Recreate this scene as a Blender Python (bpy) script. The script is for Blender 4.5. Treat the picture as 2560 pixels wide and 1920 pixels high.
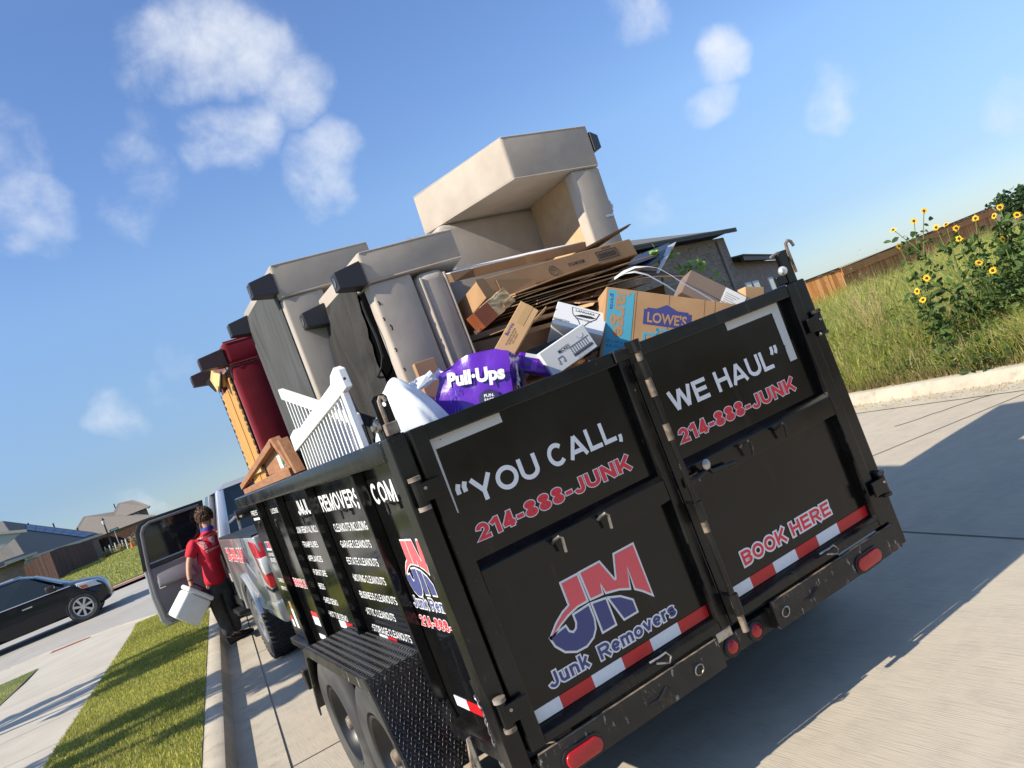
import bpy, bmesh, math, random
import numpy as np
from mathutils import Vector, Matrix, Euler
R = math.radians
random.seed(7); rng = np.random.default_rng(7)
sc = bpy.context.scene
for o in list(bpy.data.objects): bpy.data.objects.remove(o)
col = sc.collection

# ------------------------------------------------------------------ camera
CAM = Vector((-1.998, -2.718, 1.740))
cd = bpy.data.cameras.new('camera'); cam = bpy.data.objects.new('camera', cd); col.objects.link(cam)
yaw, pitch, roll = R(27.96), R(0.62), R(-21.15)
fw = Vector((math.sin(yaw)*math.cos(pitch), math.cos(yaw)*math.cos(pitch), math.sin(pitch)))
rt = Vector((math.cos(yaw), -math.sin(yaw), 0)); up = rt.cross(fw)
rt2 = rt*math.cos(roll) + up*math.sin(roll); up2 = -rt*math.sin(roll) + up*math.cos(roll)
cam.matrix_world = Matrix(((rt2.x, up2.x, -fw.x, CAM.x), (rt2.y, up2.y, -fw.y, CAM.y), (rt2.z, up2.z, -fw.z, CAM.z), (0, 0, 0, 1)))
cd.sensor_width = 36; cd.lens = 36*2000/2560; cd.clip_start = 0.05; cd.clip_end = 5000
sc.camera = cam

# ------------------------------------------------------------------ light, sky, exposure
SUN_EL = R(36.5); SUN_DIR = Vector((-1.0, -0.035, 0)).normalized()         # towards the sun, seen from above
sdir = Vector((SUN_DIR.x*math.cos(SUN_EL), SUN_DIR.y*math.cos(SUN_EL), math.sin(SUN_EL)))
sd = bpy.data.lights.new('sun', 'SUN'); sd.energy = 4.3; sd.angle = R(0.53); sd.color = (1.0, 0.91, 0.76)
sun = bpy.data.objects.new('sun', sd); col.objects.link(sun); sun.location = (-30, 0, 30)
sun.rotation_euler = sdir.to_track_quat('Z', 'Y').to_euler()
w = bpy.data.worlds.new('World'); sc.world = w; w.use_nodes = True
w.cycles.sampling_method = 'MANUAL'; w.cycles.sample_map_resolution = 512
nt = w.node_tree; nt.nodes.clear(); N = nt.nodes.new; K = nt.links.new
out = N('ShaderNodeOutputWorld'); bg = N('ShaderNodeBackground'); K(bg.outputs[0], out.inputs[0])
sky = N('ShaderNodeTexSky'); sky.sky_type = 'NISHITA'; sky.sun_disc = False
sky.sun_elevation = SUN_EL; sky.sun_rotation = math.atan2(SUN_DIR.x, SUN_DIR.y)
sky.altitude = 2000; sky.air_density = 1.0; sky.dust_density = 0.5; sky.ozone_density = 3.0
bg.inputs['Strength'].default_value = 0.15
tc = N('ShaderNodeTexCoord')
def vm(op, a, b=None):
    n = N('ShaderNodeVectorMath'); n.operation = op
    for i, v in enumerate((a, b)):
        if v is None: continue
        if isinstance(v, (tuple, Vector)): n.inputs[i].default_value = v
        else: K(v, n.inputs[i])
    return n
def mm(op, a, b=None, c=None, clamp=False):
    n = N('ShaderNodeMath'); n.operation = op; n.use_clamp = clamp
    for i, v in enumerate((a, b, c)):
        if v is None: continue
        if isinstance(v, (int, float)): n.inputs[i].default_value = v
        else: K(v, n.inputs[i])
    return n.outputs[0]
dirv = vm('NORMALIZE', tc.outputs['Generated']).outputs[0]
def wnoise(scale, detail, rough, dist, off=(0, 0, 0)):
    n = N('ShaderNodeTexNoise'); n.inputs['Scale'].default_value = scale; n.inputs['Detail'].default_value = detail; n.inputs['Roughness'].default_value = rough; n.inputs['Distortion'].default_value = dist
    K(vm('ADD', dirv, off).outputs[0], n.inputs['Vector']); return n
nz = wnoise(9, 6, 0.60, 0.25); nz3 = wnoise(26, 4, .62, .3, (3, 1, 2))
nz2 = wnoise(5.5, 3, .55, 0, (7, 2, 5))
warp = vm('ADD', dirv, vm('SCALE', vm('SUBTRACT', nz2.outputs['Color'], (0.5, 0.5, 0.5)).outputs[0]).outputs[0])
warp.inputs[1].links[0].from_node.inputs['Scale'].default_value = 0.13
wd = vm('NORMALIZE', warp.outputs[0]).outputs[0]
CL = [(14.5, 29.3, 2.6, .85), (17.5, 27.5, 3.2, 1.0), (19.8, 24.0, 2.6, .8), (16.0, 21.8, 2.4, .95), (20.8, 18.8, 2.6, 1.0), (10, 22.5, 2.6, .7), (7.5, 20.7, 2.4, .6), (13, 24.5, 2.6, .42),
      (1.5, 25.0, 2.6, .8), (0.5, 21.5, 3.0, .9), (-3, 24, 4, .8), (44.5, 21.0, 2.2, .75), (48.8, 16.0, 1.9, 1.0), (47.6, 13.4, 1.8, .95), (54.8, 9.5, 1.9, 1.0), (53.5, 7.2, 1.4, .6),
      (41.6, 8.3, 1.5, .7), (38.8, 9.4, 1.6, .4), (3.2, 8.0, 1.5, .75), (6.0, 8.4, 1.1, .5), (7.8, 10.2, 1.4, .3), (63.5, 4.6, 1.5, .6), (2.3, 1.6, 1.2, .8), (1.6, 2.0, .7, .7), (-60, 18, 7, 1), (-110, 15, 7, .9), (150, 22, 8, .8), (90, 18, 6, .8)]
acc = None
for az, el, rad, amp in CL:
    v = Vector((math.sin(R(az))*math.cos(R(el)), math.cos(R(az))*math.cos(R(el)), math.sin(R(el))))
    dt = vm('DOT_PRODUCT', wd, v).outputs['Value']
    c1 = math.cos(R(rad*1.55)); c0 = math.cos(R(rad*0.05))
    mr = N('ShaderNodeMapRange'); mr.interpolation_type = 'SMOOTHSTEP'; K(dt, mr.inputs[0])
    mr.inputs[1].default_value = c1; mr.inputs[2].default_value = c0; mr.inputs[3].default_value = 0; mr.inputs[4].default_value = amp
    acc = mr.outputs[0] if acc is None else mm('MAXIMUM', acc, mr.outputs[0])
fbm = mm('ADD', mm('MULTIPLY', mm('SUBTRACT', nz.outputs['Fac'], .5), 1.5), mm('MULTIPLY', mm('SUBTRACT', nz3.outputs['Fac'], .5), .55))
hi = N('ShaderNodeMapRange'); K(dirv, N('ShaderNodeSeparateXYZ').inputs[0]); K(nt.nodes[-1].outputs['Z'], hi.inputs[0]); hi.inputs[1].default_value = .60; hi.inputs[2].default_value = .72; hi.inputs[4].default_value = .62
cov = N('ShaderNodeMapRange'); cov.interpolation_type = 'SMOOTHSTEP'; K(nz2.outputs['Fac'], cov.inputs[0]); cov.inputs[1].default_value = .48; cov.inputs[2].default_value = .62
acc = mm('MAXIMUM', acc, mm('MULTIPLY', hi.outputs[0], cov.outputs[0]))      # unseen cloud added overhead to whiten the ambient light
den = mm('ADD', mm('SUBTRACT', mm('MULTIPLY', acc, 0.92), 0.34), fbm)
mr = N('ShaderNodeMapRange'); mr.interpolation_type = 'SMOOTHSTEP'; K(den, mr.inputs[0]); mr.inputs[1].default_value = 0; mr.inputs[2].default_value = 1.15; mr.inputs[3].default_value = 0; mr.inputs[4].default_value = 0.92
cm = mm('MULTIPLY', mr.outputs[0], mm('MULTIPLY', acc, 3.0, clamp=True), clamp=True)
mix = N('ShaderNodeMix'); mix.data_type = 'RGBA'; K(cm, mix.inputs['Factor'])
# summer haze: an even elevation grade all round that keeps the horizon pale blue instead of white
sep = N('ShaderNodeSeparateXYZ'); K(dirv, sep.inputs[0]); cr_ = N('ShaderNodeValToRGB'); K(sep.outputs['Z'], cr_.inputs[0])
GR = [(0, (.31, .35, .42)), (.07, (.40, .41, .45)), (.156, (.60, .60, .60)), (.26, (.80, .81, .80)), (.375, (.78, .83, .90)), (.52, (.80, .86, .96)), (.75, (1.45, 1.30, 1.12))]
while len(cr_.color_ramp.elements) < len(GR): cr_.color_ramp.elements.new(.5)
for e_, (p_, c_) in zip(cr_.color_ramp.elements, GR): e_.position = p_; e_.color = (c_[0]/1.5, c_[1]/1.5, c_[2]/1.5, 1)
gsc = vm('SCALE', cr_.outputs[0]); gsc.inputs['Scale'].default_value = 1.5
grd = vm('MULTIPLY', sky.outputs[0], gsc.outputs[0])
K(grd.outputs[0], mix.inputs[6]); mix.inputs[7].default_value = (3.7, 3.85, 4.1, 1)
K(mix.outputs[2], bg.inputs['Color'])
sc.view_settings.view_transform = 'Standard'; sc.view_settings.look = 'None'; sc.view_settings.exposure = 0.74; sc.view_settings.gamma = 1
sc.cycles.max_bounces = 6; sc.cycles.caustics_reflective = False; sc.cycles.caustics_refractive = False

# ------------------------------------------------------------------ materials
def new_mat(name):
    m = bpy.data.materials.new(name); m.use_nodes = True
    t = m.node_tree; b = t.nodes['Principled BSDF']
    return m, t, b
def c4(c): return (c[0], c[1], c[2], 1)
def ramp(t, src, p0, p1, a=0.0, b=1.0):
    n = t.nodes.new('ShaderNodeMapRange'); t.links.new(src, n.inputs[0])
    n.inputs[1].default_value = p0; n.inputs[2].default_value = p1; n.inputs[3].default_value = a; n.inputs[4].default_value = b; n.clamp = True
    return n.outputs[0]
def noise(t, scale, detail=4, rough=0.55, stretch=None, coord='Object', dist=0):
    tcn = t.nodes.new('ShaderNodeTexCoord'); n = t.nodes.new('ShaderNodeTexNoise')
    n.inputs['Scale'].default_value = scale; n.inputs['Detail'].default_value = detail; n.inputs['Roughness'].default_value = rough; n.inputs['Distortion'].default_value = dist
    if stretch:
        mp = t.nodes.new('ShaderNodeMapping'); mp.inputs['Scale'].default_value = stretch
        t.links.new(tcn.outputs[coord], mp.inputs[0]); t.links.new(mp.outputs[0], n.inputs['Vector'])
    else: t.links.new(tcn.outputs[coord], n.inputs['Vector'])
    return n.outputs['Fac']
def mixc(t, fac, a, b):
    n = t.nodes.new('ShaderNodeMix'); n.data_type = 'RGBA'
    t.links.new(fac, n.inputs['Factor'])
    for i, v in ((6, a), (7, b)):
        if isinstance(v, tuple): n.inputs[i].default_value = c4(v)
        else: t.links.new(v, n.inputs[i])
    return n.outputs[2]
def bump(t, b, src, strength, dist=0.01, prev=None):
    n = t.nodes.new('ShaderNodeBump'); n.inputs['Strength'].default_value = strength; n.inputs['Distance'].default_value = dist
    t.links.new(src, n.inputs['Height'])
    if prev is not None: t.links.new(prev, n.inputs['Normal'])
    t.links.new(n.outputs[0], b.inputs['Normal']); return n.outputs[0]
def mat(name, c, rough=0.6, c2=None, ns=6, nlo=0.35, nhi=0.65, metal=0, bmp=None, sheen=0, coat=0, stretch=None, spec=0.5, dirt=None, emis=None, detail=4, trans=0, rvar=0):
    m, t, b = new_mat(name)
    b.inputs['Base Color'].default_value = c4(c); b.inputs['Roughness'].default_value = rough; b.inputs['Metallic'].default_value = metal
    b.inputs['Specular IOR Level'].default_value = spec
    if coat: b.inputs['Coat Weight'].default_value = coat; b.inputs['Coat Roughness'].default_value = 0.06
    if sheen: b.inputs['Sheen Weight'].default_value = sheen; b.inputs['Sheen Roughness'].default_value = 0.4
    cur = None
    if c2: cur = mixc(t, ramp(t, noise(t, ns, detail, stretch=stretch), nlo, nhi), c, c2)
    if dirt:   # (colour, scale, lo, hi[, stretch])
        st = dirt[4] if len(dirt) > 4 else None
        cur = mixc(t, ramp(t, noise(t, dirt[1], 6, 0.65, stretch=st), dirt[2], dirt[3]), cur if cur is not None else c, dirt[0])
    if cur is not None: t.links.new(cur, b.inputs['Base Color'])
    if rvar: t.links.new(ramp(t, noise(t, ns*0.7+1, 5), 0.3, 0.7, rough, rough+rvar), b.inputs['Roughness'])
    if bmp: bump(t, b, noise(t, bmp[0], 5, stretch=bmp[2] if len(bmp) > 2 else None), bmp[1], bmp[3] if len(bmp) > 3 else 0.01)
    if trans: b.inputs['Transmission Weight'].default_value = trans
    if emis: b.inputs['Emission Color'].default_value = c4(emis); b.inputs['Emission Strength'].default_value = 1
    return m
M = {}
# trailer paint: glossy black with scuffs, dust and scratches
def paint(name, c, rough, chip=None, dust=0.25, orange=0.02):
    m, t, b = new_mat(name)
    n1 = noise(t, 3.5, 6, 0.6); n2 = noise(t, 38, 6, 0.7, (1, 1, .35)); n3 = noise(t, 9, 8, 0.7)
    cur = mixc(t, ramp(t, n1, 0.42, 0.75, 0, dust), c, (0.06, 0.055, 0.045))
    cur = mixc(t, ramp(t, noise(t, 11, 6, .7, (1, 1, .10)), .60, .82, 0, .38), cur, (0.085, 0.07, 0.05)); b.inputs['Specular IOR Level'].default_value = .4
    if chip:
        cur = mixc(t, ramp(t, n2, chip, chip+0.05), cur, (0.30, 0.29, 0.27))
        cur = mixc(t, ramp(t, n3, chip-0.02, chip+0.02, 0, .55), cur, (0.10, 0.06, 0.035))
    t.links.new(cur, b.inputs['Base Color'])
    t.links.new(ramp(t, n1, 0.3, 0.75, rough, rough+0.18), b.inputs['Roughness'])
    bump(t, b, noise(t, 1.6, 2), orange*1.6, 0.06)
    return m
M['black'] = paint('trailer_black_paint', (0.004, 0.004, 0.0045), 0.05, None, 0.08, 0.02)
M['black_gate'] = paint('gate_black_paint', (0.0035, 0.0035, 0.0038), 0.10, None, 0.10)
M['black_worn'] = paint('worn_black_paint', (0.005, 0.005, 0.0055), 0.17, 0.67, 0.28)
M['black_dirty'] = paint('dirty_black_steel', (0.020, 0.018, 0.016), 0.42, 0.61, 0.8)
M['lug'] = mat('worn_black_lug', (0.018, 0.018, 0.02), .5)
M['vinyl_white'] = mat('white_vinyl', (0.78, 0.79, 0.80), 0.4, dirt=((0.55, 0.55, 0.55), 9, 0.55, 0.8))
M['vinyl_grey'] = mat('grey_white_vinyl', (0.84, 0.85, 0.86), 0.45)
M['vinyl_red'] = mat('red_vinyl', (0.78, 0.035, 0.055), 0.45)
M['logo_red'] = mat('logo_red_vinyl', (0.82, 0.115, 0.13), 0.5)
M['logo_blue'] = mat('logo_navy_vinyl', (0.06, 0.07, 0.21), 0.5)
M['tape_white'] = mat('reflective_white_tape', (0.70, 0.75, 0.80), 0.35, c2=(0.76, 0.80, 0.84), ns=60)
M['tape_red'] = mat('reflective_red_tape', (0.55, 0.014, 0.020), 0.35)
M['tape_grey'] = mat('worn_silver_tape', (0.62, 0.63, 0.62), 0.45, dirt=((0.04, 0.04, 0.04), 26, 0.66, 0.70), bmp=(120, .15, (1, 1, 6)))
M['steel'] = mat('bare_steel', (0.45, 0.44, 0.42), 0.35, metal=0.9, dirt=((0.14, 0.10, 0.07), 20, 0.5, 0.7))
M['rusty'] = mat('rusty_steel', (0.10, 0.06, 0.035), 0.7, c2=(0.30, 0.26, 0.22), ns=15, bmp=(40, .3))
M['tan_rod'] = mat('worn_tan_rod', (0.26, 0.20, 0.145), 0.6, c2=(0.10, 0.075, 0.055), ns=30)
M['rubber'] = mat('tyre_rubber', (0.035, 0.035, 0.036), 0.75, c2=(0.085, 0.08, 0.072), ns=3, nlo=.4, nhi=.7)
M['tread'] = mat('tyre_tread', (0.03, 0.03, 0.03), 0.85, bmp=(60, .5))
M['rim_black'] = mat('black_rim', (0.012, 0.012, 0.013), 0.35)
M['lamp_red'] = mat('red_lamp_lens', (0.50, 0.008, 0.015), 0.25, c2=(0.40, 0.006, 0.012), ns=90, coat=.4)
M['sofa'] = mat('taupe_velour', (0.40, 0.345, 0.285), 0.9, c2=(0.47, 0.41, 0.345), ns=5, sheen=.5, bmp=(220, .12, None, .004), spec=.2)
M['sofa2'] = mat('grey_velour', (0.345, 0.305, 0.262), 0.9, c2=(0.41, 0.365, 0.315), ns=4, sheen=.5, bmp=(220, .12, None, .004), spec=.2)
def lumps(m, sc_, st, di):
    t = m.node_tree; b = t.nodes['Principled BSDF']; prev = b.inputs['Normal'].links[0].from_socket if b.inputs['Normal'].links else None
    bump(t, b, noise(t, sc_, 3), st, di, prev)
for k_ in ('sofa', 'sofa2'): lumps(M[k_], 3.5, .12, .04)
M['deck'] = mat('tan_deck_cloth', (0.56, 0.39, 0.23), 0.95, c2=(0.50, 0.345, 0.20), ns=14, spec=.1, bmp=(90, .2, None, .004))
M['dust'] = mat('grey_dust_cover', (0.060, 0.063, 0.064), 0.8, c2=(0.085, 0.088, 0.089), ns=2.5, stretch=(1, 6, .7), spec=.2, bmp=(3, .5, (1, 5, .5), .05))
M['dust2'] = mat('charcoal_dust_cover', (0.030, 0.029, 0.028), 0.85, c2=(0.048, 0.046, 0.044), ns=2.5, stretch=(1, 5, .8), spec=.2, bmp=(4, .5, (1, 4, .7), .04))
M['leg'] = mat('dark_plastic_leg', (0.022, 0.02, 0.024), 0.4)
M['leg_brown'] = mat('dark_brown_leg', (0.035, 0.016, 0.014), 0.4)
M['velvet'] = mat('burgundy_velvet', (0.20, 0.006, 0.018), 0.85, c2=(0.11, 0.003, 0.010), ns=3, sheen=.6, spec=.2, bmp=(120, .1, None, .004))
M['fray'] = mat('frayed_stuffing', (0.62, 0.60, 0.57), 0.95)
M['card'] = mat('brown_cardboard', (0.42, 0.255, 0.135), 0.85, c2=(0.36, 0.215, 0.11), ns=6, spec=.15, bmp=(60, .12, (8, 1, 1), .004))
M['card_light'] = mat('light_cardboard', (0.52, 0.335, 0.18), 0.85, c2=(0.45, 0.285, 0.15), ns=5, spec=.15)
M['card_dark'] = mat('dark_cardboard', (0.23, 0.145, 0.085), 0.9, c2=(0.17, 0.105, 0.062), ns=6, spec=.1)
M['card_grey'] = mat('grey_brown_cardboard', (0.205, 0.155, 0.13), 0.85, c2=(0.18, 0.135, 0.115), ns=5, spec=.15)
M['card_white'] = mat('white_carton', (0.72, 0.72, 0.71), 0.7, spec=.3)
M['packtape'] = mat('brown_packing_tape', (0.42, 0.27, 0.12), 0.25)
M['ink'] = mat('black_ink', (0.02, 0.02, 0.022), 0.6)
M['ink_blue'] = mat('navy_ink', (0.045, 0.05, 0.20), 0.6)
M['ink_cyan'] = mat('cyan_ink', (0.07, 0.34, 0.47), 0.6)
M['ink_grey'] = mat('grey_ink', (0.35, 0.35, 0.36), 0.6)
M['purple'] = mat('purple_plastic_film', (0.115, 0.012, 0.42), 0.25, c2=(0.085, 0.008, 0.32), ns=4, bmp=(14, .25, None, .01), coat=.3)
M['purple_lite'] = mat('violet_print', (0.26, 0.05, 0.62), 0.35)
M['cyan_print'] = mat('light_blue_print', (0.06, 0.25, 0.62), 0.4)
M['navy_print'] = mat('navy_print', (0.02, 0.015, 0.09), 0.4)
M['skinprint'] = mat('dark_print_skin', (0.12, 0.055, 0.035), 0.5)
M['bag'] = mat('white_bin_liner', (0.74, 0.77, 0.82), 0.35, bmp=(7, .35, (1, 1, .5), .02), trans=0.0, spec=.4)
M['film_black'] = mat('black_plastic_film', (0.012, 0.012, 0.014), 0.14, bmp=(16, .6, None, .02))
M['white_paint'] = mat('white_painted_wood', (0.80, 0.80, 0.78), 0.45)
M['pine'] = mat('pine_board', (0.60, 0.32, 0.085), 0.6, c2=(0.46, 0.215, 0.05), ns=3.5, stretch=(1, 9, .8), bmp=(8, .1, (1, 10, 1)))
M['pine_pale'] = mat('pale_pine', (0.66, 0.46, 0.20), 0.6, c2=(0.58, 0.37, 0.14), ns=5, stretch=(1, 8, 1))
M['sash'] = mat('reddish_timber', (0.36, 0.175, 0.085), 0.65, c2=(0.27, 0.12, 0.055), ns=6, stretch=(6, .8, 6), bmp=(20, .1))
M['mahog'] = mat('polished_brown_wood', (0.30, 0.085, 0.022), 0.3, c2=(0.20, 0.05, 0.014), ns=8, stretch=(1, 1, .3))
M['chip'] = mat('torn_plaster_wood', (0.48, 0.40, 0.24), 0.85, c2=(0.26, 0.17, 0.08), ns=14, nlo=.45, nhi=.6, bmp=(25, .5))
M['glassy'] = mat('clear_glass_pane', (0.55, 0.62, 0.62), 0.05, spec=.8, trans=.6)
M['green_lab'] = mat('green_label', (0.05, 0.25, 0.09), 0.5)
M['sheet_navy'] = mat('navy_sheet', (0.03, 0.04, 0.07), 0.3)
M['sheet_grey'] = mat('grey_sheet', (0.10, 0.11, 0.12), 0.35)
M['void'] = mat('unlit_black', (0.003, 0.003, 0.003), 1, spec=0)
M['strap'] = mat('white_strap', (0.74, 0.73, 0.70), 0.5)
M['zinc'] = mat('zinc_plate', (0.62, 0.64, 0.66), 0.35, metal=.6)
# vehicles
M['truck'] = mat('silver_grey_truck_paint', (0.40, 0.40, 0.40), 0.3, metal=.35, coat=.8)
M['truck_white'] = mat('bright_silver', (0.70, 0.72, 0.75), 0.25, metal=.4, coat=.6)
M['trim'] = mat('black_trim', (0.014, 0.014, 0.015), 0.5)
M['chrome'] = mat('chrome', (0.75, 0.76, 0.78), 0.12, metal=1)
M['glass'] = mat('tinted_glass', (0.012, 0.016, 0.018), 0.04, spec=.8)
M['inner'] = mat('grey_door_trim', (0.15, 0.145, 0.15), 0.75, c2=(0.18, 0.175, 0.18), ns=3)
M['seatcloth'] = mat('grey_seat_cloth', (0.19, 0.185, 0.20), 0.9)
M['car'] = mat('midnight_blue_paint', (0.005, 0.007, 0.014), 0.16, spec=.35, coat=.25)
M['alloy'] = mat('silver_alloy', (0.62, 0.62, 0.63), 0.28, metal=.8)
M['lens'] = mat('clear_lamp_lens', (0.55, 0.57, 0.58), 0.1, coat=1)
M['amber'] = mat('amber_lens', (0.55, 0.12, 0.05), 0.2)
# person
M['skin'] = mat('skin', (0.42, 0.215, 0.135), 0.55, c2=(0.48, 0.26, 0.17), ns=12)
M['shirt'] = mat('red_shirt', (0.58, 0.010, 0.030), 0.8, c2=(0.48, 0.008, 0.024), ns=7, bmp=(12, .5, None, .02))
M['shirt_print'] = mat('white_shirt_print', (0.68, 0.45, 0.47), 0.8)
M['collar'] = mat('blue_collar', (0.03, 0.05, 0.35), 0.8)
M['trousers'] = mat('charcoal_trousers', (0.030, 0.030, 0.034), 0.85, c2=(0.055, 0.055, 0.06), ns=8, bmp=(9, .8, None, .03))
M['shoe'] = mat('brown_shoe', (0.045, 0.030, 0.022), 0.7)
M['hair'] = mat('brown_hair', (0.060, 0.028, 0.014), 0.6, c2=(0.11, 0.052, 0.026), ns=30)
M['foam'] = mat('white_plastic_cooler', (0.76, 0.77, 0.76), 0.45, c2=(0.70, 0.71, 0.70), ns=6)
M['pinklabel'] = mat('pink_lid_label', (0.62, 0.22, 0.24), 0.5)
# ground
m, t, b = new_mat('street_concrete'); M['road'] = m
g1 = noise(t, 0.35, 5); g2 = noise(t, 5, 8, .7); g3 = noise(t, 160, 2, .6, (1, .03, 1)); g4 = noise(t, 0.8, 6, .7, (.12, 1, 1))
cur = mixc(t, ramp(t, g1, .35, .65), (0.46, 0.395, 0.305), (0.50, 0.44, 0.345)); cur = mixc(t, ramp(t, g2, .45, .75, 0, .45), cur, (0.30, 0.27, 0.225))
cur = mixc(t, ramp(t, g3, .48, .75, 0, .5), cur, (0.28, 0.25, 0.205)); cur = mixc(t, ramp(t, g4, .52, .78, 0, .42), cur, (0.25, 0.23, 0.20)); cur = mixc(t, ramp(t, noise(t, 42, 5, .75), .66, .74, 0, .55), cur, (0.17, 0.15, 0.125))
t.links.new(cur, b.inputs['Base Color']); b.inputs['Roughness'].default_value = .85; bump(t, b, g3, .35, .006)
M['curb'] = mat('kerb_concrete', (0.47, 0.42, 0.33), .9, c2=(0.40, 0.355, 0.28), ns=3, dirt=((0.26, 0.22, 0.17), 7, .52, .8), bmp=(50, .25))
M['walk'] = mat('sidewalk_concrete', (0.47, 0.43, 0.36), .9, c2=(0.41, 0.375, 0.315), ns=1.4, bmp=(80, .2))
M['joint'] = mat('dark_joint', (0.13, 0.115, 0.09), .95)
M['street2'] = mat('cross_street_concrete', (0.33, 0.31, 0.28), .85, c2=(0.38, 0.36, 0.325), ns=.5, dirt=((0.26, 0.25, 0.23), 2, .5, .8))
M['brickpave'] = mat('red_tactile_paver', (0.36, 0.10, 0.075), .9, c2=(0.28, 0.075, 0.06), ns=8)
M['soil'] = mat('dry_soil', (0.21, 0.16, 0.095), .95, c2=(0.14, 0.12, 0.06), ns=2, bmp=(12, .5))
M['lawn_base'] = mat('lawn_soil', (0.085, 0.115, 0.022), .95, c2=(0.15, 0.155, 0.045), ns=1.6, nlo=.4, nhi=.7)
M['terrain'] = mat('far_ground', (0.24, 0.23, 0.11), .95, c2=(0.30, 0.26, 0.15), ns=.05)
def vcol_mat(name, rough=.75, trans=.38):
    m, t, b = new_mat(name); a = t.nodes.new('ShaderNodeVertexColor'); a.layer_name = 'Col'
    t.links.new(a.outputs[0], b.inputs['Base Color']); b.inputs['Roughness'].default_value = rough; b.inputs['Specular IOR Level'].default_value = .25
    tr = t.nodes.new('ShaderNodeBsdfTranslucent'); t.links.new(a.outputs[0], tr.inputs[0]); mx = t.nodes.new('ShaderNodeMixShader'); mx.inputs[0].default_value = trans
    o = t.nodes['Material Output']; t.links.new(b.outputs[0], mx.inputs[1]); t.links.new(tr.outputs[0], mx.inputs[2]); t.links.new(mx.outputs[0], o.inputs[0])
    return m
M['blade'] = vcol_mat('grass_blades'); M['leafmat'] = vcol_mat('leaves', .6)
M['petal'] = mat('yellow_petals', (0.78, 0.46, 0.01), .6); M['disc'] = mat('sunflower_disc', (0.05, 0.022, 0.008), .9)
M['stem'] = mat('green_stem', (0.12, 0.16, 0.04), .8); M['bark'] = mat('bark', (0.10, 0.07, 0.045), .9, c2=(0.06, 0.042, 0.028), ns=9, bmp=(14, .8))
# buildings
m, t, b = new_mat('dark_brick_wall'); M['brick_dark'] = m
def brick_nodes(t, b, ca, cb, mort, scale):
    tcn = t.nodes.new('ShaderNodeTexCoord'); mp = t.nodes.new('ShaderNodeMapping'); t.links.new(tcn.outputs['UV'], mp.inputs[0])
    n = t.nodes.new('ShaderNodeTexBrick'); t.links.new(mp.outputs[0], n.inputs['Vector']); n.inputs['Scale'].default_value = scale
    n.inputs['Color1'].default_value = c4(ca); n.inputs['Color2'].default_value = c4(cb); n.inputs['Mortar'].default_value = c4(mort)
    n.inputs['Mortar Size'].default_value = .012; n.inputs['Brick Width'].default_value = .6; n.inputs['Row Height'].default_value = .2; n.inputs['Bias'].default_value = -.1
    nn = noise(t, 2.3, 5, coord='UV'); cur = mixc(t, ramp(t, nn, .4, .75, 0, .5), n.outputs[0], mort)
    t.links.new(cur, b.inputs['Base Color']); b.inputs['Roughness'].default_value = .9; bump(t, b, n.outputs['Fac'], -.4, .01)
brick_nodes(t, b, (0.30, 0.235, 0.19), (0.15, 0.12, 0.10), (0.38, 0.32, 0.265), 2.6)
m, t, b = new_mat('tan_brick_wall'); M['brick_tan'] = m; brick_nodes(t, b, (0.25, 0.17, 0.12), (0.17, 0.115, 0.085), (0.33, 0.28, 0.22), 2.6)
m, t, b = new_mat('grey_brick_wall'); M['brick_grey'] = m; brick_nodes(t, b, (0.20, 0.165, 0.14), (0.15, 0.125, 0.11), (0.27, 0.24, 0.2), 2.6)
M['shingle'] = mat('grey_shingles', (0.20, 0.19, 0.18), .95, c2=(0.14, 0.135, 0.13), ns=9, stretch=(1, 1, 4), bmp=(12, .4, (1, 1, 5)))
M['shingle_brown'] = mat('brown_shingles', (0.25, 0.215, 0.18), .95, c2=(0.20, 0.17, 0.14), ns=6, stretch=(1, 1, 4), bmp=(12, .4, (1, 1, 5)))
M['fascia_dark'] = mat('dark_fascia', (0.018, 0.017, 0.017), .6)
M['fascia'] = mat('cream_fascia', (0.55, 0.50, 0.40), .7); M['siding'] = mat('pale_siding', (0.44, 0.45, 0.40), .8)
M['solar'] = mat('solar_glass', (0.10, 0.13, 0.18), .08, spec=1, coat=1); M['winglass'] = mat('window_glass', (0.10, 0.15, 0.16), .08, spec=.8); M['winframe'] = mat('white_window_frame', (0.70, 0.70, 0.68), .6)
M['cedar'] = mat('cedar_picket', (0.70, 0.30, 0.085), .75, c2=(0.54, 0.21, 0.055), ns=2.2, stretch=(1, 1, .3), bmp=(14, .2, (4, 4, .5)))
M['cedar_dark'] = mat('stained_picket', (0.062, 0.022, 0.011), .8, c2=(0.042, 0.015, 0.008), ns=2, stretch=(1, 1, .4))
M['cedar_b'] = mat('pale_cedar_picket', (0.80, 0.38, 0.13), .75, c2=(0.62, 0.26, 0.08), ns=2.2, stretch=(1, 1, .3)); M['cedar_c'] = mat('dark_cedar_picket', (0.52, 0.21, 0.06), .75, c2=(0.40, 0.15, 0.04), ns=2.2, stretch=(1, 1, .3))
M['galv'] = mat('galvanised_post', (0.55, 0.57, 0.58), .45, metal=.5); M['lampblack'] = mat('lamp_post_black', (0.012, 0.013, 0.014), .4); M['lampglass'] = mat('frosted_lamp_glass', (0.75, 0.74, 0.70), .4)
M['signgreen'] = mat('street_sign_green', (0.01, 0.16, 0.09), .4); M['cone'] = mat('orange_cone', (0.75, 0.12, 0.02), .6)
M['pvc'] = mat('white_marker_post', (0.75, 0.74, 0.70), .6)

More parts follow.
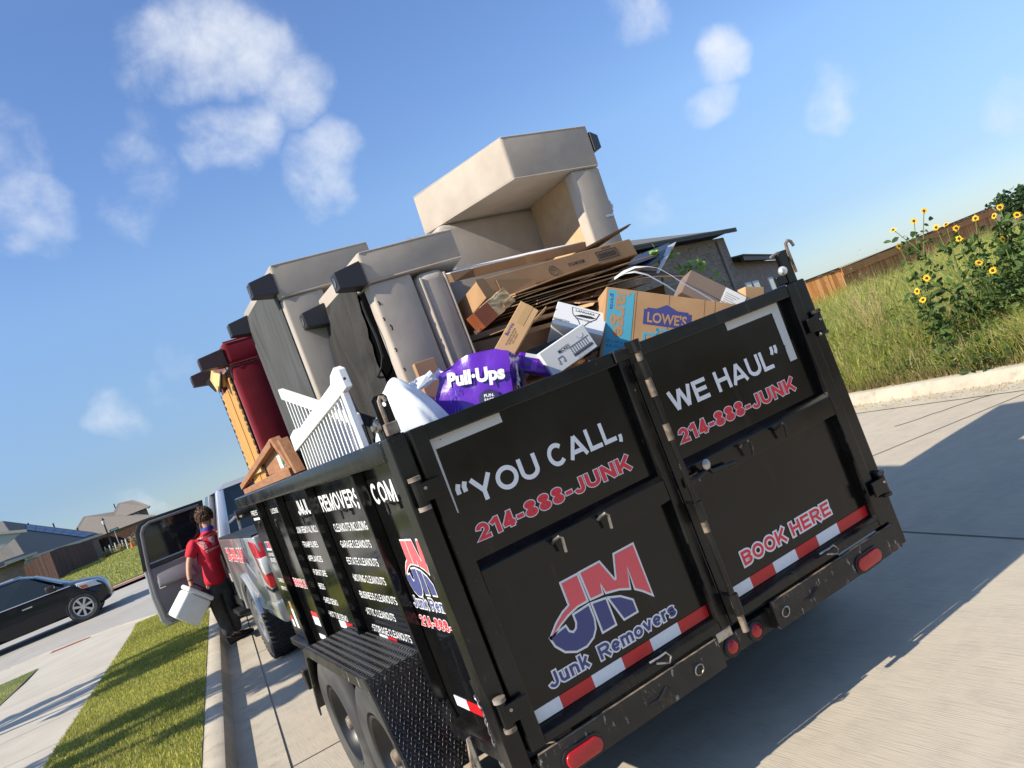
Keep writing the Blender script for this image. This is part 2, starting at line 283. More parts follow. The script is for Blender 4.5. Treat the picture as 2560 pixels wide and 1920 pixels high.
# ------------------------------------------------------------------ geometry helpers
def V(*a): return Vector(a)
LOCAL = set()
def root_of(o):
    while o.parent: o = o.parent
    return o
class MB:
    def __init__(s): s.v = []; s.f = []; s.uv = False
    def add(s, vs, fs):
        n = len(s.v); s.v += [Vector(v) for v in vs]; s.f += [tuple(i+n for i in f) for f in fs]; return s
    def box(s, a, b):
        x0, y0, z0 = a; x1, y1, z1 = b
        return s.add([(x0,y0,z0),(x1,y0,z0),(x1,y1,z0),(x0,y1,z0),(x0,y0,z1),(x1,y0,z1),(x1,y1,z1),(x0,y1,z1)],
                     [(0,3,2,1),(4,5,6,7),(0,1,5,4),(1,2,6,5),(2,3,7,6),(3,0,4,7)])
    def hexa(s, p): return s.add(p, [(0,3,2,1),(4,5,6,7),(0,1,5,4),(1,2,6,5),(2,3,7,6),(3,0,4,7)])
    def obox(s, c, sx, sy, sz, rot):
        rot = Euler([R(a) for a in rot]).to_matrix() if not isinstance(rot, Matrix) else rot
        c = Vector(c); p = []
        for dz in (-.5, .5):
            for dx, dy in ((-.5,-.5),(.5,-.5),(.5,.5),(-.5,.5)): p.append(c + rot @ Vector((dx*sx, dy*sy, dz*sz)))
        return s.hexa(p)
    def cyl(s, a, b, r, n=14, r2=None, caps=True):
        a = Vector(a); b = Vector(b); r2 = r if r2 is None else r2
        d = (b-a).normalized(); u = d.orthogonal().normalized(); w_ = d.cross(u)
        vs = []
        for p, rr in ((a, r), (b, r2)):
            for i in range(n):
                t_ = 2*math.pi*i/n; vs.append(p + (u*math.cos(t_)+w_*math.sin(t_))*rr)
        fs = [(i, (i+1) % n, n+(i+1) % n, n+i) for i in range(n)]
        if caps: fs += [tuple(range(n-1, -1, -1)), tuple(range(n, 2*n))]
        return s.add(vs, fs)
    def tube(s, pts, r, n=8, closed=False):
        pts = [Vector(p) for p in pts]; rs = r if isinstance(r, (list, tuple)) else [r]*len(pts)
        vs = []; prev = None
        for i, p in enumerate(pts):
            a = pts[i-1] if (i > 0 or closed) else p; b = pts[(i+1) % len(pts)] if (i < len(pts)-1 or closed) else p
            d = (b-a).normalized()
            u = d.orthogonal().normalized() if prev is None else (prev - d*prev.dot(d)).normalized()
            prev = u; w_ = d.cross(u)
            vs += [p + (u*math.cos(2*math.pi*k/n)+w_*math.sin(2*math.pi*k/n))*rs[i] for k in range(n)]
        m_ = len(pts); fs = []
        for i in range(m_ if closed else m_-1):
            j = (i+1) % m_
            fs += [(i*n+k, i*n+(k+1) % n, j*n+(k+1) % n, j*n+k) for k in range(n)]
        if not closed: fs += [tuple(range(n-1, -1, -1)), tuple(range((m_-1)*n, m_*n))]
        return s.add(vs, fs)
    def prism(s, poly, ext):
        """poly: list of 3D points (planar); ext: extrusion vector"""
        n = len(poly); e = Vector(ext); vs = [Vector(p) for p in poly] + [Vector(p)+e for p in poly]
        return s.add(vs, [tuple(range(n-1, -1, -1)), tuple(range(n, 2*n))] + [(i, (i+1) % n, n+(i+1) % n, n+i) for i in range(n)])
    def lathe(s, c, axis, prof, n=24):
        """prof: [(r, h)] along axis"""
        c = Vector(c); d = Vector(axis).normalized(); u = d.orthogonal().normalized(); w_ = d.cross(u); vs = []
        for r_, h in prof:
            vs += [c + d*h + (u*math.cos(2*math.pi*k/n)+w_*math.sin(2*math.pi*k/n))*r_ for k in range(n)]
        fs = []
        for i in range(len(prof)-1): fs += [(i*n+k, i*n+(k+1) % n, (i+1)*n+(k+1) % n, (i+1)*n+k) for k in range(n)]
        return s.add(vs, fs)
    def quad(s, a, b, c, d): return s.add([a, b, c, d], [(0, 1, 2, 3)])
    def build(s, name, m, parent=None, bevel=0, seg=2, smooth=False, subd=0, jitter=0, ang=40):
        off = Vector((0, 0, 0))
        if parent is not None:
            r_ = root_of(parent)
            if r_.name not in LOCAL: off = r_.location
        vs = s.v
        if parent is None:
            xs = [v.x for v in vs]; ys = [v.y for v in vs]; zs = [v.z for v in vs]
            off = Vector(((min(xs)+max(xs))/2, (min(ys)+max(ys))/2, min(zs)))
        me = bpy.data.meshes.new(name); me.from_pydata([v-off for v in vs], [], s.f); 
        bm = bmesh.new(); bm.from_mesh(me); bmesh.ops.recalc_face_normals(bm, faces=bm.faces)
        if subd: bmesh.ops.subdivide_edges(bm, edges=bm.edges[:], cuts=subd, use_grid_fill=True)
        if bevel:
            ed = [e for e in bm.edges if len(e.link_faces) == 2 and e.calc_face_angle(0) > R(25)]
            bmesh.ops.bevel(bm, geom=ed, offset=bevel, segments=seg, profile=.5, affect='EDGES', clamp_overlap=True)
        if jitter:
            for v in bm.verts: v.co += Vector((random.uniform(-1, 1), random.uniform(-1, 1), random.uniform(-1, 1)))*jitter
        bm.to_mesh(me); bm.free()
        if smooth:
            for p in me.polygons: p.use_smooth = True
            try: me.set_sharp_from_angle(angle=R(ang))
            except Exception: pass
        me.materials.append(M[m] if isinstance(m, str) else m)
        o = bpy.data.objects.new(name, me); col.objects.link(o)
        if parent is not None: o.parent = parent
        else: o.location = off
        return o
def tag(o, label=None, cat=None, group=None, kind=None):
    if label: o['label'] = label
    if cat: o['category'] = cat
    if group: o['group'] = group
    if kind: o['kind'] = kind
    return o
def thing(name, label, cat, loc=(0, 0, 0), group=None, local=False, rot=None):
    o = bpy.data.objects.new(name, None); col.objects.link(o); o.location = loc; o.empty_display_size = .1
    if rot: o.rotation_euler = [R(a) for a in rot]
    if local or rot: LOCAL.add(o.name)
    return tag(o, label, cat, group)
def copy_tree(o, parent=None):
    c = o.copy(); col.objects.link(c)
    if parent is not None: c.parent = parent
    if o.name in LOCAL: LOCAL.add(c.name)
    for ch in list(o.children): copy_tree(ch, c)
    return c
_tc = {}; SPC = [1.0]
def text_geo(txt, offset=0.0, space=1.0):
    key = (txt, offset, SPC[0])
    if key in _tc: return _tc[key]
    cu = bpy.data.curves.new('t', 'FONT'); cu.body = txt; cu.size = 1; cu.offset = offset; cu.space_character = SPC[0]; cu.resolution_u = 3; cu.fill_mode = 'FRONT'
    o = bpy.data.objects.new('t', cu); col.objects.link(o)
    dg = bpy.context.evaluated_depsgraph_get(); me = o.evaluated_get(dg).to_mesh()
    vs = [v.co.copy() for v in me.vertices]; fs = [tuple(p.vertices) for p in me.polygons]
    o.evaluated_get(dg).to_mesh_clear(); bpy.data.objects.remove(o); bpy.data.curves.remove(cu)
    _tc[key] = (vs, fs); return vs, fs
_hv = text_geo('H')[0]; CAP = max(v.y for v in _hv)
def text_into(mb, txt, org, u, v, wdt, hgt, offset=0.0, lift=(0, 0, 0), xr=None):
    """baseline-left org, unit dirs u (reading) and v (up), total width and cap height"""
    vs, fs = text_geo(txt, offset); v0, _ = text_geo(txt, 0.0)
    if not v0: return
    x0 = min(p.x for p in v0); x1 = max(p.x for p in v0); sx = wdt/(x1-x0); sy = hgt/CAP
    org = Vector(org)+Vector(lift); u = Vector(u); v = Vector(v)
    mb.add([org + u*((p.x-x0)*sx) + v*(p.y*sy) for p in vs], fs)
def lettering(parent, txt, m, org, u, v, wdt, hgt, nrm, offset=0.0, lift=.002, name='lettering', outline=None, ooff=.05):
    n = Vector(nrm)
    if outline:
        mb = MB(); text_into(mb, txt, org, u, v, wdt, hgt, offset+ooff, n*lift); mb.build('lettering_outline', outline, parent); lift += .0012
    mb = MB(); text_into(mb, txt, org, u, v, wdt, hgt, offset, n*lift); return mb.build(name, m, parent)
# own bold sans letters, drawn as thick strokes (no font file)
def _arc(cx, cy, rx, ry, a0, a1, n=None):
    n = n or max(4, int(abs(a1-a0)/18)); return [(cx+rx*math.cos(R(a0+(a1-a0)*i/n)), cy+ry*math.sin(R(a0+(a1-a0)*i/n))) for i in range(n+1)]
X_ = .73
def _bow(W, h, top, x=1.0):      # s shapes
    ry = (x-2*h)/4; cx = W/2; rx = W/2-h
    return _arc(cx, x-h-ry, rx, ry, 28, 270)[:-1] + _arc(cx, h+ry, rx, ry, 90, -152)
GW = {'1': .48, '-': .40, 'W': 1.30, 'M': 1.12, 'O': 1.02, 'C': .96, 'U': .90, 'N': .92, 'K': .98, 'A': 1.04, 'H': .90, 'Y': 1.0, 'V': 1.0, 'L': .74, 'E': .80, 'B': .86, 'R': .92, 'S': .84, 'J': .70, '.': .20, ',': .22, '“': .52, '”': .52,
      'u': .66, 'n': .66, 'k': .70, 'e': .70, 'm': 1.04, 'o': .74, 'v': .74, 'r': .46, 's': .66, 'T': .86, 'D': .92, 'F': .76, 'G': 1.0, 'I': .24, 'P': .84, '•': .25, ':': .2}
def glyph(c, t):
    """[(polyline, closed)] with cap height 1"""
    h = t/2; W = GW.get(c, .70); m = W/2; S = []
    A = lambda *p: S.append((list(p), False)); C = lambda p: S.append((p, True)); P = lambda p: S.append((p, False))
    if c == '2': r_ = W/2-h; P(_arc(m, 1-h-.26, r_, .26, 172, -32) + [(h*1.1, h), (W, h)])
    elif c == '1': A((W-h, 0), (W-h, 1)); A((W-h, 1-h*.9), (.02, .70))
    elif c == '4': A((W*.70, 0), (W*.70, 1)); A((W*.70, 1-h), (h*.9, .25)); A((.02, .25), (W, .25))
    elif c == '8': C(_arc(m, .755, m-h-.03, .245-h, 0, 342, 19)); C(_arc(m, .275, m-h, .275-h, 0, 342, 19))
    elif c == '-': A((0, .37), (W, .37))
    elif c == 'J': P([(W-h, 1), (W-h, .34)] + _arc(m, .34, m-h, .34-h, 0, -172)[1:])
    elif c == 'U': P([(h, 1), (h, .38)] + _arc(m, .38, m-h, .38-h, 180, 360)[1:-1] + [(W-h, .38), (W-h, 1)])
    elif c == 'N': A((h, 0), (h, 1)); A((W-h, 0), (W-h, 1)); A((h*.9, 1-h*.3), (W-h*.9, h*.3))
    elif c == 'K': A((h, 0), (h, 1)); A((t*.9, .33), (W-t*.55, 1)); A((W*.40, .60), (W-t*.55, 0))
    elif c == 'Y': A((t*.45, 1), (m, .40)); A((W-t*.45, 1), (m, .40)); A((m, .47), (m, 0))
    elif c == 'O': C(_arc(m, .5, m-h, .5-h, 0, 345, 23))
    elif c == 'C': P(_arc(m, .5, m-h, .5-h, 42, 318, 18))
    elif c == 'G': P(_arc(m, .5, m-h, .5-h, 42, 330, 18)); A((m, .42), (W, .42)); A((W-h, .42), (W-h, .1))
    elif c == 'A': A((t*.42, 0), (m, 1-h*.6)); A((W-t*.42, 0), (m, 1-h*.6)); A((W*.25, .27), (W*.75, .27))
    elif c == 'L': A((h, 0), (h, 1)); A((h, h), (W, h))
    elif c == 'W': A((t*.4, 1), (W*.27, h*.5)); A((W*.27, h*.5), (m, 1-h*.5)); A((m, 1-h*.5), (W*.73, h*.5)); A((W*.73, h*.5), (W-t*.4, 1))
    elif c == 'M': A((h, 0), (h, 1)); A((W-h, 0), (W-h, 1)); A((h, 1-h*.4), (m, .04)); A((W-h, 1-h*.4), (m, .04))
    elif c == 'V': A((t*.42, 1), (m, h*.6)); A((W-t*.42, 1), (m, h*.6))
    elif c in 'EF':
        A((h, 0), (h, 1)); A((h, 1-h), (W, 1-h)); A((h, .52), (W*.94, .52))
        if c == 'E': A((h, h), (W, h))
    elif c == 'H': A((h, 0), (h, 1)); A((W-h, 0), (W-h, 1)); A((h, .52), (W-h, .52))
    elif c == 'T': A((m, 0), (m, 1)); A((0, 1-h), (W, 1-h))
    elif c == 'I': A((m, 0), (m, 1))
    elif c == 'D': A((h, 0), (h, 1)); P([(h, 1-h), (m, 1-h)] + _arc(m, .5, m-h, .5-h, 90, -90)[1:] + [(h, h)])
    elif c in 'BRP':
        A((h, 0), (h, 1)); rx = W*.36; y0 = .47 if c != 'B' else .53; P([(h, 1-h), (W-h-rx, 1-h)] + _arc(W-h-rx, (1-h+y0)/2, rx, (1-h-y0)/2, 90, -90)[1:] + [(h, y0)])
        if c == 'B': P([(h, y0), (W-h-rx, y0)] + _arc(W-h-rx, (y0+h)/2, rx, (y0-h)/2, 90, -90)[1:] + [(h, h)])
        if c == 'R': A((W*.48, y0), (W-t*.5, 0))
    elif c in 'Ss': P(_bow(W, h, 0, 1.0 if c == 'S' else X_))
    elif c == '.': A((h, 0), (h, t))
    elif c == ',': A((h*1.2, t), (h*1.2, .02)); A((h*1.2, .04), (h*.5, -.14))
    elif c == ':': A((h, 0), (h, t)); A((h, .5), (h, .5+t))
    elif c == '•': A((h, .5-t*.7), (h, .5+t*.7))
    elif c in '“”':
        for k in (0, 1):
            o = k*W*.55+h
            if c == '”': A((o, 1.04), (o, .82)); A((o+.02, .87), (o-h*.9, .64))
            else: A((o, .64), (o, .86)); A((o-.02, .82), (o+h*.9, 1.04))
    elif c == 'o': C(_arc(m, X_/2, m-h, X_/2-h, 0, 342, 19))
    elif c == 'e': P(_arc(m, X_/2, m-h, X_/2-h, 0, 312, 16)); A((h, X_*.5), (W-h, X_*.5))
    elif c == 'n': A((h, 0), (h, X_)); P(_arc(m, X_*.58, m-h, X_*.42-h, 180, 0, 9) + [(W-h, 0)])
    elif c == 'u': A((W-h, 0), (W-h, X_)); P([(h, X_)] + _arc(m, X_*.42, m-h, X_*.42-h, 180, 360, 9))
    elif c == 'm':
        q = (W-2*h)/4; A((h, 0), (h, X_))
        for cx in (h+q, h+3*q): P(_arc(cx, X_*.62, q, X_*.38-h, 180, 0, 9) + [(cx+q, 0)])
    elif c == 'k': A((h, 0), (h, 1)); A((t*.9, .26), (W-t*.55, X_)); A((W*.42, .44), (W-t*.5, 0))
    elif c == 'v': A((t*.42, X_), (m, h*.6)); A((W-t*.42, X_), (m, h*.6))
    elif c == 'r': A((h, 0), (h, X_)); P(_arc(W*.80, X_*.50, W*.80-h, X_*.5-h, 170, 75, 6))
    return S, W
def _thick(pl, t, closed, ext=0.0):
    p = [Vector(q).to_2d() if not isinstance(q, Vector) else q for q in pl]; n = len(p)
    if not closed and ext: p[0] = p[0]+(p[0]-p[1]).normalized()*ext; p[-1] = p[-1]+(p[-1]-p[-2]).normalized()*ext
    L_, Rr = [], []
    for i in range(n):
        a = p[i-1] if (i or closed) else None; b = p[(i+1) % n] if (i < n-1 or closed) else None
        d1 = (p[i]-a).normalized() if a is not None else None; d2 = (b-p[i]).normalized() if b is not None else None
        d1 = d1 or d2; d2 = d2 or d1; m_ = Vector((-(d1.y+d2.y), d1.x+d2.x)); m_.normalize(); k = t/2/max(m_.dot(Vector((-d1.y, d1.x))), .5)
        L_.append(p[i]+m_*k); Rr.append(p[i]-m_*k)
    return L_, Rr
def block_geo(mb, txt, org, u, v, wdt, hgt, nrm, lift, t=.19, grow=0.0, gap=.13, spc=.36):
    adv = []; x = 0
    for c in txt:
        if c == ' ': x += spc; continue
        s_, W = glyph(c, t); adv.append((x, s_)); x += W+gap
    tot = x-gap; sx_ = wdt/tot; org, u, v, n = Vector(org), Vector(u), Vector(v), Vector(nrm); k = 0
    for x0, strokes in adv:
        for pl, closed in strokes:
            L_, Rr = _thick([Vector(q) for q in pl], t+2*grow, closed, grow); m_ = len(L_); off = org+n*(lift+(k % 7)*.00006); k += 1
            vs = [off+u*((q.x+x0)*sx_)+v*(q.y*hgt) for q in L_]+[off+u*((q.x+x0)*sx_)+v*(q.y*hgt) for q in Rr]
            mb.add(vs, [(i, (i+1) % m_, m_+(i+1) % m_, m_+i) for i in range(m_ if closed else m_-1)])
def block(parent, txt, m, org, u, v, wdt, hgt, nrm, t=.19, outline=None, o=.06, lift=.0015, gap=.13, spc=.36):
    if outline:
        mb = MB(); block_geo(mb, txt, org, u, v, wdt, hgt, nrm, lift, t, o, gap, spc); mb.build('lettering_outline', outline, parent); lift += .0010
    mb = MB(); block_geo(mb, txt, org, u, v, wdt, hgt, nrm, lift, t, 0, gap, spc); return mb.build('lettering', m, parent)
def offset_poly(p, d):
    n = len(p); A = sum(p[i][0]*p[(i+1) % n][1]-p[(i+1) % n][0]*p[i][1] for i in range(n)); s_ = 1 if A > 0 else -1; out_ = []
    for i in range(n):
        a, b, c = Vector(p[i-1]).to_2d(), Vector(p[i]).to_2d(), Vector(p[(i+1) % n]).to_2d()
        e1 = (b-a).normalized(); e2 = (c-b).normalized(); n1 = Vector((e1.y, -e1.x))*s_; n2 = Vector((e2.y, -e2.x))*s_
        m_ = n1+n2
        if m_.length < .3: out_.append(b + e1*d + n1*d); out_.append(b - e2*d + n2*d); continue
        m_.normalize(); k = min(d/max(m_.dot(n1), .35), d*2.2); out_.append(b + m_*k)
    return [tuple(q) for q in out_]
def flat_poly(parent, pts2, fn, m, name):
    return MB().add([fn(*p) for p in pts2], [tuple(range(len(pts2)))]).build(name, m, parent)

# ================================================================== DUMP TRAILER
ZT, GB, LB = 1.75, 0.535, 4.08
tr = thing('dump_trailer', 'black high-sided dump trailer piled with junk, white lettering on its rear gates', 'trailer', (0, 2, 0))
mb = MB().box((-1.04, .03, .555), (1.04, LB, .62)); mb.build('floor', 'black_worn', tr)
mb = MB()
for x in (-.75, .75): mb.box((x-.05, .1, .40), (x+.05, LB+.2, .553))
for y in (.35, 2.9, 3.7): mb.box((-1.0, y, .44), (1.0, y+.07, .552))
mb.build('chassis_frame', 'black_dirty', tr)
ribs_y = [.625, 1.60, 2.51, 3.31]
for s in (-1, 1):
    side = MB().box((s*1.042-.004, .06, .56), (s*1.042+.004, LB, 1.69)).build('side_panel', 'black', tr)
    for y in ribs_y:
        x0, x1 = sorted((s*1.047, s*1.098))
        MB().box((x0, y, .545), (x1, y+.045, 1.662)).build('rib', 'black', side, bevel=.004, seg=2)
    x0, x1 = sorted((s*1.03, s*1.118))
    MB().box((x0, .05, 1.664), (x1, LB+.02, 1.752)).build('top_rail', 'black_worn', tr, bevel=.012, seg=3, smooth=True)
    MB().box((min(s*1.03, s*1.10), .06, .50), (max(s*1.03, s*1.10), LB, .556)).build('bottom_rail', 'black_worn', tr, bevel=.006)
    for y in (.36, 1.10, 2.01, 2.90, 3.62):      # tarp hooks under the rail
        hx = s*1.05
        MB().tube([(hx, y-.02, 1.50), (hx+s*.02, y-.02, 1.515), (hx+s*.024, y, 1.522), (hx+s*.024, y+.016, 1.515), (hx+s*.024, y+.02, 1.47)], .007, 6).build('tarp_hook', 'black_dirty', side)
    # rear post
    x0, x1 = sorted((s*1.04, s*1.112))
    po = MB().box((x0, -.03, .40), (x1, .06, 1.752)).build('rear_post', 'black_worn', tr, bevel=.006)
    x0, x1 = sorted((s*1.044, s*1.104))
    if s < 0:
        hole = []
        cx, cz = -1.062, 1.868
        pl = MB(); n = 12
        ring = [(cx+.009*math.cos(2*math.pi*k/n), cz+.009*math.sin(2*math.pi*k/n)) for k in range(n)]
        outer = [(x1, 1.75), (x1, 1.893), (x1-.01, 1.905), (x0+.012, 1.905), (x0, 1.893), (x0, 1.75)]
        # plate with a hole: two halves around the hole
        top = [(x1, cz), (x1, 1.893), (x1-.01, 1.905), (x0+.012, 1.905), (x0, 1.893), (x0, cz), (cx-.009, cz)] + [(cx+.009*math.cos(a), cz+.009*math.sin(a)) for a in [math.pi*(1-k/6) for k in range(1, 6)]] + [(cx+.009, cz)]
        bot = [(x0, cz), (x0, 1.75), (x1, 1.75), (x1, cz), (cx+.009, cz)] + [(cx+.009*math.cos(a), cz+.009*math.sin(a)) for a in [-math.pi*k/6 for k in range(1, 6)]] + [(cx-.009, cz)]
        pl.prism([(a, .0, b) for a, b in top], (0, .014, 0)); pl.prism([(a, .0, b) for a, b in bot], (0, .014, 0))
        pl.build('post_extension', 'black_worn', po)
        MB().tube([(-1.083, -.012, 1.70), (-1.083, -.012, 1.86), (-1.082, -.014, 1.883), (-1.076, -.018, 1.895), (-1.066, -.022, 1.89), (-1.062, -.024, 1.874)], .0085, 8).build('tie_hook', 'rusty', po, smooth=True)
        MB().box((-1.10, -.03, 1.755), (-1.05, -.001, 1.80)).build('bracket', 'rusty', po, bevel=.004)
        MB().cyl((-1.104, .02, 1.80), (-1.118, .02, 1.80), .022, 16).cyl((-1.118, .02, 1.80), (-1.132, .02, 1.80), .012, 6).build('bolt', 'steel', po)
        MB().box((-1.106, .015, 1.75), (-1.07, .06, 1.83)).build('gusset', 'black_worn', po, bevel=.004)
    else:
        MB().box((x0, .0, 1.75), (x1, .03, 1.912)).build('post_extension', 'black_worn', po, bevel=.004)
        MB().tube([(1.112, .0, 1.79), (1.112, .0, 1.91), (1.117, 0, 1.937), (1.135, 0, 1.95), (1.155, 0, 1.94), (1.163, 0, 1.915)], .008, 8).box((1.10, -.006, 1.79), (1.118, .006, 1.90)).build('tie_hook', 'rusty', po, smooth=True)
        MB().tube([(1.05, .0, 1.908), (1.0, -.02, 1.905), (.955, -.03, 1.898)], .006, 6).build('spike', 'rusty', po)
        MB().lathe((1.01, -.02, 1.818), (-1, -.5, 0), [(0, 0), (.022, 0), (.022, .006), (.012, .015), (.010, .035), (0, .038)], 16).build('marker_knob', 'zinc', po, smooth=True)
        MB().box((.975, .0, 1.755), (1.04, .02, 1.80)).build('gusset', 'black_worn', po, bevel=.004)
    # gate hinges
    for z in (1.53, .71):
        hx = s*1.078
        h = MB().cyl((hx, -.052, z-.045), (hx, -.052, z+.045), .019, 14).build('hinge', 'black_worn', po, smooth=True)
        for za in (z-.062, z+.046): MB().cyl((hx, -.052, za), (hx, -.052, za+.015), .024, 14).build('hinge_collar', 'rusty' if s < 0 else 'black_dirty', po, smooth=True)
        MB().box((min(hx, s*.985), -.075, z-.034), (max(hx, s*.985), -.060, z+.034)).build('hinge_strap', 'black_worn', po, bevel=.003)
        MB().cyl((s*1.06, -.0755, z+.012), (s*1.06, -.081, z+.012), .006, 8).build('rivet', 'steel', po)
MB().box((-1.04, LB-.05, .56), (1.04, LB, 1.69)).build('front_wall', 'black', tr)
MB().box((-1.10, LB-.03, 1.664), (1.10, LB+.05, 1.752)).build('front_rail', 'black_worn', tr, bevel=.01)
mb = MB().tube([(-1.14, LB+.1, 1.62), (1.14, LB+.1, 1.62)], .045, 12).build('tarp_roll', 'trim', tr, smooth=True)
MB().tube([(-1.10, LB+.02, 1.60), (-1.14, LB+.12, 1.615), (-1.16, LB+.42, 1.585)], .012, 8).tube([(-1.12, LB+.2, 1.60), (-1.13, LB+.2, 1.50)], .010, 6).build('tarp_crank', 'steel', tr, smooth=True)
MB().tube([(-.7, LB, .46), (0, LB+1.2, .46)], .06, 8).tube([(.7, LB, .46), (0, LB+1.2, .46)], .06, 8).cyl((0, LB+.7, .1), (0, LB+.7, .95), .045, 12).build('tongue', 'black_dirty', tr)

# gates --------------------------------------------------------------
U, Wv, NB = (1, 0, 0), (0, 0, 1), (0, -1, 0)
def gate(xa, xb, sa, sb, label):
    """xa..xb outer, sa/sb stile widths"""
    g = MB().box((xa+.01, .0, GB+.02), (xb-.01, .012, ZT-.02)).build('gate', 'black_gate', tr); g['label'] = label
    for a, b in ((xa, xa+sa), (xb-sb, xb)): MB().box((a, -.045, GB), (b, .02, ZT)).build('stile', 'black_worn', g, bevel=.005)
    MB().box((xa+sa, -.043, 1.692), (xb-sb, .018, ZT-.001)).build('top_bar', 'black_worn', g, bevel=.005)
    z0, z1 = GB+.002, .594
    MB().prism([(xa+sa, -.043, z0), (xa+sa, -.043, z1-.022), (xa+sa, -.002, z1), (xa+sa, .015, z1), (xa+sa, .015, z0)], (xb-sb-xa-sa, 0, 0)).build('bottom_bar', 'black_worn', g, bevel=.003)
    MB().prism([(xa+sa, -.043, 1.102), (xa+sa, -.043, 1.190), (xa+sa, -.003, 1.222), (xa+sa, -.003, 1.102)], (xb-sb-xa-sa, 0, 0)).build('cross_bar', 'black_gate', g, bevel=.003)
    return g
gl = gate(-1.03, -.035, .062, .052, 'left gate with the words YOU CALL and a red and navy emblem')
gr = gate(-.030, 1.03, .055, .062, 'right gate with the words WE HAUL and BOOK HERE')
def logo(parent, fn, k, suffix=''):
    P = {'red': [[(-.667,1.004),(-.594,1.004),(-.594,.902),(-.640,.902),(-.690,.890),(-.735,.872),(-.784,.845),(-.745,.879),(-.705,.903),(-.667,.916)],
                 [(-.576,1.005),(-.483,1.005),(-.448,.915),(-.436,.915),(-.406,1.005),(-.312,1.005),(-.311,.797),(-.340,.826),(-.371,.849),(-.371,.945),(-.397,.862),(-.440,.880),(-.500,.893),(-.512,.938),(-.520,.897),(-.573,.901)]],
         'blue': [[(-.664,.876),(-.594,.880),(-.594,.826),(-.603,.793),(-.625,.768),(-.662,.753),(-.708,.755),(-.752,.776),(-.780,.812),(-.787,.842),(-.717,.852),(-.712,.830),(-.694,.817),(-.674,.826),(-.664,.846)],
                  [(-.574,.878),(-.515,.869),(-.515,.767),(-.574,.767)], [(-.497,.864),(-.450,.847),(-.405,.812),(-.405,.768),(-.467,.768)]]}
    for m, key in (('logo_red', 'red'), ('logo_blue', 'blue')):
        for p in P[key]:
            flat_poly(parent, offset_poly(p, .0085*k), lambda a, b: fn(a, b, .002), 'vinyl_white', 'emblem_border')
            flat_poly(parent, p, lambda a, b: fn(a, b, .0034), m, 'emblem_shape')
fg = lambda a, b, l: (a, -l, b)
block(gl, '“YOU', 'vinyl_grey', (-.930, -.001, 1.408), U, Wv, .355, .091, NB, .195, gap=.10); block(gl, 'CALL,', 'vinyl_grey', (-.527, -.001, 1.410), U, Wv, .357, .091, NB, .195, gap=.10)
block(gl, '214-888-JUNK', 'vinyl_red', (-.912, -.001, 1.280), U, Wv, .735, .060, NB, .235, 'vinyl_white', .055, gap=.15)
logo(gl, fg, 1)
block(gl, 'Junk', 'logo_blue', (-.860, -.001, .680), U, Wv, .185, .054, NB, .20, 'vinyl_white', .11, gap=.15); block(gl, 'Removers', 'logo_blue', (-.625, -.001, .674), U, Wv, .390, .054, NB, .20, 'vinyl_white', .11, gap=.13)
block(gr, 'WE', 'vinyl_grey', (.117, -.001, 1.414), U, Wv, .222, .092, NB, .195, gap=.10); block(gr, 'HAUL”', 'vinyl_grey', (.392, -.001, 1.414), U, Wv, .42, .092, NB, .195, gap=.10)
block(gr, '214-888-JUNK', 'vinyl_red', (.098, -.001, 1.281), U, Wv, .735, .062, NB, .235, 'vinyl_white', .055, gap=.15)
block(gr, 'BOOK', 'vinyl_red', (.175, -.001, .696), U, Wv, .275, .060, NB, .20, 'vinyl_white', .13, gap=.16); block(gr, 'HERE', 'vinyl_red', (.487, -.001, .696), U, Wv, .262, .060, NB, .20, 'vinyl_white', .13, gap=.16)
def sheet(parent, x0, x1, z0, z1, m, name, y=-.003): return MB().box((x0, y, z0), (x1, y+.002, z1)).build(name, m, parent)
for i, (a, b) in enumerate(zip([-.966,-.841,-.690,-.542,-.397,-.247], [-.841,-.690,-.542,-.397,-.247,-.0885])): sheet(gl, a, b-.001, .597, .645, 'tape_white' if i % 2 == 0 else 'tape_red', 'reflector_strip')
for i, (a, b) in enumerate(zip([.027,.176,.320,.468,.611,.758], [.176,.320,.468,.611,.758,.967])): sheet(gr, a, b-.001, .597, .646, 'tape_white' if i % 2 == 0 else 'tape_red', 'reflector_strip')
MB().prism([(-.966,-.003,1.690),(-.966,-.003,1.408),(-.948,-.003,1.408),(-.944,-.003,1.650),(-.653,-.003,1.652),(-.653,-.003,1.690)], (0,.002,0)).build('corner_tape', 'tape_grey', gl)
MB().prism([(.912,-.003,1.690),(.906,-.003,1.409),(.860,-.003,1.409),(.860,-.003,1.652),(.566,-.003,1.652),(.566,-.003,1.690)], (0,.002,0)).build('corner_tape', 'tape_grey', gr)
for g, x in ((gl, -.647), (gl, -.427), (gr, .367), (gr, .587)):
    MB().tube([(x-.016, -.046, 1.165), (x-.016, -.075, 1.178), (x-.004, -.092, 1.186), (x+.009, -.088, 1.176), (x+.010, -.075, 1.12)], .0065, 7).build('tarp_hook', 'steel' if x < 0 else 'black_dirty', g, smooth=True)
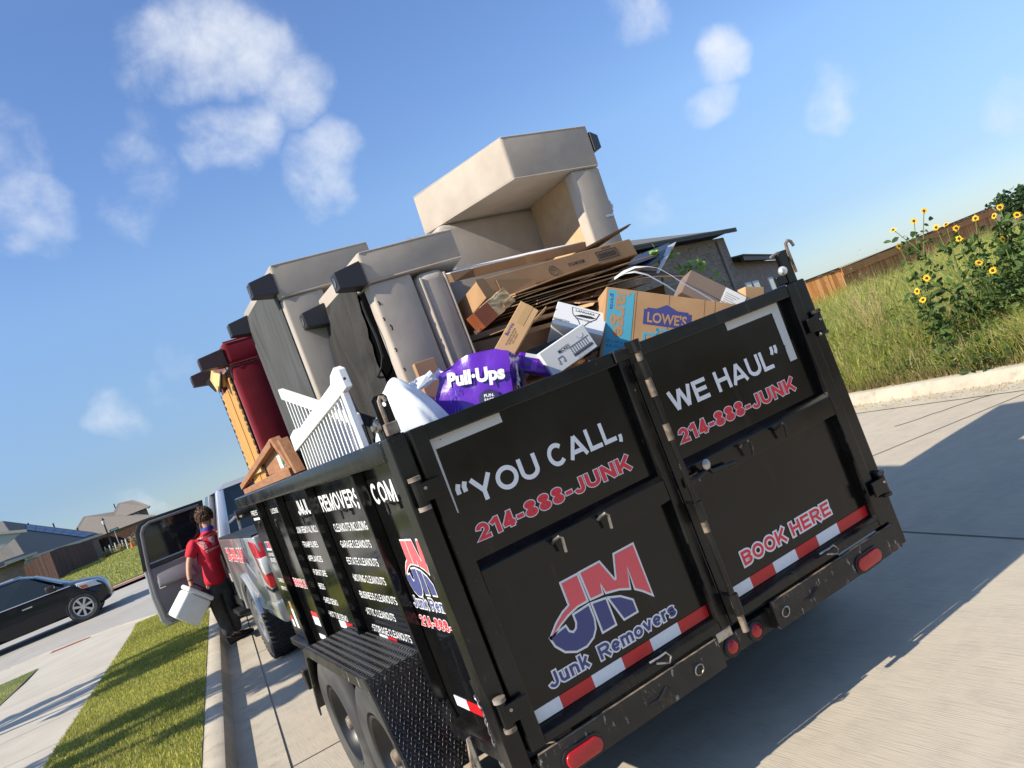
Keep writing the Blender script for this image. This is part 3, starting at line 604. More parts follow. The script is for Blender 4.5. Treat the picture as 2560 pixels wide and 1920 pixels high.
# lock rod with sleeves on the right gate
rod = MB().cyl((-.012, -.092, .50), (-.012, -.092, 1.735), .0135, 12).build('lock_rod', 'black_worn', gr, smooth=True)
for z0, z1 in ((1.675, 1.715), (1.52, 1.60), (1.33, 1.40), (.93, .98), (.50, .575)): MB().cyl((-.012, -.092, z0), (-.012, -.092, z1), .0142, 12).build('worn_band', 'tan_rod', gr, smooth=True)
for z0, z1 in ((1.715, 1.765), (1.60, 1.675), (.98, 1.06), (.575, .66)): MB().cyl((-.012, -.092, z0), (-.012, -.092, z1), .0225, 12).box((-.024, -.092, z0), (.004, -.04, z1)).build('rod_sleeve', 'black_worn', gr, smooth=True)
MB().box((-.10, -.055, 1.70), (-.005, -.046, 1.745)).build('keeper_plate', 'black_dirty', gl, bevel=.003)
lt = MB().box((.0, -.062, 1.118), (.075, -.05, 1.158)).build('latch_plate', 'black_dirty', gr, bevel=.003)
MB().tube([(.04, -.075, 1.14), (.09, -.085, 1.15), (.115, -.08, 1.165), (.13, -.08, 1.14), (.26, -.082, 1.128)], .010, 8).build('latch_handle', 'trim', gr, smooth=True)
MB().lathe((.105, -.085, 1.178), (0, -1, 0), [(.02, 0), (.022, .01), (.012, .016), (0, .016)], 14).build('padlock_eye', 'steel', gr, smooth=True)
for g, x in ((gl, -.41), (gr, .60)):
    MB().tube([(x-.05, -.046, .585), (x-.01, -.066, .592), (x+.018, -.075, .598), (x+.03, -.08, .575), (x+.012, -.084, .56), (x-.035, -.07, .578)], .0045, 6).build('pull_ring', 'steel', g, smooth=True)

# bumper -------------------------------------------------------------
bu = MB().box((-1.06, .0, .398), (1.06, .06, .484)).build('bumper', 'black_dirty', tr, bevel=.004)
for a, b in ((-1.02, -.135), (.185, 1.045)):
    br_ = MB().box((a, -.058, .405), (b, -.044, .523)).build('ramp_bracket', 'black_dirty', bu, bevel=.004); MB().box((a+.004, -.0575, .5235), (b-.004, -.0445, .5255)).build('worn_edge', 'tan_rod', br_)
    for xx in (a+.002, b-.014): MB().box((xx, -.043, .41), (xx+.012, -.001, .50)).build('bracket_end', 'black_dirty', br_)
MB().box((-.115, -.03, .49), (-.03, -.002, .53)).build('rod_catch', 'steel', bu, bevel=.004)
MB().box((1.04, -.015, .408), (1.075, .05, .53)).build('end_plate', 'black_dirty', bu, bevel=.003)
def oval(x, z, hw, hh, y, d, n=20):
    p = []
    for k in range(n):
        a = 2*math.pi*k/n; cx_ = (hw-hh)*(1 if math.cos(a) > 0 else -1); p.append((x+cx_+hh*math.cos(a), y, z+hh*math.sin(a)))
    return MB().prism(p, (0, d, 0))
for x in (-.855, .80):
    oval(x, .448, .092, .042, -.066, .012).build('lamp_gasket', 'trim', bu)
    oval(x, .448, .080, .031, -.076, .014).build('tail_lamp', 'lamp_red', bu, bevel=.006, seg=3, smooth=True)
for x in (-.19, -.04, .104):
    MB().lathe((x, 0, .437), (0, -1, 0), [(.043, 0), (.043, .006), (.036, .010), (.030, .010)], 20).build('lamp_gasket', 'trim', bu)
    MB().lathe((x, 0, .437), (0, -1, 0), [(.030, 0), (.030, .008), (.022, .017), (.010, .020), (0, .0205)], 20).build('marker_lamp', 'lamp_red', bu, smooth=True)
for x in (-.27, .24): MB().tube([(x+.022*math.cos(2*math.pi*k/12), -.064-.006*math.sin(2*math.pi*k/12), .462+.022*math.sin(2*math.pi*k/12)) for k in range(12)], .003, 5, True).build('wire_ring', 'steel', bu)
for x, z in ((-.47, .465), (.42, .465)): MB().tube([(x-.06, -.060, z-.012), (x-.02, -.064, z-.014), (x+.01, -.064, z), (x+.03, -.062, z+.012), (x+.045, -.060, z-.002)], .005, 5).build('cable', 'trim', bu)

# side lettering -----------------------------------------------------
SX = -1.0462
SU, SN = (0, -1, 0), (-1, 0, 0)
lside = [o for o in tr.children if o.name.startswith('side_panel')][0]
def side_text(txt, y0, y1, z0, z1, m='vinyl_white', off=.17, outline=None, ooff=.08): block(lside, txt, m, (SX-.0005, y0, z0), SU, Wv, y0-y1, z1-z0, SN, off, outline, ooff, .0008, gap=.14)
side_text('COM', .605, .298, 1.508, 1.600, off=.20); side_text('REMOVERS', 1.582, .815, 1.513, 1.602, off=.20); side_text('.', .885, .862, 1.503, 1.595, off=.20); side_text('JMJUNK', 2.215, 1.66, 1.515, 1.606, off=.20)
side_text('JUNK REMOVAL INCLUDING:', 2.47, 1.72, 1.405, 1.447); side_text('CLEANOUTS INCLUDING:', 1.485, .85, 1.399, 1.443)
for i, s_ in enumerate(['GARAGE CLEANOUTS', 'ESTATE CLEANOUTS', 'MOVING CLEANOUTS', 'BUSINESS CLEANOUTS', 'ATTIC CLEANOUTS', 'STORAGE CLEANOUTS']):
    side_text('•'+s_, 1.485, .915 - (.06 if s_[0] == 'B' or s_[:2] == 'ST' else 0) + (.07 if s_[0] == 'A' else 0), 1.312-.092*i, 1.351-.092*i)
for i, (s_, l) in enumerate([('TRAMPOLINES', 2.02), ('APPLIANCES', 2.05), ('FURNITURE', 2.09), ('BEDS', 2.28), ('SHED DEMO', 2.09), ('HOT TUB DEMO', 1.99)]):
    side_text('•'+s_, 2.45, l, 1.312-.092*i, 1.350-.092*i)
fs_ = lambda a, b, l: (SX-l, .56-(a+.786)*.36/.476, 1.105+(b-.755)*.24/.25)
logo(lside, fs_, .85)
side_text('Junk Remov', .606, .13, 1.048, 1.098, 'logo_blue', .19, 'vinyl_white', .10); side_text('214-888-JU', .606, .13, .965, 1.012, 'vinyl_red', .20, 'vinyl_white', .07)
side_text('BOOK H', 3.25, 2.85, 1.018, 1.072, 'vinyl_red', .20, 'vinyl_white', .12)
side_text('FREE EST', 4.0, 3.66, 1.575, 1.612); side_text('LICENSED', 3.10, 2.78, 1.56, 1.595)
def decal(y0, y1, z0, z1, m, name='decal', l=.0022): return MB().box((SX-l, y1, z0), (SX-l+.002, y0, z1)).build(name, m, lside)
decal(3.98, 3.68, 1.535, 1.553, 'vinyl_white'); decal(3.90, 3.66, 1.283, 1.354, 'vinyl_white'); decal(3.89, 3.80, 1.30, 1.35, 'logo_blue', l=.003); decal(3.79, 3.69, 1.30, 1.35, 'vinyl_red', l=.003)
side_text('LICENSED', 3.92, 3.67, 1.235, 1.262); side_text('INSURED', 3.92, 3.67, 1.185, 1.22); side_text('CURBSIDE', 3.92, 3.66, 1.02, 1.052); side_text('SERVICE', 3.92, 3.66, .955, .985)
decal(3.05, 2.86, .805, .838, 'vinyl_red'); decal(3.05, 2.86, .742, .804, 'vinyl_white'); decal(3.05, 2.86, .64, .675, 'vinyl_white')
decal(3.85, 3.76, .80, .86, 'packtape'); decal(3.85, 3.76, .64, .798, 'vinyl_white'); decal(4.0, 3.92, .70, .73, 'vinyl_red'); decal(4.0, 3.92, .64, .699, 'vinyl_white')
for y0, ym, y1, z in ((2.24, 2.08, 1.92, .800), (1.39, 1.25, 1.10, .80), (.545, .41, .27, .617)):
    decal(y0, ym, z, z+.045, 'tape_white', 'reflector_strip'); decal(ym-.001, y1, z, z+.045, 'tape_red', 'reflector_strip')

# fender, wheels -------------------------------------------------------
def fender(s):
    xo, xi = s*1.325, s*1.052
    prof = [(.52, .40), (.70, .80), (.745, .835), (1.95, .838), (2.02, .815), (2.30, .42)]
    vs = []; fs = []
    for y, z in prof: vs += [(xi, y, z), (xo, y, z)]
    for y, z in prof: vs += [(xi, y-(0 if y > 1 else -.006), z-.006), (xo, y, z-.006)]
    n = len(prof)
    for i in range(n-1):
        a = 2*i; fs += [(a, a+1, a+3, a+2), (2*n+a, 2*n+a+2, 2*n+a+3, 2*n+a+1)]
    f = MB().add(vs, fs).build('fender', 'black_worn', tr)
    lip = MB()
    for i in range(n-1):
        (ya, za), (yb, zb) = prof[i], prof[i+1]
        lip.hexa([(xo-s*.004, ya, za-.05), (xo-s*.004, yb, zb-.05), (xo+s*.006, yb, zb-.05), (xo+s*.006, ya, za-.05), (xo-s*.004, ya, za+.002), (xo-s*.004, yb, zb+.002), (xo+s*.006, yb, zb+.002), (xo+s*.006, ya, za+.002)])
    lip.build('fender_lip', 'black_dirty', f)
    lug = MB()     # raised diamond-plate lugs
    for (ya, za), (yb, zb) in zip(prof[:-1], prof[1:]):
        L_ = math.hypot(yb-ya, zb-za); d = Vector((0, (yb-ya)/L_, (zb-za)/L_)); nrm = Vector((0, -d.z, d.y)) if d.y >= 0 else Vector((0, d.z, -d.y)); nrm = Vector((0, -d.z, d.y)); xx = Vector((1, 0, 0))
        i = 0; t_ = .012
        while t_ < L_-.008:
            j = 0; x = min(abs(xi), abs(xo))+.012 + (.009 if i % 2 else 0)
            while x < max(abs(xi), abs(xo))-.01:
                a = (1 if (i+j) % 2 else -1); c = Vector((s*x, ya, za)) + d*t_
                q = (d*.75 + xx*a*.66).normalized(); p = nrm.cross(q)
                b0 = [c+q*.0105, c+p*.0036, c-q*.0105, c-p*.0036]; tp = [c+q*.006+nrm*.0024, c+p*.002+nrm*.0024, c-q*.006+nrm*.0024, c-p*.002+nrm*.0024]
                lug.add(b0+tp, [(4, 5, 6, 7), (0, 1, 5, 4), (1, 2, 6, 5), (2, 3, 7, 6), (3, 0, 4, 7)]); x += .0185; j += 1
            t_ += .0165; i += 1
    o = lug.build('tread_pattern', 'lug', f); o['kind'] = 'stuff'
    return f
for s in (-1, 1): fender(s)
def wheel(parent, c, s, r, wd, rr, rim, spokes=0, name='wheel', knobs=0, groove=True):
    """s: outward x sign"""
    c = Vector(c); ax = (s, 0, 0)
    pr = [(rr, -wd*.32), (rr+.02, -wd*.46), (r*.86, -wd*.5), (r*.955, -wd*.44), (r, -wd*.36)]
    if groove:
        for gx in (-.16, .16): pr += [(r, wd*gx-.006), (r-.009, wd*gx-.005), (r-.009, wd*gx+.005), (r, wd*gx+.006)]
    pr += [(r, wd*.36), (r*.955, wd*.44), (r*.86, wd*.5), (rr+.02, wd*.46), (rr, wd*.32)]
    wh = MB().lathe(c, ax, pr, 40).build(name, 'rubber', parent, smooth=True, ang=50)
    if knobs:
        k_ = MB()
        for i in range(knobs):
            a = 2*math.pi*i/knobs
            for xx, tw in ((-.36, .25), (0, -.25), (.36, .25)):
                q = Vector((0, math.cos(a), math.sin(a))); tg = Vector((0, -math.sin(a), math.cos(a)))
                k_.obox(c + q*(r+.004) + Vector((wd*xx, 0, 0)), wd*.27, 2*math.pi*r/knobs*.6, .018, Matrix((Vector((1, tw*tg.y, tw*tg.z)).normalized(), tg, q)).transposed())
        k_.build('tread_blocks', 'tread', wh)['kind'] = 'stuff'
    h = wd*.3
    if not spokes:
        MB().lathe(c, ax, [(rr+.004, wd*.44), (rr-.012, wd*.42), (rr-.03, h-.03), (rr*.62, h-.07), (rr*.5, h-.02), (rr*.3, h-.02), (rr*.3, h-.02)], 32).build('rim', rim, wh, smooth=True)
        MB().lathe(c, ax, [(.04, h-.04), (.04, h+.005), (.03, h+.02), (0, h+.02)], 18).build('hub', 'tan_rod', wh, smooth=True)
    else:
        MB().lathe(c, ax, [(rr+.006, wd*.45), (rr-.014, wd*.44), (rr-.02, wd*.1), (rr-.02, -wd*.3)], 36).build('rim', rim, wh, smooth=True)
        sp = MB()
        for i in range(spokes):
            a = 2*math.pi*i/spokes; q = Vector((0, math.cos(a), math.sin(a))); tg = Vector((0, -math.sin(a), math.cos(a))); xx = Vector((s, 0, 0))
            w0, w1 = .032, .045*rr/.23
            sp.hexa([c+q*.05-tg*w0+xx*(h-.02), c+q*.05+tg*w0+xx*(h-.02), c+q*(rr-.01)+tg*w1+xx*(h-.01), c+q*(rr-.01)-tg*w1+xx*(h-.01), c+q*.05-tg*w0*.8+xx*(h+.02), c+q*.05+tg*w0*.8+xx*(h+.02), c+q*(rr-.01)+tg*w1*.8+xx*(h+.025), c+q*(rr-.01)-tg*w1*.8+xx*(h+.025)])
        sp.build('spokes', rim, wh)
        MB().lathe(c, ax, [(.075, h-.02), (.07, h+.02), (.035, h+.03), (0, h+.03)], 18).build('hub_cap', rim, wh, smooth=True)
        MB().lathe(c, ax, [(rr-.02, -wd*.05), (0, -wd*.05)], 24).build('brake_disc', 'trim', wh)
    return wh
for s in (-1, 1):
    for y in (1.02, 1.84): wheel(tr, (s*1.19, y, .385), s, .385, .225, .215, 'rim_black')
for y in (1.02, 1.84): pass
MB().cyl((-1.05, 1.02, .385), (1.05, 1.02, .385), .04, 10).cyl((-1.05, 1.84, .385), (1.05, 1.84, .385), .04, 10).build('axles', 'black_dirty', tr)
# chain keeper plate, chain, jack leg at the left rear corner
MB().prism([(-1.049, .24, .78), (-1.049, .17, .79), (-1.049, .10, .74), (-1.049, .10, .66), (-1.049, .17, .66), (-1.049, .23, .72)], (-.012, 0, 0)).build('chain_plate', 'trim', lside)
ch = MB()
pth = [(-1.075, .19, .735), (-1.08, .15, .70), (-1.085, .12, .70), (-1.095, .09, .69), (-1.09, .12, .66), (-1.088, .13, .60), (-1.088, .135, .54), (-1.088, .14, .48), (-1.09, .15, .42), (-1.092, .16, .36), (-1.094, .16, .31)]
k = 0
for a, b in zip(pth[:-1], pth[1:]):
    a, b = Vector(a), Vector(b); nn = max(1, round((b-a).length/.024))
    for i in range(nn):
        c = a.lerp(b, (i+.5)/nn); d = (b-a).normalized(); u = d.orthogonal().normalized() if k % 2 else d.cross(d.orthogonal().normalized()); k += 1
        ch.tube([c + d*.017*math.cos(2*math.pi*q/8) + u*.009*math.sin(2*math.pi*q/8) for q in range(8)], .0033, 5, True)
ch.build('chain', 'steel', tr, smooth=True)
MB().box((-1.10, .05, .28), (-1.05, .12, .50)).box((-1.12, .03, .26), (-1.03, .14, .285)).tube([(-1.115, .33, .56), (-1.12, .33, .40), (-1.125, .30, .34), (-1.12, .26, .22)], .011, 6).build('stabiliser_leg', 'steel', tr, bevel=.003)
MB().tube([(-1.09, .42, .52), (-1.12, .40, .42), (-1.11, .36, .38), (-1.12, .36, .22)], .012, 6).build('mud_bracket', 'tan_rod', tr)
MB().box((-1.33, 2.36, .52), (-1.22, 2.44, .64)).build('step_block', 'black_dirty', tr, bevel=.006)

# ================================================================== LOAD
def rag(n, amp): return [random.uniform(-amp, amp) for _ in range(n)]
def sofa(name, label, cat, xb, dr, yf, D, z0, z1, ta, ha, hb, hr, m, mdust=None, legm='leg', cushion=False, deck=None, tilt=0, legl=.13, leg_y=None, group=None, low_legs=True, bv=.016):
    """sofa stood on its end: base plane at x=xb, seat facing dr along x, front facing -y"""
    t_ = thing(name, label, cat, (xb, yf+D/2, z0), group)
    X = lambda h: xb+dr*h
    for za, zb, nm in ((z1-ta, z1, 'arm'), (z0, z0+ta, 'arm')):
        p = [(X(.0), yf, za), (X(ha), yf, za), (X(hb), yf+D, za), (X(.0), yf+D, za)]
        MB().prism(p, (0, 0, zb-za)).build(nm, m, t_, bevel=bv, seg=4, smooth=True, ang=60)
    for zz in (z1-ta+.006, z1-.006): MB().tube([(X(.012), yf+.001, zz), (X(ha-.006), yf+.001, zz), (X(hb-.006), yf+D-.01, zz)], .0045, 6).build('piping', m, t_, smooth=True)
    zi0, zi1 = z0+ta+.002, z1-ta-.002
    MB().box((min(X(.004), X(hr)), yf+.006, zi0), (max(X(.004), X(hr)), yf+.10, zi1)).build('front_rail', m, t_, bevel=bv*.9, seg=3, smooth=True, ang=60)
    MB().box((min(X(.0), X(hb)), yf+D-.2, zi0), (max(X(.0), X(hb)), yf+D-.004, zi1)).build('backrest', m, t_, bevel=.05, seg=4, smooth=True, ang=60)
    if deck: MB().box((min(X(.10), X(hr-.03)), yf+.10, zi0), (max(X(.10), X(hr-.03)), yf+D-.2, zi1)).build('seat_deck', deck, t_)
    if cushion:
        n = 2; zz = [zi0+(zi1-zi0)*i/n for i in range(n+1)]
        for i in range(n):
            c = MB().box((min(X(hr+.012), X(hr+.175)), yf-.012, zz[i]+.012), (max(X(hr+.012), X(hr+.175)), yf+D-.22, zz[i+1]-.012)).build('seat_cushion', m, t_, bevel=.05, seg=4, smooth=True, ang=70)
            for hh in (hr+.03, hr+.158): MB().tube([(X(hh), yf-.008, zz[i]+.04), (X(hh), yf-.008, zz[i+1]-.04)], .006, 6).build('piping', m, c, smooth=True)
    for i, (yy, zz) in enumerate([(a, b) for a in (leg_y or (yf+.055, yf+D-.075)) for b in ((z1-.10, z0+.10) if low_legs else (z1-.10,))]):
        a, b = .060, .040
        p = [(X(-.002), yy-a, zz-a), (X(-.002), yy+a, zz-a), (X(-.002), yy+a, zz+a), (X(-.002), yy-a, zz+a), (X(-legl), yy-b, zz-b), (X(-legl), yy+b, zz-b), (X(-legl), yy+b, zz+b), (X(-legl), yy-b, zz+b)]
        lg = MB().hexa(p).build('leg', legm, t_, bevel=.004)
        MB().lathe((X(-legl), yy, zz), (-dr, 0, 0), [(.022, 0), (.022, .003), (.018, .003), (.018, .0005), (0, .0005)], 18).build('foot_pad', 'sheet_grey', lg)
    return t_
def dust_panel(t_, x, ys, zs, m, waves=.012, edge=None, nm='dust_cover', seed=1):
    """wrinkled sheet in plane x; edge(z)->front y limit"""
    random.seed(seed); ny, nz_ = 26, 44; vs = []; fs = []
    for j in range(nz_+1):
        z = zs[0]+(zs[1]-zs[0])*j/nz_; ya = edge(z) if edge else ys[0]
        for i in range(ny+1):
            y = ya+(ys[1]-ya)*i/ny
            b = waves*(math.sin(y*9+z*2.3+seed)*.5+math.sin(y*21-z*5+seed*2)*.25+math.sin(z*7+y*3)*.3)*min(1, i/3)*min(1, (ny-i)/2)*min(1, j/2, (nz_-j)/2)
            vs.append((x-abs(b) if nm == 'dust_cover' else x+b, y, z))
    for j in range(nz_):
        for i in range(ny): a = j*(ny+1)+i; fs.append((a, a+1, a+ny+2, a+ny+1))
    return MB().add(vs, fs).build(nm, m, t_, smooth=True)
FL = .622
# tall couch standing highest, seat side open to the left
tc_ = sofa('sofa', 'taupe sofa standing highest on end, tan seat deck open and cushions gone', 'sofa', 1.035, -1, 1.0, .78, FL, 3.065, .255, .60, .86, .205, 'sofa', deck='deck', legl=.07)
pl = MB().box((1.037, 1.02, 2.53), (1.043, 1.055, 2.60)).box((1.043, 1.018, 2.555), (1.05, 1.057, 2.578)).build('bracket_plate', 'zinc', tc_)
MB().box((1.02, .9985, 2.50), (.96, .9995, 2.515)).build('seam_tab', 'zinc', tc_)
tc_.rotation_euler = (0, R(3.5), 0); tc_.location.x -= .12
# couch with torn base (nearest) and the one behind it
b1 = sofa('loveseat', 'grey taupe loveseat on end with torn charcoal base cloth and frayed arm', 'sofa', -.672, 1, .75, .88, FL, 2.605, .155, .51, .72, .225, 'sofa', cushion=True, leg_y=(.80, 1.52))
er = [random.uniform(-.03, .03) for _ in range(60)]
def torn(z):
    t_ = (z-1.75)/.85
    return .81 + (.15*max(0, 1-abs(t_-.45)*1.5) + .05) + er[int(abs(z*37)) % 60]*.5
dust_panel(b1, -.676, (.8, 1.60), (FL+.1, 2.53), 'dust2', .055, torn, seed=3)
MB().box((-.664, .86, FL+.2), (-.60, 1.55, 2.44)).build('shade_backing', 'void', b1)  # black backing stands in for the shade inside the torn base
MB().tube([(-.70, .83+.01*math.sin(k), 2.40-.04*k) for k in range(8)] + [(-.705, .88, 2.08), (-.70, 1.0, 2.05), (-.69, 1.06, 2.07)], .006, 5).build('loose_cord', 'trim', b1)
fr = MB()
for _ in range(420):
    x = random.uniform(-.40, -.18); a = Vector((x, random.uniform(.755, .80), 2.605)); d = Vector((random.uniform(-1, 1), random.uniform(-1.2, .4), random.uniform(-.4, 1.2))).normalized()*random.uniform(.012, .04)
    e = d.orthogonal().normalized()*.0008; fr.add([a-e, a+e, a+d], [(0, 1, 2)])
fr.build('frayed_threads', 'fray', b1)['kind'] = 'stuff'
for x, z, w_ in ((-.655, 2.36, .010), (-.66, 2.28, .008), (-.64, 2.24, .014), (-.66, 2.13, .010), (-.655, 2.03, .008)):
    MB().tube([(x, .752, z), (x+.004, .748, z-w_), (x+.001, .751, z-2*w_)], .004, 5).build('tear', 'trim', b1)
b2 = sofa('couch', 'grey couch on end with smooth grey base cloth, behind the torn loveseat', 'sofa', -.862, 1, 1.545, 1.0, FL, 2.855, .19, .58, .8, .24, 'sofa2', leg_y=(1.60, 2.50))
dust_panel(b2, -.866, (1.60, 2.53), (FL+.1, 2.80), 'dust', .02, seed=5)
c_ = sofa('burgundy_couch', 'burgundy velvet couch on end with bare pine base boards and brown legs', 'sofa', -1.0, 1, 2.885, .74, FL, 2.775, .17, .55, .7, .235, 'velvet', legm='leg_brown', leg_y=(2.95, 3.57), legl=.17, low_legs=False, bv=.035)
MB().box((-1.006, 2.98, .75), (-1.001, 3.22, 2.55)).box((-1.010, 3.225, .75), (-1.001, 3.56, 2.50)).build('base_board', 'pine', c_)
MB().box((-1.03, 3.0, 1.86), (-1.012, 3.4, 1.90)).build('cleat', 'pine_pale', c_, bevel=.003)
rg = MB()
for y, sgn in ((2.97, 1), (3.57, -1)):
    z = .8
    while z < 2.6:
        w_ = random.uniform(.01, .05); h_ = random.uniform(.02, .06)
        rg.add([(-1.012, y-.02*sgn, z), (-1.014, y+sgn*w_, z+h_*.4), (-1.013, y+sgn*w_*.7, z+h_*.8), (-1.012, y-.02*sgn, z+h_)], [(0, 1, 2, 3)]); z += h_*.9
rg.build('torn_cloth', 'dust2', c_)
MB().obox((-1.04, 3.2, 2.58), .02, .16, .09, (20, 10, 15)).obox((-1.05, 3.3, 2.60), .015, .12, .12, (-30, 0, 10)).build('broken_block', 'pine_pale', c_)
MB().obox((-1.05, 3.12, 2.55), .012, .07, .13, (25, 20, 0)).obox((-1.045, 3.42, 2.6), .012, .12, .10, (-15, -20, 30)).build('torn_flap', 'dust2', c_)

# white crib rail and its loose end board
cr = thing('crib_rail', 'white slatted crib side leaning behind the left side rail', 'crib rail', (-.97, 1.3, FL))
MB().hexa([(-.985, 1.84, 2.175), (-.985, .66, 1.845), (-.955, .66, 1.845), (-.955, 1.84, 2.175), (-.985, 1.84, 2.235), (-.985, .66, 1.90), (-.955, .66, 1.90), (-.955, 1.84, 2.235)]).build('top_bar', 'white_paint', cr, bevel=.004)
for i in range(17):
    y = .70+i*.0690; zt_ = 1.845+(y-.66)*.2797
    MB().hexa([(-.974, y+.042, FL+.35), (-.966, y+.042, FL+.35), (-.966, y+.058, FL+.35), (-.974, y+.058, FL+.35), (-.974, y-.008, zt_+.008), (-.966, y-.008, zt_+.008), (-.966, y+.008, zt_+.008), (-.974, y+.008, zt_+.008)]).build('slat', 'white_paint', cr)
MB().box((-.985, .68, FL+.28), (-.955, 1.95, FL+.35)).build('bottom_bar', 'white_paint', cr, bevel=.004)
bd = thing('crib_board', 'white crib end board lying diagonally across the slatted crib side', 'crib board', (-1.0, 1.2, 1.8))
pr = [(.535, 2.010), (.545, 2.095), (.60, 2.115), (.69, 2.096), (.735, 2.062), (1.66, 1.965), (1.72, 1.985), (1.86, 1.962), (1.865, 1.873), (1.75, 1.884), (.62, 2.0)]
MB().prism([(-1.012, y, z) for y, z in pr], (.034, 0, 0)).build('board', 'white_paint', bd, bevel=.004)
MB().box((-1.012, .60, 1.66), (-.984, .64, 2.0)).build('end_batten', 'white_paint', bd, bevel=.003)
for i in range(17):
    y = .70+i*.066; zt_ = 2.0-(y-.62)*.1035
    MB().hexa([(-1.002, y+.022, 1.64), (-.994, y+.022, 1.64), (-.994, y+.04, 1.64), (-1.002, y+.04, 1.64), (-1.002, y-.009, zt_+.006), (-.994, y-.009, zt_+.006), (-.994, y+.009, zt_+.006), (-1.002, y+.009, zt_+.006)]).build('slat', 'white_paint', bd)
MB().lathe((-1.0, .5375, 2.05), (0, -1, 0), [(.006, 0), (.006, .001), (0, .001)], 10).build('screw_hole', 'ink', bd)
# wooden sash frame propped on the left rail
ws = thing('wooden_frame', 'reddish wooden frame of slats propped on the left rail below the burgundy couch', 'wooden frame', (-1.02, 3, 1.75))
MB().hexa([(-1.045, 3.98, 1.755), (-1.045, 2.05, 1.755), (-.985, 2.05, 1.755), (-.985, 3.98, 1.755), (-1.045, 3.98, 1.795), (-1.045, 2.05, 1.815), (-.985, 2.05, 1.815), (-.985, 3.98, 1.795)]).build('rail', 'sash', ws, bevel=.003)
MB().hexa([(-1.05, 4.02, 1.80), (-1.05, 2.28, 1.965), (-.99, 2.28, 1.965), (-.99, 4.02, 1.80), (-1.05, 4.02, 1.84), (-1.05, 2.25, 2.01), (-.99, 2.25, 2.01), (-.99, 4.02, 1.84)]).build('rail', 'sash', ws, bevel=.003)
MB().hexa([(-1.05, 2.02, 1.80), (-1.05, 1.97, 1.80), (-.99, 1.97, 1.80), (-.99, 2.02, 1.80), (-1.05, 2.27, 2.01), (-1.05, 2.21, 2.01), (-.99, 2.21, 2.01), (-.99, 2.27, 2.01)]).build('upright', 'sash', ws, bevel=.003)
MB().hexa([(-1.04, 1.96, 1.76), (-1.04, 1.91, 1.76), (-.98, 1.91, 1.76), (-.98, 1.96, 1.76), (-1.04, 2.10, 1.98), (-1.04, 2.05, 1.98), (-.98, 2.05, 1.98), (-.98, 2.10, 1.98)]).build('upright', 'sash', ws, bevel=.003)
MB().quad((-1.0, 3.7, 1.815), (-1.0, 2.1, 1.815), (-1.0, 2.24, 1.97), (-1.0, 2.4, 1.965)).build('backing', 'sash', ws)
MB().box((-1.035, 2.20, 1.82), (-1.03, 2.30, 1.90)).build('label_tag', 'card_white', ws); MB().box((-1.037, 2.16, 1.84), (-1.033, 2.20, 1.90)).build('green_tag', 'green_lab', ws); MB().box((-1.03, 2.08, 1.825), (-1.026, 2.19, 1.93)).build('pane', 'glassy', ws)
MB().lathe((-1.05, 2.13, 1.91), (-1, 0, 0), [(.008, 0), (.008, .001), (0, .001)], 10).build('bolt_hole', 'ink', ws)

# white bin bag by the left post
bm = bmesh.new(); bmesh.ops.create_icosphere(bm, subdivisions=5, radius=1)
for v in bm.verts:
    p = v.co.copy(); k_ = .05*math.sin(5*p.x+3*p.z)+.04*math.sin(9*p.y-4*p.z+1)+.025*math.sin(14*p.x+11*p.y+7*p.z)
    sx_ = 1-.32*max(0, p.z)
    v.co = Vector((p.x*.15*(1+k_), p.y*.18*(1+k_), p.z*.27*(1+k_*.6)))
    if p.z > .15: v.co.z -= .13*max(0, p.x+.2); v.co.x *= 1.12
bagmb = MB(); bm.verts.ensure_lookup_table()
bagmb.add([v.co + Vector((-.865, .29, 1.69)) for v in bm.verts], [tuple(l.vert.index for l in f.loops) for f in bm.faces]); bm.free()
bg_ = bagmb.build('bin_bag', 'bag', smooth=True, ang=180); tag(bg_, 'full white plastic bin bag beside the left rear post', 'bag')
kn = MB(); random.seed(4)
for k in range(9):
    a = Vector((-.84+.01*k, .34, 1.90)); pts = [a, a+Vector((.03+.008*k, .02*math.sin(k), .018+.004*(k % 3))), a+Vector((.07+.006*k, .03*math.cos(k), .012+.010*(k % 4)))]
    kn.add([pts[0]+V(0, 0, -.012), pts[0]+V(0, .01, .012), pts[1]+V(0, 0, .014), pts[2]+V(0, 0, .008), pts[2]+V(.005, 0, -.008), pts[1]+V(0, 0, -.012)], [(0, 1, 2, 5), (5, 2, 3, 4)])
kn.v = [v-bg_.location for v in kn.v]; me_ = bpy.data.meshes.new('tied_ends'); me_.from_pydata(kn.v, [], kn.f); me_.materials.append(M['bag']); ko = bpy.data.objects.new('tied_ends', me_); col.objects.link(ko); ko.parent = bg_

# boxes --------------------------------------------------------------
def carton(name, label, cat, pos, eul, w_, d_, h_, m, bevel=.004, group=None):
    t_ = thing(name, label, cat, pos, group, local=True, rot=eul)
    MB().box((0, 0, -h_), (w_, d_, 0)).build('carton', m, t_, bevel=bevel, seg=2)
    return t_
FN = (0, -1, 0)
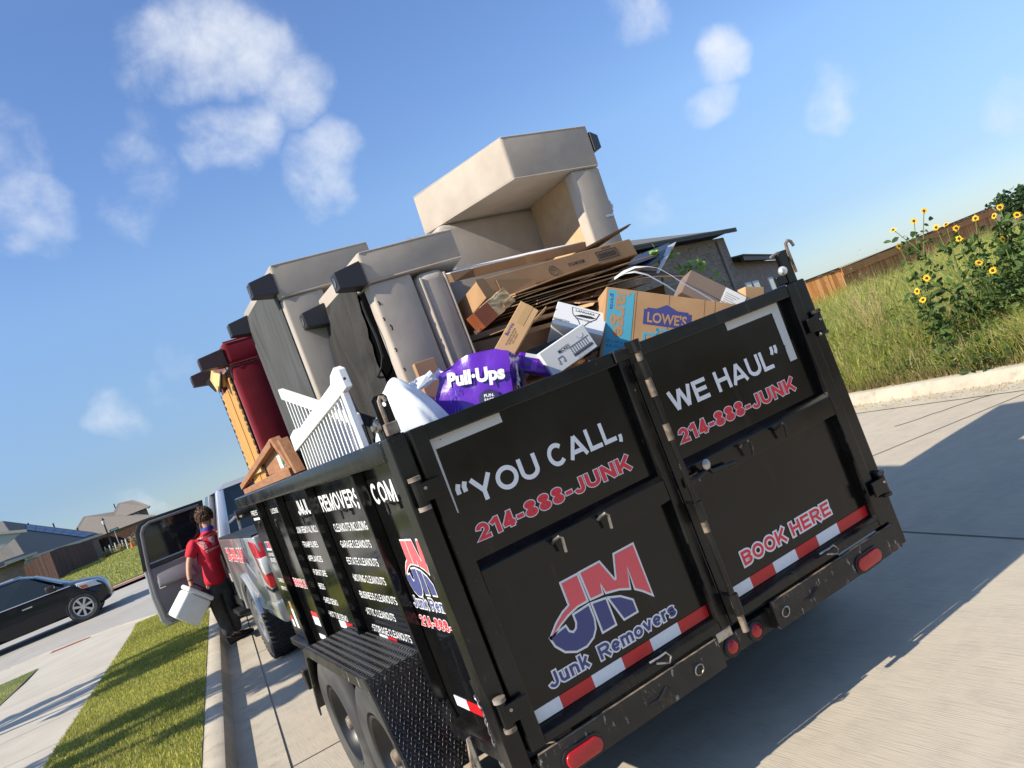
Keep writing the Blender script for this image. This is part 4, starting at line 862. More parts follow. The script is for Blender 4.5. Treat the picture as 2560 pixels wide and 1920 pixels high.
# printed moving box
lw = carton('moving_box', 'brown moving box with cyan band, LOWE\'S and large printed on it', 'box', (.255, .30, 2.045), (-6.6, 28.2, -22.9), .634, .42, .47, 'card')
MB().box((.012, -.0012, -.47), (.135, -.0002, -.012)).build('colour_band', 'ink_cyan', lw)
lettering(lw, 'large', 'card', (.052, 0, -.018), (0, 0, -1), (1, 0, 0), .21, .060, FN, .03, .002)
lettering(lw, 'grande', 'ink_blue', (.024, 0, -.03), (0, 0, -1), (1, 0, 0), .075, .017, FN, 0, .002)
hp = [(.185, -.155), (.185, -.082), (.20, -.082), (.20, -.074), (.245, -.074), (.292, -.05), (.345, -.074), (.395, -.074), (.395, -.082), (.412, -.082), (.412, -.155)]
flat_poly(lw, hp, lambda a, b: (a, -.0012, b), 'ink_blue', 'shop_sign_print')
lettering(lw, "LOWE'S", 'card', (.205, 0, -.142), U, Wv, .185, .045, FN, .03, .002)
for a, b, c, d in ((.19, .202, -.47, -.205), (.19, .262, -.205, -.193), (.250, .262, -.205, -.168), (.250, .40, -.180, -.168), (.39, .402, -.205, -.168)): MB().box((a, -.0012, c), (b, -.0002, d)).build('line_print', 'ink_cyan', lw)
for i, s_ in enumerate(['24" x 18" x 18"', '4.5 CU FT']): lettering(lw, s_, 'ink_blue', (.02, 0, -.262-.022*i), U, Wv, .105, .012, FN, 0, .002)
for x in (.145, .30, .47, .52): MB().box((x, -.0008, -.47), (x+.002, -.0001, -.002)).build('crease', 'card_dark', lw)
# white printed carton (toy instrument)
mk = carton('toy_carton', 'white carton with black line drawing of keys and notes, tipped at the gate centre', 'carton', (.0, .22, 1.915), (-4.8, 76.8, -15.2), .122, .10, .25, 'card_white', .003)
RU, RV = (0, 0, 1), (-1, 0, 0)
lettering(mk, 'MICKEY', 'ink', (.052, 0, -.172), RU, RV, .062, .016, FN, .02, .0015)
for k in range(4): MB().tube([(.030+.016*math.cos(a), -.001, -.045+.016*math.sin(a)) for a in [math.pi*.25*q for q in range(-2, 3)]], .0006, 4).build('line_art', 'ink_grey', mk) if k == 0 else None
for k in range(8): MB().box((.055, -.0014, -.115+.0125*k), (.086, -.0004, -.1138+.0125*k)).build('key_line', 'ink', mk)
for x, w_ in ((.088, .0025), (.094, .005), (.053, .0015)): MB().box((x, -.0014, -.118), (x+w_, -.0004, -.012)).build('key_bar', 'ink', mk)
for k in range(3): lettering(mk, ['batteries not included keep', 'carton for later reference', 'ages three and up'][k], 'ink', (.104+.006*k, 0, -.105), RU, RV, .085-.012*k, .003, FN, 0, .0015)
MB().tube([(.085, -.001, -.19), (.065, -.001, -.19), (.065, -.001, -.165), (.085, -.001, -.165)], .001, 4).build('note_art', 'ink', mk)
for dx, dz in ((.088, -.194), (.088, -.169)): MB().lathe((dx, -.0005, dz), FN, [(.005, 0), (.005, .001), (0, .001)], 10).build('note_art', 'ink_grey', mk)
# tan carton
ba = carton('tan_carton', 'tan carton with torn open end and blue Barrina print', 'carton', (-.205, .30, 2.105), (-6.1, 49.7, -29.9), .090, .085, .245, 'card_light', .003)
lettering(ba, 'Barrina', 'ink_blue', (.022, 0, -.165), RU, RV, .060, .013, FN, .02, .0015)
for k in range(3): lettering(ba, ['LED INTEGRATED FIXTURE', 'BATTEN LIGHT KIT', 'GO LIGHT'][k], 'ink', (.038+.011*k, 0, -.205+.01*k), RU, RV, .085-.018*k, .006, FN, .01, .0015)
MB().box((.03, -.0012, -.095), (.062, -.0002, .0005)).build('packing_tape', 'packtape', ba)
MB().hexa([(.09, 0, -.045), (.093, 0, -.045), (.093, .085, -.045), (.09, .085, -.045), (.108, -.004, .03), (.111, -.004, .03), (.112, .07, .022), (.109, .07, .022)]).build('flap', 'card_light', ba)
# splintered wood block
wb = thing('wood_block', 'polished brown wood block with splintered pale end above the tan carton', 'wood block', (-.205, .40, 2.20), rot=(-10, 69, -9.4))
MB().box((0, 0, -.205), (.082, .09, -.115)).build('polished_end', 'mahog', wb, bevel=.002)
MB().box((.001, .001, -.115), (.081, .089, 0)).build('splintered_end', 'chip', wb, subd=5, jitter=.0035)
MB().cyl((.07, .045, -.205), (.07, .045, -.235), .004, 8).cyl((.07, .045, -.235), (.07, .045, -.238), .010, 10).build('screw', 'steel', wb)
# grey-brown parcel
gb = carton('parcel', 'grey-brown parcel with a white shipping label behind the right gate', 'parcel', (.70, .22, 1.985), (-8.7, 46.7, -25.5), .34, .16, .125, 'card_grey', .003)
MB().box((.19, -.0014, -.122), (.30, -.0003, -.004)).build('shipping_label', 'card_white', gb)
for k in range(26): MB().box((.205+.003*k+.001*(k % 3), -.0022, -.115), (.2062+.003*k+.0012*(k % 2), -.0015, -.092)).build('barcode_bar', 'ink', gb)
for k in range(5): MB().box((.20, -.0022, -.03-.011*k), (.27-.012*(k % 3), -.0015, -.026-.011*k)).build('label_line', 'ink_grey', gb)
MB().hexa([(.02, .16, 0), (.30, .16, 0), (.30, .163, 0), (.02, .163, 0), (.05, .19, .055), (.27, .19, .04), (.27, .193, .04), (.05, .193, .055)]).build('flap', 'card_dark', gb)
# white carton with shark crest
lg = carton('white_carton', 'white carton with a black shield crest lying under the cardboard', 'carton', (.06, .43, 2.065), (-43, 36, -32), .24, .18, .15, 'card_white', .003)
sh = [(.075, -.02), (.20, -.02), (.19, -.06), (.16, -.09), (.1375, -.135), (.115, -.09), (.085, -.06)]
flat_poly(lg, offset_poly(sh, .004), lambda a, b: (a, -.0010, b), 'ink', 'crest_border'); flat_poly(lg, sh, lambda a, b: (a, -.0016, b), 'card_white', 'crest_ground')
lettering(lg, 'LANGARA', 'ink', (.092, 0, -.040), U, Wv, .09, .013, FN, .02, .0022); lettering(lg, 'FISHING LODGE', 'ink', (.10, 0, -.088), U, Wv, .074, .009, FN, .02, .0022)
flat_poly(lg, [(.085, -.075), (.12, -.052), (.165, -.048), (.195, -.055), (.175, -.064), (.15, -.068), (.115, -.07)], lambda a, b: (a, -.0022, b), 'ink', 'crest_fish')
lettering(lg, '604.668.7544', 'ink', (.0, 0, -.125), U, Wv, .075, .012, FN, 0, .002)
# black shrink-wrapped tray + purple bag scraps
tb = thing('wrapped_tray', 'shiny black shrink-wrapped tray between the white cartons', 'tray', (-.16, .42, 1.855), rot=(-12, 2, -14))
MB().box((-.06, 0, -.06), (.33, .16, .045)).build('wrap', 'film_black', tb, subd=6, jitter=.004, smooth=True)
MB().box((.25, -.006, .005), (.315, -.003, .04)).build('purple_band', 'purple', tb)
pb = thing('purple_pouch', 'small purple and white pouch wedged left of the white toy carton', 'pouch', (-.27, .31, 1.885), rot=(-5, 30, -20))
MB().box((-.03, 0, -.09), (.15, .03, .0)).build('pouch', 'purple', pb, bevel=.012, seg=3, smooth=True); MB().box((.0, -.002, -.02), (.15, -.0004, -.003)).build('white_edge', 'card_white', pb); MB().box((.03, -.0025, -.075), (.055, -.001, -.03)).build('print_panel', 'purple_lite', pb)
# purple diaper pack ---------------------------------------------------
pu = thing('diaper_pack', 'large purple plastic diaper pack reading Pull-Ups behind the left gate', 'diaper pack', (-.655, .315, 1.955), rot=(-8, 12, -42))
bmk = bmesh.new(); bmesh.ops.create_cube(bmk, size=1); bmesh.ops.subdivide_edges(bmk, edges=bmk.edges[:], cuts=9, use_grid_fill=True)
pv = []
for v in bmk.verts:
    p = v.co.copy(); q = Vector((p.x*.28+.14, p.y*.25+.125, p.z*.40-.19)); k_ = (1-4*p.x*p.x)*(1-4*p.z*p.z); dn_ = .5-p.z
    q.x -= .10*dn_*(.5-p.x)
    if p.y < -.49: q.y -= .010*k_ + .007*abs(math.sin(9*p.x+4*p.z))*(1-4*p.x*p.x)
    if p.y > .49: q.y += .02*k_
    if p.z > .49: q.z += .018*(1-4*p.x*p.x)-.035*max(0, -p.x*2)
    if p.x < -.49: q.x -= .02*(1-4*p.z*p.z)
    q += Vector((.005*math.sin(23*p.z+9*p.x), .005*math.sin(13*p.x-17*p.z), .006*math.sin(17*p.y+11*p.x))) + Vector((random.uniform(-.0025, .0025), random.uniform(-.0025, .0025), random.uniform(-.004, .004))); pv.append(q)
bmk.verts.index_update(); pk = MB().add(pv, [tuple(l.vert.index for l in f.loops) for f in bmk.faces]); bmk.free()
pk.build('pack', 'purple', pu, bevel=0, smooth=True, ang=28)
def on_pack(x, z, l=.003): return (x, -.017*(1-4*((x-.14)/.28)**2)-l-.009, z)
def pack_text(txt, x, z, w_, h_, m='card_white', off=.03):
    vs, fs = text_geo(txt, off); x0 = min(p.x for p in vs); x1 = max(p.x for p in vs)
    MB().add([on_pack(x+(p.x-x0)*w_/(x1-x0), z+p.y*h_/CAP) for p in vs], fs).build('lettering', m, pu)
pack_text('Pull·Ups', .015, -.098, .245, .052, off=.05)
for i, s_ in enumerate(['FUN.', 'FAST.', 'EASY.']): pack_text(s_, .165, -.165-.018*i, .042, .012)
MB().add([on_pack(.185+.045*math.cos(a), -.172+.037*math.sin(a), .0015) for a in [2*math.pi*k/20 for k in range(20)]], [tuple(range(20))]).build('badge', 'navy_print', pu)
MB().add([on_pack(a, b, .002) for a, b in [(.02, -.30), (.07, -.27), (.13, -.275), (.12, -.32), (.03, -.33)]], [tuple(range(5))]).build('blue_print', 'cyan_print', pu)
for a, b in ((.02, -.165), (.035, -.215), (.045, -.14), (.06, -.26)):
    MB().tube([on_pack(a, b), on_pack(a, b+.022), on_pack(a+.014, b+.026), on_pack(a+.014, b+.004)], .0016, 4).build('note_print', 'cyan_print', pu)
vs, fs = text_geo('5382801', .02); x1 = max(p.x for p in vs)
MB().add([on_pack(.008-p.y*.014/CAP, -.33+p.x*.10/x1) for p in vs], fs).build('lettering', 'card_white', pu)
MB().box((.288, .13, -.15), (.2925, .20, -.05)).build('side_panel_print', 'navy_print', pu)
lettering(pu, 'l·Ups', 'card_white', (.293, .07, -.21), (0, 0, 1), (0, -1, 0), .17, .045, (1, 0, 0), .05, .002)
# cardboard stack ------------------------------------------------------
ct = thing('flat_carton', 'flat pale-topped carton lying uppermost on the cardboard stack', 'carton', (-.157, .697, 2.378), rot=(13.5, 1.1, 6.9))
MB().box((0, 0, -.046), (.76, .46, -.002)).build('carton', 'card', ct, bevel=.003); MB().box((-.12, .02, -.003), (.76, .46, .001)).build('white_top', 'card_white', ct); MB().hexa([(-.12, .0, -.045), (.0, -.002, -.045), (.0, .3, -.045), (-.12, .3, -.045), (-.12, .02, -.004), (0, -.002, -.004), (0, .3, -.004), (-.12, .3, -.004)]).build('open_end', 'card_dark', ct)
MB().box((.33, -.0013, -.046), (.37, -.0002, .0)).build('packing_tape', 'packtape', ct)
mp_ = thing('long_carton', 'long brown carton printed MEDIUM PLUS upside down on the stack', 'carton', (-.21, .60, 2.298), rot=(-10.9, .3, 5.2))
MB().box((0, 0, -.10), (1.02, .5, 0)).build('carton', 'card', mp_, bevel=.005)
def up_text(txt, x, z, w_, h_): lettering(mp_, txt, 'ink', (x+w_, 0, z+h_), (-1, 0, 0), (0, 0, -1), w_, h_, FN, .02, .0015)
up_text('MEDIUM PLUS', .545, -.062, .11, .018); up_text('B4LZD4', .80, -.020, .06, .011)
for a, b, c, d in ((.745, .895, -.078, -.074), (.745, .895, -.030, -.026), (.745, .749, -.078, -.026), (.891, .895, -.078, -.026)): MB().box((a, -.0013, c), (b, -.0002, d)).build('print_border', 'ink', mp_)
for k in range(24): MB().box((.756+.0053*k, -.0013, -.068), (.756+.0053*k+.001+.0012*(k % 3), -.0002, -.038)).build('barcode_bar', 'ink', mp_)
MB().tube([(.44+.026*math.cos(2*math.pi*k/18), -.001, -.06+.026*math.sin(2*math.pi*k/18)) for k in range(18)], .0015, 4, True).build('round_stamp', 'ink', mp_)
flat_poly(mp_, [(.425, -.07), (.44, -.05), (.455, -.07), (.45, -.045), (.43, -.045)], lambda a, b: (a, -.0013, b), 'card_dark', 'stamp_art')
MB().hexa([(0, 0, -.10), (.06, -.0, -.10), (.06, .003, -.10), (0, .003, -.10), (-.02, -.012, .0), (.03, -.012, -.005), (.03, -.009, -.005), (-.02, -.009, .0)]).hexa([(.09, -.004, -.125), (.30, -.006, -.115), (.30, -.003, -.115), (.09, -.001, -.125), (.09, -.012, -.03), (.30, -.006, -.075), (.30, -.003, -.075), (.09, -.009, -.03)]).build('torn_flap', 'card', mp_)
MB().hexa([(.60, .02, .003), (.66, .02, .001), (.66, .22, .001), (.60, .22, .003), (1.08, .01, .085), (1.10, .01, .083), (1.10, .05, .083), (1.08, .05, .085)]).build('bent_flap', 'card_dark', mp_)
def bent(name, label, pos, eul, w_, d_, bend, m, th=.005, sag=.0, n=12, group=None):
    vs = []; fs = []
    for i in range(n+1):
        u = i/n; z = bend*math.sin(math.pi*u)+sag*u*u; j_ = random.uniform(-.006, .006)
        for y in (j_, d_): vs += [(w_*u, y, z), (w_*u, y, z+th)]
    for i in range(n):
        a = 4*i; b = a+4
        fs += [(a, b, b+1, a+1), (a+2, a+3, b+3, b+2), (a, a+2, b+2, b), (a+1, b+1, b+3, a+3)]
    fs += [(0, 1, 3, 2), (4*n, 4*n+2, 4*n+3, 4*n+1)]
    t_ = thing(name, label, 'cardboard', pos, group, rot=eul); o = MB().add(vs, fs).build('sheet', m, t_)
    return t_
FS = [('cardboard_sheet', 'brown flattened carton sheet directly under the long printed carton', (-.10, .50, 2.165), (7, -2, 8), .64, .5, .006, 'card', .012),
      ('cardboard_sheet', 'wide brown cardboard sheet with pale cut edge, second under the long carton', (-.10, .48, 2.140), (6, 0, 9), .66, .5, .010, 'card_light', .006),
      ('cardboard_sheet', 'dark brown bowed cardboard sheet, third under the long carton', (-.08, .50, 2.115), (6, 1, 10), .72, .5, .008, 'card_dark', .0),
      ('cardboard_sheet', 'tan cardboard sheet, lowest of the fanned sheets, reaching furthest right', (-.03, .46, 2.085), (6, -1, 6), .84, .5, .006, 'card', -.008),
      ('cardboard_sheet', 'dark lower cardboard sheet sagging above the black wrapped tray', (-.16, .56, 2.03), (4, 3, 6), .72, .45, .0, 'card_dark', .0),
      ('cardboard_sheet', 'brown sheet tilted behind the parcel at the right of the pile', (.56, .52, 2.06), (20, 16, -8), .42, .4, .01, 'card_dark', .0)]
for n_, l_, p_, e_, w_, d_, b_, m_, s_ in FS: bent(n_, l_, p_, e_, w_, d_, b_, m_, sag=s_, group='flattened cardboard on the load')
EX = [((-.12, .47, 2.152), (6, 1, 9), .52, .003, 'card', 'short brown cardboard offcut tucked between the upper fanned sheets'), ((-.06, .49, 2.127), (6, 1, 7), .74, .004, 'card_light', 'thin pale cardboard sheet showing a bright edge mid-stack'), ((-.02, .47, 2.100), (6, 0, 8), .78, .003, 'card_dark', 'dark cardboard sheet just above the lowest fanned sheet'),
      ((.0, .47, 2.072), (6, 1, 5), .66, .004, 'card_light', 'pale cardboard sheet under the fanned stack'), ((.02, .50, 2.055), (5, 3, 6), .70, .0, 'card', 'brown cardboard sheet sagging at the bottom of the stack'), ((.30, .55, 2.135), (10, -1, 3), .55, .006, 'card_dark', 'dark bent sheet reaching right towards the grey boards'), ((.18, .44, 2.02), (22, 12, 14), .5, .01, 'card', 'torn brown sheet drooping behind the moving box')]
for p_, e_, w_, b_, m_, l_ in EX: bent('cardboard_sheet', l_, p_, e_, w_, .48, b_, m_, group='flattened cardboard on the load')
gs = thing('grey_sheet', 'grey and navy stiff sheets jutting right from the top of the pile', 'sheet', (.70, .74, 2.15), rot=(16, -2, 4))
MB().box((0, 0, 0), (.30, .34, .004)).build('grey_board', 'sheet_grey', gs); MB().hexa([(.14, -.06, -.03), (.40, -.02, .0), (.52, .10, .03), (.20, .22, .0), (.14, -.06, -.026), (.40, -.02, .004), (.52, .10, .034), (.20, .22, .004)]).build('navy_board', 'sheet_navy', gs)
MB().hexa([(.16, -.10, -.075), (.19, -.10, -.07), (.47, .0, .04), (.42, .02, .03), (.16, -.10, -.071), (.19, -.10, -.066), (.47, .0, .044), (.42, .02, .034)]).build('pale_strip', 'zinc', gs)
for nm, lab, pts in (('packing_strap', 'white plastic packing strap looping down to the LOWE\'S box', [(.47, .56, 2.085), (.508, .46, 2.096), (.554, .44, 2.084), (.607, .42, 2.047), (.682, .40, 1.962), (.738, .37, 1.867)]),
                     ('packing_strap', 'long white packing strap crossing over the grey-brown parcel', [(.46, .55, 2.085), (.506, .46, 2.103), (.564, .44, 2.106), (.61, .40, 2.085), (.619, .34, 2.053), (.606, .26, 1.995), (.591, .19, 1.941), (.64, .15, 1.86), (.691, .12, 1.782)])):
    q = [Vector(p) for p in pts]; vs = []; fs = []
    for i, p in enumerate(q):
        d = (q[min(i+1, len(q)-1)]-q[max(i-1, 0)]).normalized(); s_ = d.cross(V(.35, -.9, .25)).normalized()*.0065
        vs += [p-s_, p+s_, p+s_+V(0, .0015, 0), p-s_+V(0, .0015, 0)]
    for i in range(len(q)-1):
        a = 4*i; fs += [(a, a+1, a+5, a+4), (a+1, a+2, a+6, a+5), (a+2, a+3, a+7, a+6), (a+3, a, a+4, a+7)]
    o = MB().add(vs, fs).build(nm, 'strap', smooth=True, ang=80); tag(o, lab, 'strap', 'packing straps')
# leafy cuttings
pt = thing('leafy_cutting', 'bright green leafy cutting sticking out behind the parcel', 'cutting', (1.0, .7, 1.75))
random.seed(11); lf = MB(); MB().tube([(.92, .8, 1.80), (1.0, .8, 2.0), (1.04, .8, 2.17)], .005, 5).tube([(1.0, .75, 1.8), (1.18, .8, 2.0), (1.24, .8, 2.05)], .005, 5).build('stem', 'stem', pt)
for cx_, cz_, n_ in ((1.03, 2.185, 14), (1.10, 2.155, 10), (1.21, 2.05, 20), (1.285, 2.045, 18), (1.38, 1.945, 8)):
    for _ in range(n_):
        c = V(cx_+random.gauss(0, .018), .8+random.gauss(0, .03), cz_+random.gauss(0, .018)); a = V(*[random.gauss(0, 1) for _ in range(3)]).normalized(); b = a.orthogonal().normalized(); l_ = random.uniform(.02, .032)
        lf.add([c-a*l_, c+b*l_*.6, c+a*l_, c-b*l_*.6], [(0, 1, 2, 3)])
lf.build('leaves', mat('fresh_leaf', (0.28, 0.42, 0.05), .6, c2=(0.20, 0.34, 0.04), ns=30), pt)
# buried boxes that carry the top of the pile
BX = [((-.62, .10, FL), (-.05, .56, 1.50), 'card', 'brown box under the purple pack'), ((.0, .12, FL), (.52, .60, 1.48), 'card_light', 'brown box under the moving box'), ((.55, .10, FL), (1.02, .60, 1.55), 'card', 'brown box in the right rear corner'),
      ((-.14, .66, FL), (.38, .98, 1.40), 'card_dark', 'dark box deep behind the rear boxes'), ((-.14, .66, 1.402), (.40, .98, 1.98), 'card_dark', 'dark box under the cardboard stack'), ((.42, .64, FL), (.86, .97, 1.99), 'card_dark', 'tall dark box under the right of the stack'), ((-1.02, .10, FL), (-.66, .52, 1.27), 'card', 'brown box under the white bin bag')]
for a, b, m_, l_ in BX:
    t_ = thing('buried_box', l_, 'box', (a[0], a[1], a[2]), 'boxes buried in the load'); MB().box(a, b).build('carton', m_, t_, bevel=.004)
sb = carton('scrap_carton', 'torn bit of brown carton poking up beside the right post', 'carton', (.93, .16, 1.815), (0, 20, -15), .10, .08, .30, 'card_light', .002)
cs = carton('corner_scrap', 'brown carton edge between the loveseat and the purple pack', 'carton', (-.66, .60, 2.02), (0, 0, -5), .10, .04, .42, 'card', .002)

# ================================================================== SETTING
def zf(y): return .024*min(max(y-14, 0), 46)
def struct(o): o['kind'] = 'structure'; return o
def strip(name, ys, xl, xr, off, m, nx=1, kind='structure'):
    vs = []; fs = []; n = nx+1
    for y in ys:
        for i in range(n):
            x = xl(y)+(xr(y)-xl(y))*i/nx; vs.append((x, y, zf(y)+off))
    for j in range(len(ys)-1):
        for i in range(nx): a = j*n+i; fs.append((a, a+1, a+n+1, a+n))
    o = MB().add(vs, fs).build(name, m); o['kind'] = kind
    return o
def lin(a, b, n): return [a+(b-a)*i/n for i in range(n+1)]
cbL = lambda y: -2.36+.105*y           # back of left kerb
cbR = lambda y: 5.78+.135*y            # foot of right kerb
ter = strip('ground', [-600, -60, 0, 14, 20, 30, 45, 60, 90, 200, 600, 1500], lambda y: -1500, lambda y: 1500, -.15, 'terrain', 4)
road = strip('road', [-60, -20, 0, 8, 14, 18], lambda y: cbL(y)+.1, lambda y: cbR(y)+.1, 0, 'road', 6)
strip('cross_street', [13.0, 14, 17, 20, 24, 28.3], lambda y: -60, lambda y: 60, -.004, 'street2', 8)
strip('far_road', [28.2, 35, 45, 60, 120, 300], lambda y: cbL(y)+.3, lambda y: cbR(y), -.003, 'street2', 2)
# joints and cracks in the street slabs
def joint(a, b, w_, name='slab_joint', amp=0, n=10):
    a, b = Vector(a), Vector(b); d = (b-a).normalized(); s_ = V(-d.y, d.x, 0)*w_; vs = []; fs = []
    for i in range(n+1):
        p = a.lerp(b, i/n)+V(-d.y, d.x, 0)*random.uniform(-amp, amp); vs += [p-s_, p+s_]
    for i in range(n): k = 2*i; fs.append((k, k+1, k+3, k+2))
    o = MB().add(vs, fs).build(name, 'joint', road); return o
joint((2.3, 3.2, .004), (8, .75, .004), .007); joint((2.6, -30, .004), (2.15, 1.06, .004), .007) if False else None
joint((2.26, 1.35, .004), (1.6, -3.0, .004), .006); joint((2.26, 1.35, .004), (3.2, 8, .004), .006)
joint((4.95, 2.9, .004), (6.2, 1.8, .004), .010, 'crack', .03, 14)
joint((-2.0, 2.92, .004), (2.3, 2.72, .004), .006); joint((-1.5, 7.3, .004), (2.6, 7.0, .004), .006)
# kerbs as swept profiles
def sweep(name, path, prof, m, kind='structure', zoff=0):
    n = len(path); vs = []; fs = []; k = len(prof)
    for i, p in enumerate(path):
        a = Vector(path[max(i-1, 0)]); b = Vector(path[min(i+1, n-1)]); d = (b-a).normalized(); r_ = V(d.y, -d.x, 0)
        for u, z in prof: q = V(p[0], p[1], 0)+r_*u; vs.append((q.x, q.y, zf(p[1])+z))
    for i in range(n-1):
        for j in range(k-1): a = i*k+j; fs.append((a, a+1, a+k+1, a+k))
    o = MB().add(vs, fs).build(name, m, smooth=True, ang=40); o['kind'] = kind; return o
pathL = [(cbL(y), y) for y in (-40, -10, 0, 3, 5, 7, 9, 11, 12.6)]
cx_, cy_ = cbL(12.6)-4.2, 12.6+.35
for k in range(1, 10): a = R(-4+84*k/9); pathL.append((cx_+4.2*math.cos(a), cy_+4.2*math.sin(a)))
e = pathL[-1]; pathL += [(e[0]-3, e[1]+.6), (e[0]-8, e[1]+1.8), (e[0]-50, e[1]+10)]
KP = [(-.02, -.1), (-.02, .125), (.012, .147), (.13, .145), (.15, .138), (.185, .035), (.20, .012), (.24, .006), (.52, .012)]
sweep('kerb_left', pathL, KP, 'curb')
pathR = [(cbR(y)-.0, y) for y in (60, 30, 15, 10, 7, 5, 4, 3, 2, 1, 0, -2, -5, -20)]
sweep('kerb_right', pathR, [(.45, .009), (.08, .006), (.05, .012), (.03, .10), (-.005, .14), (-.02, .148), (-.16, .148), (-.17, .13), (-.17, -.1)], 'curb')
for y in (-1.5, 1.6, 4.7, 7.8): joint((cbR(y)-.01, y, .15), (cbR(y)+.17, y+.02, .152), .004, 'kerb_joint', 0, 2)
# pavement slab filling everything left of the kerb, lawns lie on it
yt = cy_+4.2*math.sin(R(80))
def walk_r(y):
    if y <= 12.6: return cbL(y)
    if y <= yt: return cx_+math.sqrt(max(4.2**2-(y-cy_)**2, 0))
    return e[0]-(y-e[1])/.2
walk = strip('sidewalk', [-40, -10, 0, 4, 8, 11, 12.6, 13.2, 13.8, 14.4, 15, 15.6, 16.2, 16.6, yt, 17.4, 18, 19], lambda y: -70, walk_r, .132, 'walk', 1)
for y in lin(-2, 13, 10): joint((cbL(y)-3.1, y, .137), (cbL(y)-1.45, y-.15, .137), .005, 'slab_joint', 0, 2)
wl = lambda y: cbL(y)-1.44
verge = strip('lawn_verge', lin(-12, 12.4, 20)+[13.2, 14, 14.7, 15.2], wl, lambda y: cbL(y)-.01 if y < 12.6 else cx_+math.sqrt(max(4.15**2-(y-cy_)**2, .01)), .142, 'lawn_base', 3)
strip('lawn_inner', lin(-12, 15, 12), lambda y: -40, lambda y: cbL(y)-3.15, .142, 'lawn_base', 3)
strip('lawn_corner', [16.2, 16.8, 17.3], lambda y: -12, lambda y: -5.0-(y-16)*.2, .142, 'lawn_base', 2)
def ramp_strip(p, name='tactile_strip'):
    MB().add([(x, y, zf(y)+.14) for x, y in p], [(0, 1, 2, 3)]).build(name, 'brickpave', walk)
ramp_strip([(-3.85, 16.62), (-3.1, 16.42), (-3.06, 16.62), (-3.80, 16.82)])
# far corner beyond the cross street
farw = strip('far_sidewalk', [28.3, 32, 40, 50, 70], lambda y: -80, lambda y: cbL(y)+.25, .09, 'walk', 2)
strip('far_lawn', lin(29.6, 100, 14), lambda y: -80, lambda y: cbL(y)-1.85+min(0, (y-38)*.06), .11, 'lawn_base', 6)
strip('far_verge', lin(32, 60, 6), lambda y: cbL(y)-.5, lambda y: cbL(y)+.1, .11, 'lawn_base', 1)
MB().add([(x, y, zf(y)+.10) for x, y in [(-3.1, 28.45), (-.9, 28.45), (-.9, 29.1), (-3.0, 29.1)]], [(0, 1, 2, 3)]).build('tactile_strip', 'brickpave', farw)
# right field
strip('field', [-30, -8, -2, 2, 6, 12, 20, 40, 80], lambda y: cbR(y)+.15, lambda y: 160, .13, 'soil', 4)

def blades(name, n, sampler, hfun, width, colfun, label, cat, segs=2, lean=.5, up_bias=1):
    """numpy tapered grass blades as one mesh with vertex colours"""
    P = sampler(n); n = len(P); H = hfun(P); az = rng.uniform(0, 2*np.pi, n); ln = rng.uniform(.05, lean, n)*H; W_ = width*rng.uniform(.6, 1.3, n)
    dx, dy = np.cos(az)*ln, np.sin(az)*ln; sx_, sy_ = -np.sin(az+rng.uniform(-1, 1, n)), np.cos(az+rng.uniform(-1, 1, n))
    v = np.zeros((n, 5, 3))
    for i, (t_, wf) in enumerate(((0, 1), (0, -1), (.55, .8), (.55, -.8), (1, 0))):
        b = t_**1.8; v[:, i, 0] = P[:, 0]+dx*b+sx_*W_*wf*.5; v[:, i, 1] = P[:, 1]+dy*b+sy_*W_*wf*.5; v[:, i, 2] = P[:, 2]+H*t_*(1-.18*b)
    base = (np.arange(n)*5)[:, None]
    quads = base+np.array([0, 1, 3, 2]); tris = base+np.array([2, 3, 4])
    me = bpy.data.meshes.new(name); me.vertices.add(n*5); me.vertices.foreach_set('co', v.reshape(-1))
    loops = np.concatenate([np.concatenate([quads, tris], 1).reshape(-1)]); me.loops.add(len(loops)); me.loops.foreach_set('vertex_index', loops.astype(np.int32))
    starts = (np.arange(n)*7)[:, None]+np.array([0, 4]); me.polygons.add(n*2); me.polygons.foreach_set('loop_start', starts.reshape(-1).astype(np.int32)); me.polygons.foreach_set('loop_total', np.tile([4, 3], n).astype(np.int32))
    me.update(calc_edges=True); me.validate()
    C = colfun(P, n); ca = me.color_attributes.new('Col', 'FLOAT_COLOR', 'POINT'); cc = np.ones((n, 5, 4)); cc[:, :, :3] = C[:, None, :]
    ca.data.foreach_set('color', cc.reshape(-1)); me.materials.append(M['blade'])
    o = bpy.data.objects.new(name, me); col.objects.link(o); tag(o, label, cat, kind='stuff'); return o
def pal(cols, wts, n, jit=.18):
    c = np.array(cols)[rng.choice(len(cols), n, p=np.array(wts)/sum(wts))]; return np.clip(c*rng.uniform(1-jit, 1+jit, (n, 1)), 0, 1)
def patchy(P, f, ph=0): return np.sin(P[:, 0]*f+ph)*np.cos(P[:, 1]*f*.8+1.3*ph)+.5*np.sin(P[:, 0]*f*2.3+P[:, 1]*f*1.7+ph)
def s_verge(n):
    y = 3+12.2*rng.random(n)**1.15; u = rng.random(n); xr_ = np.where(y < 12.6, -2.36+.105*y-.01, cx_+np.sqrt(np.maximum(4.15**2-(y-cy_)**2, .01))); xl_ = -2.36+.105*y-1.44
    x = xl_+(xr_-xl_)*u; return np.stack([x, y, .14+.024*np.maximum(y-14, 0)], 1)
def lawncol(P, n):
    c = pal([(.33, .36, .055), (.43, .43, .085), (.55, .48, .17), (.20, .26, .04)], [5, 5, 3.2, 1.3], n); k = np.clip(.5+.5*patchy(P, 2.1), 0, 1)[:, None]; return c*(.82+.3*k)+np.array([.05, .02, .01])*k*.5
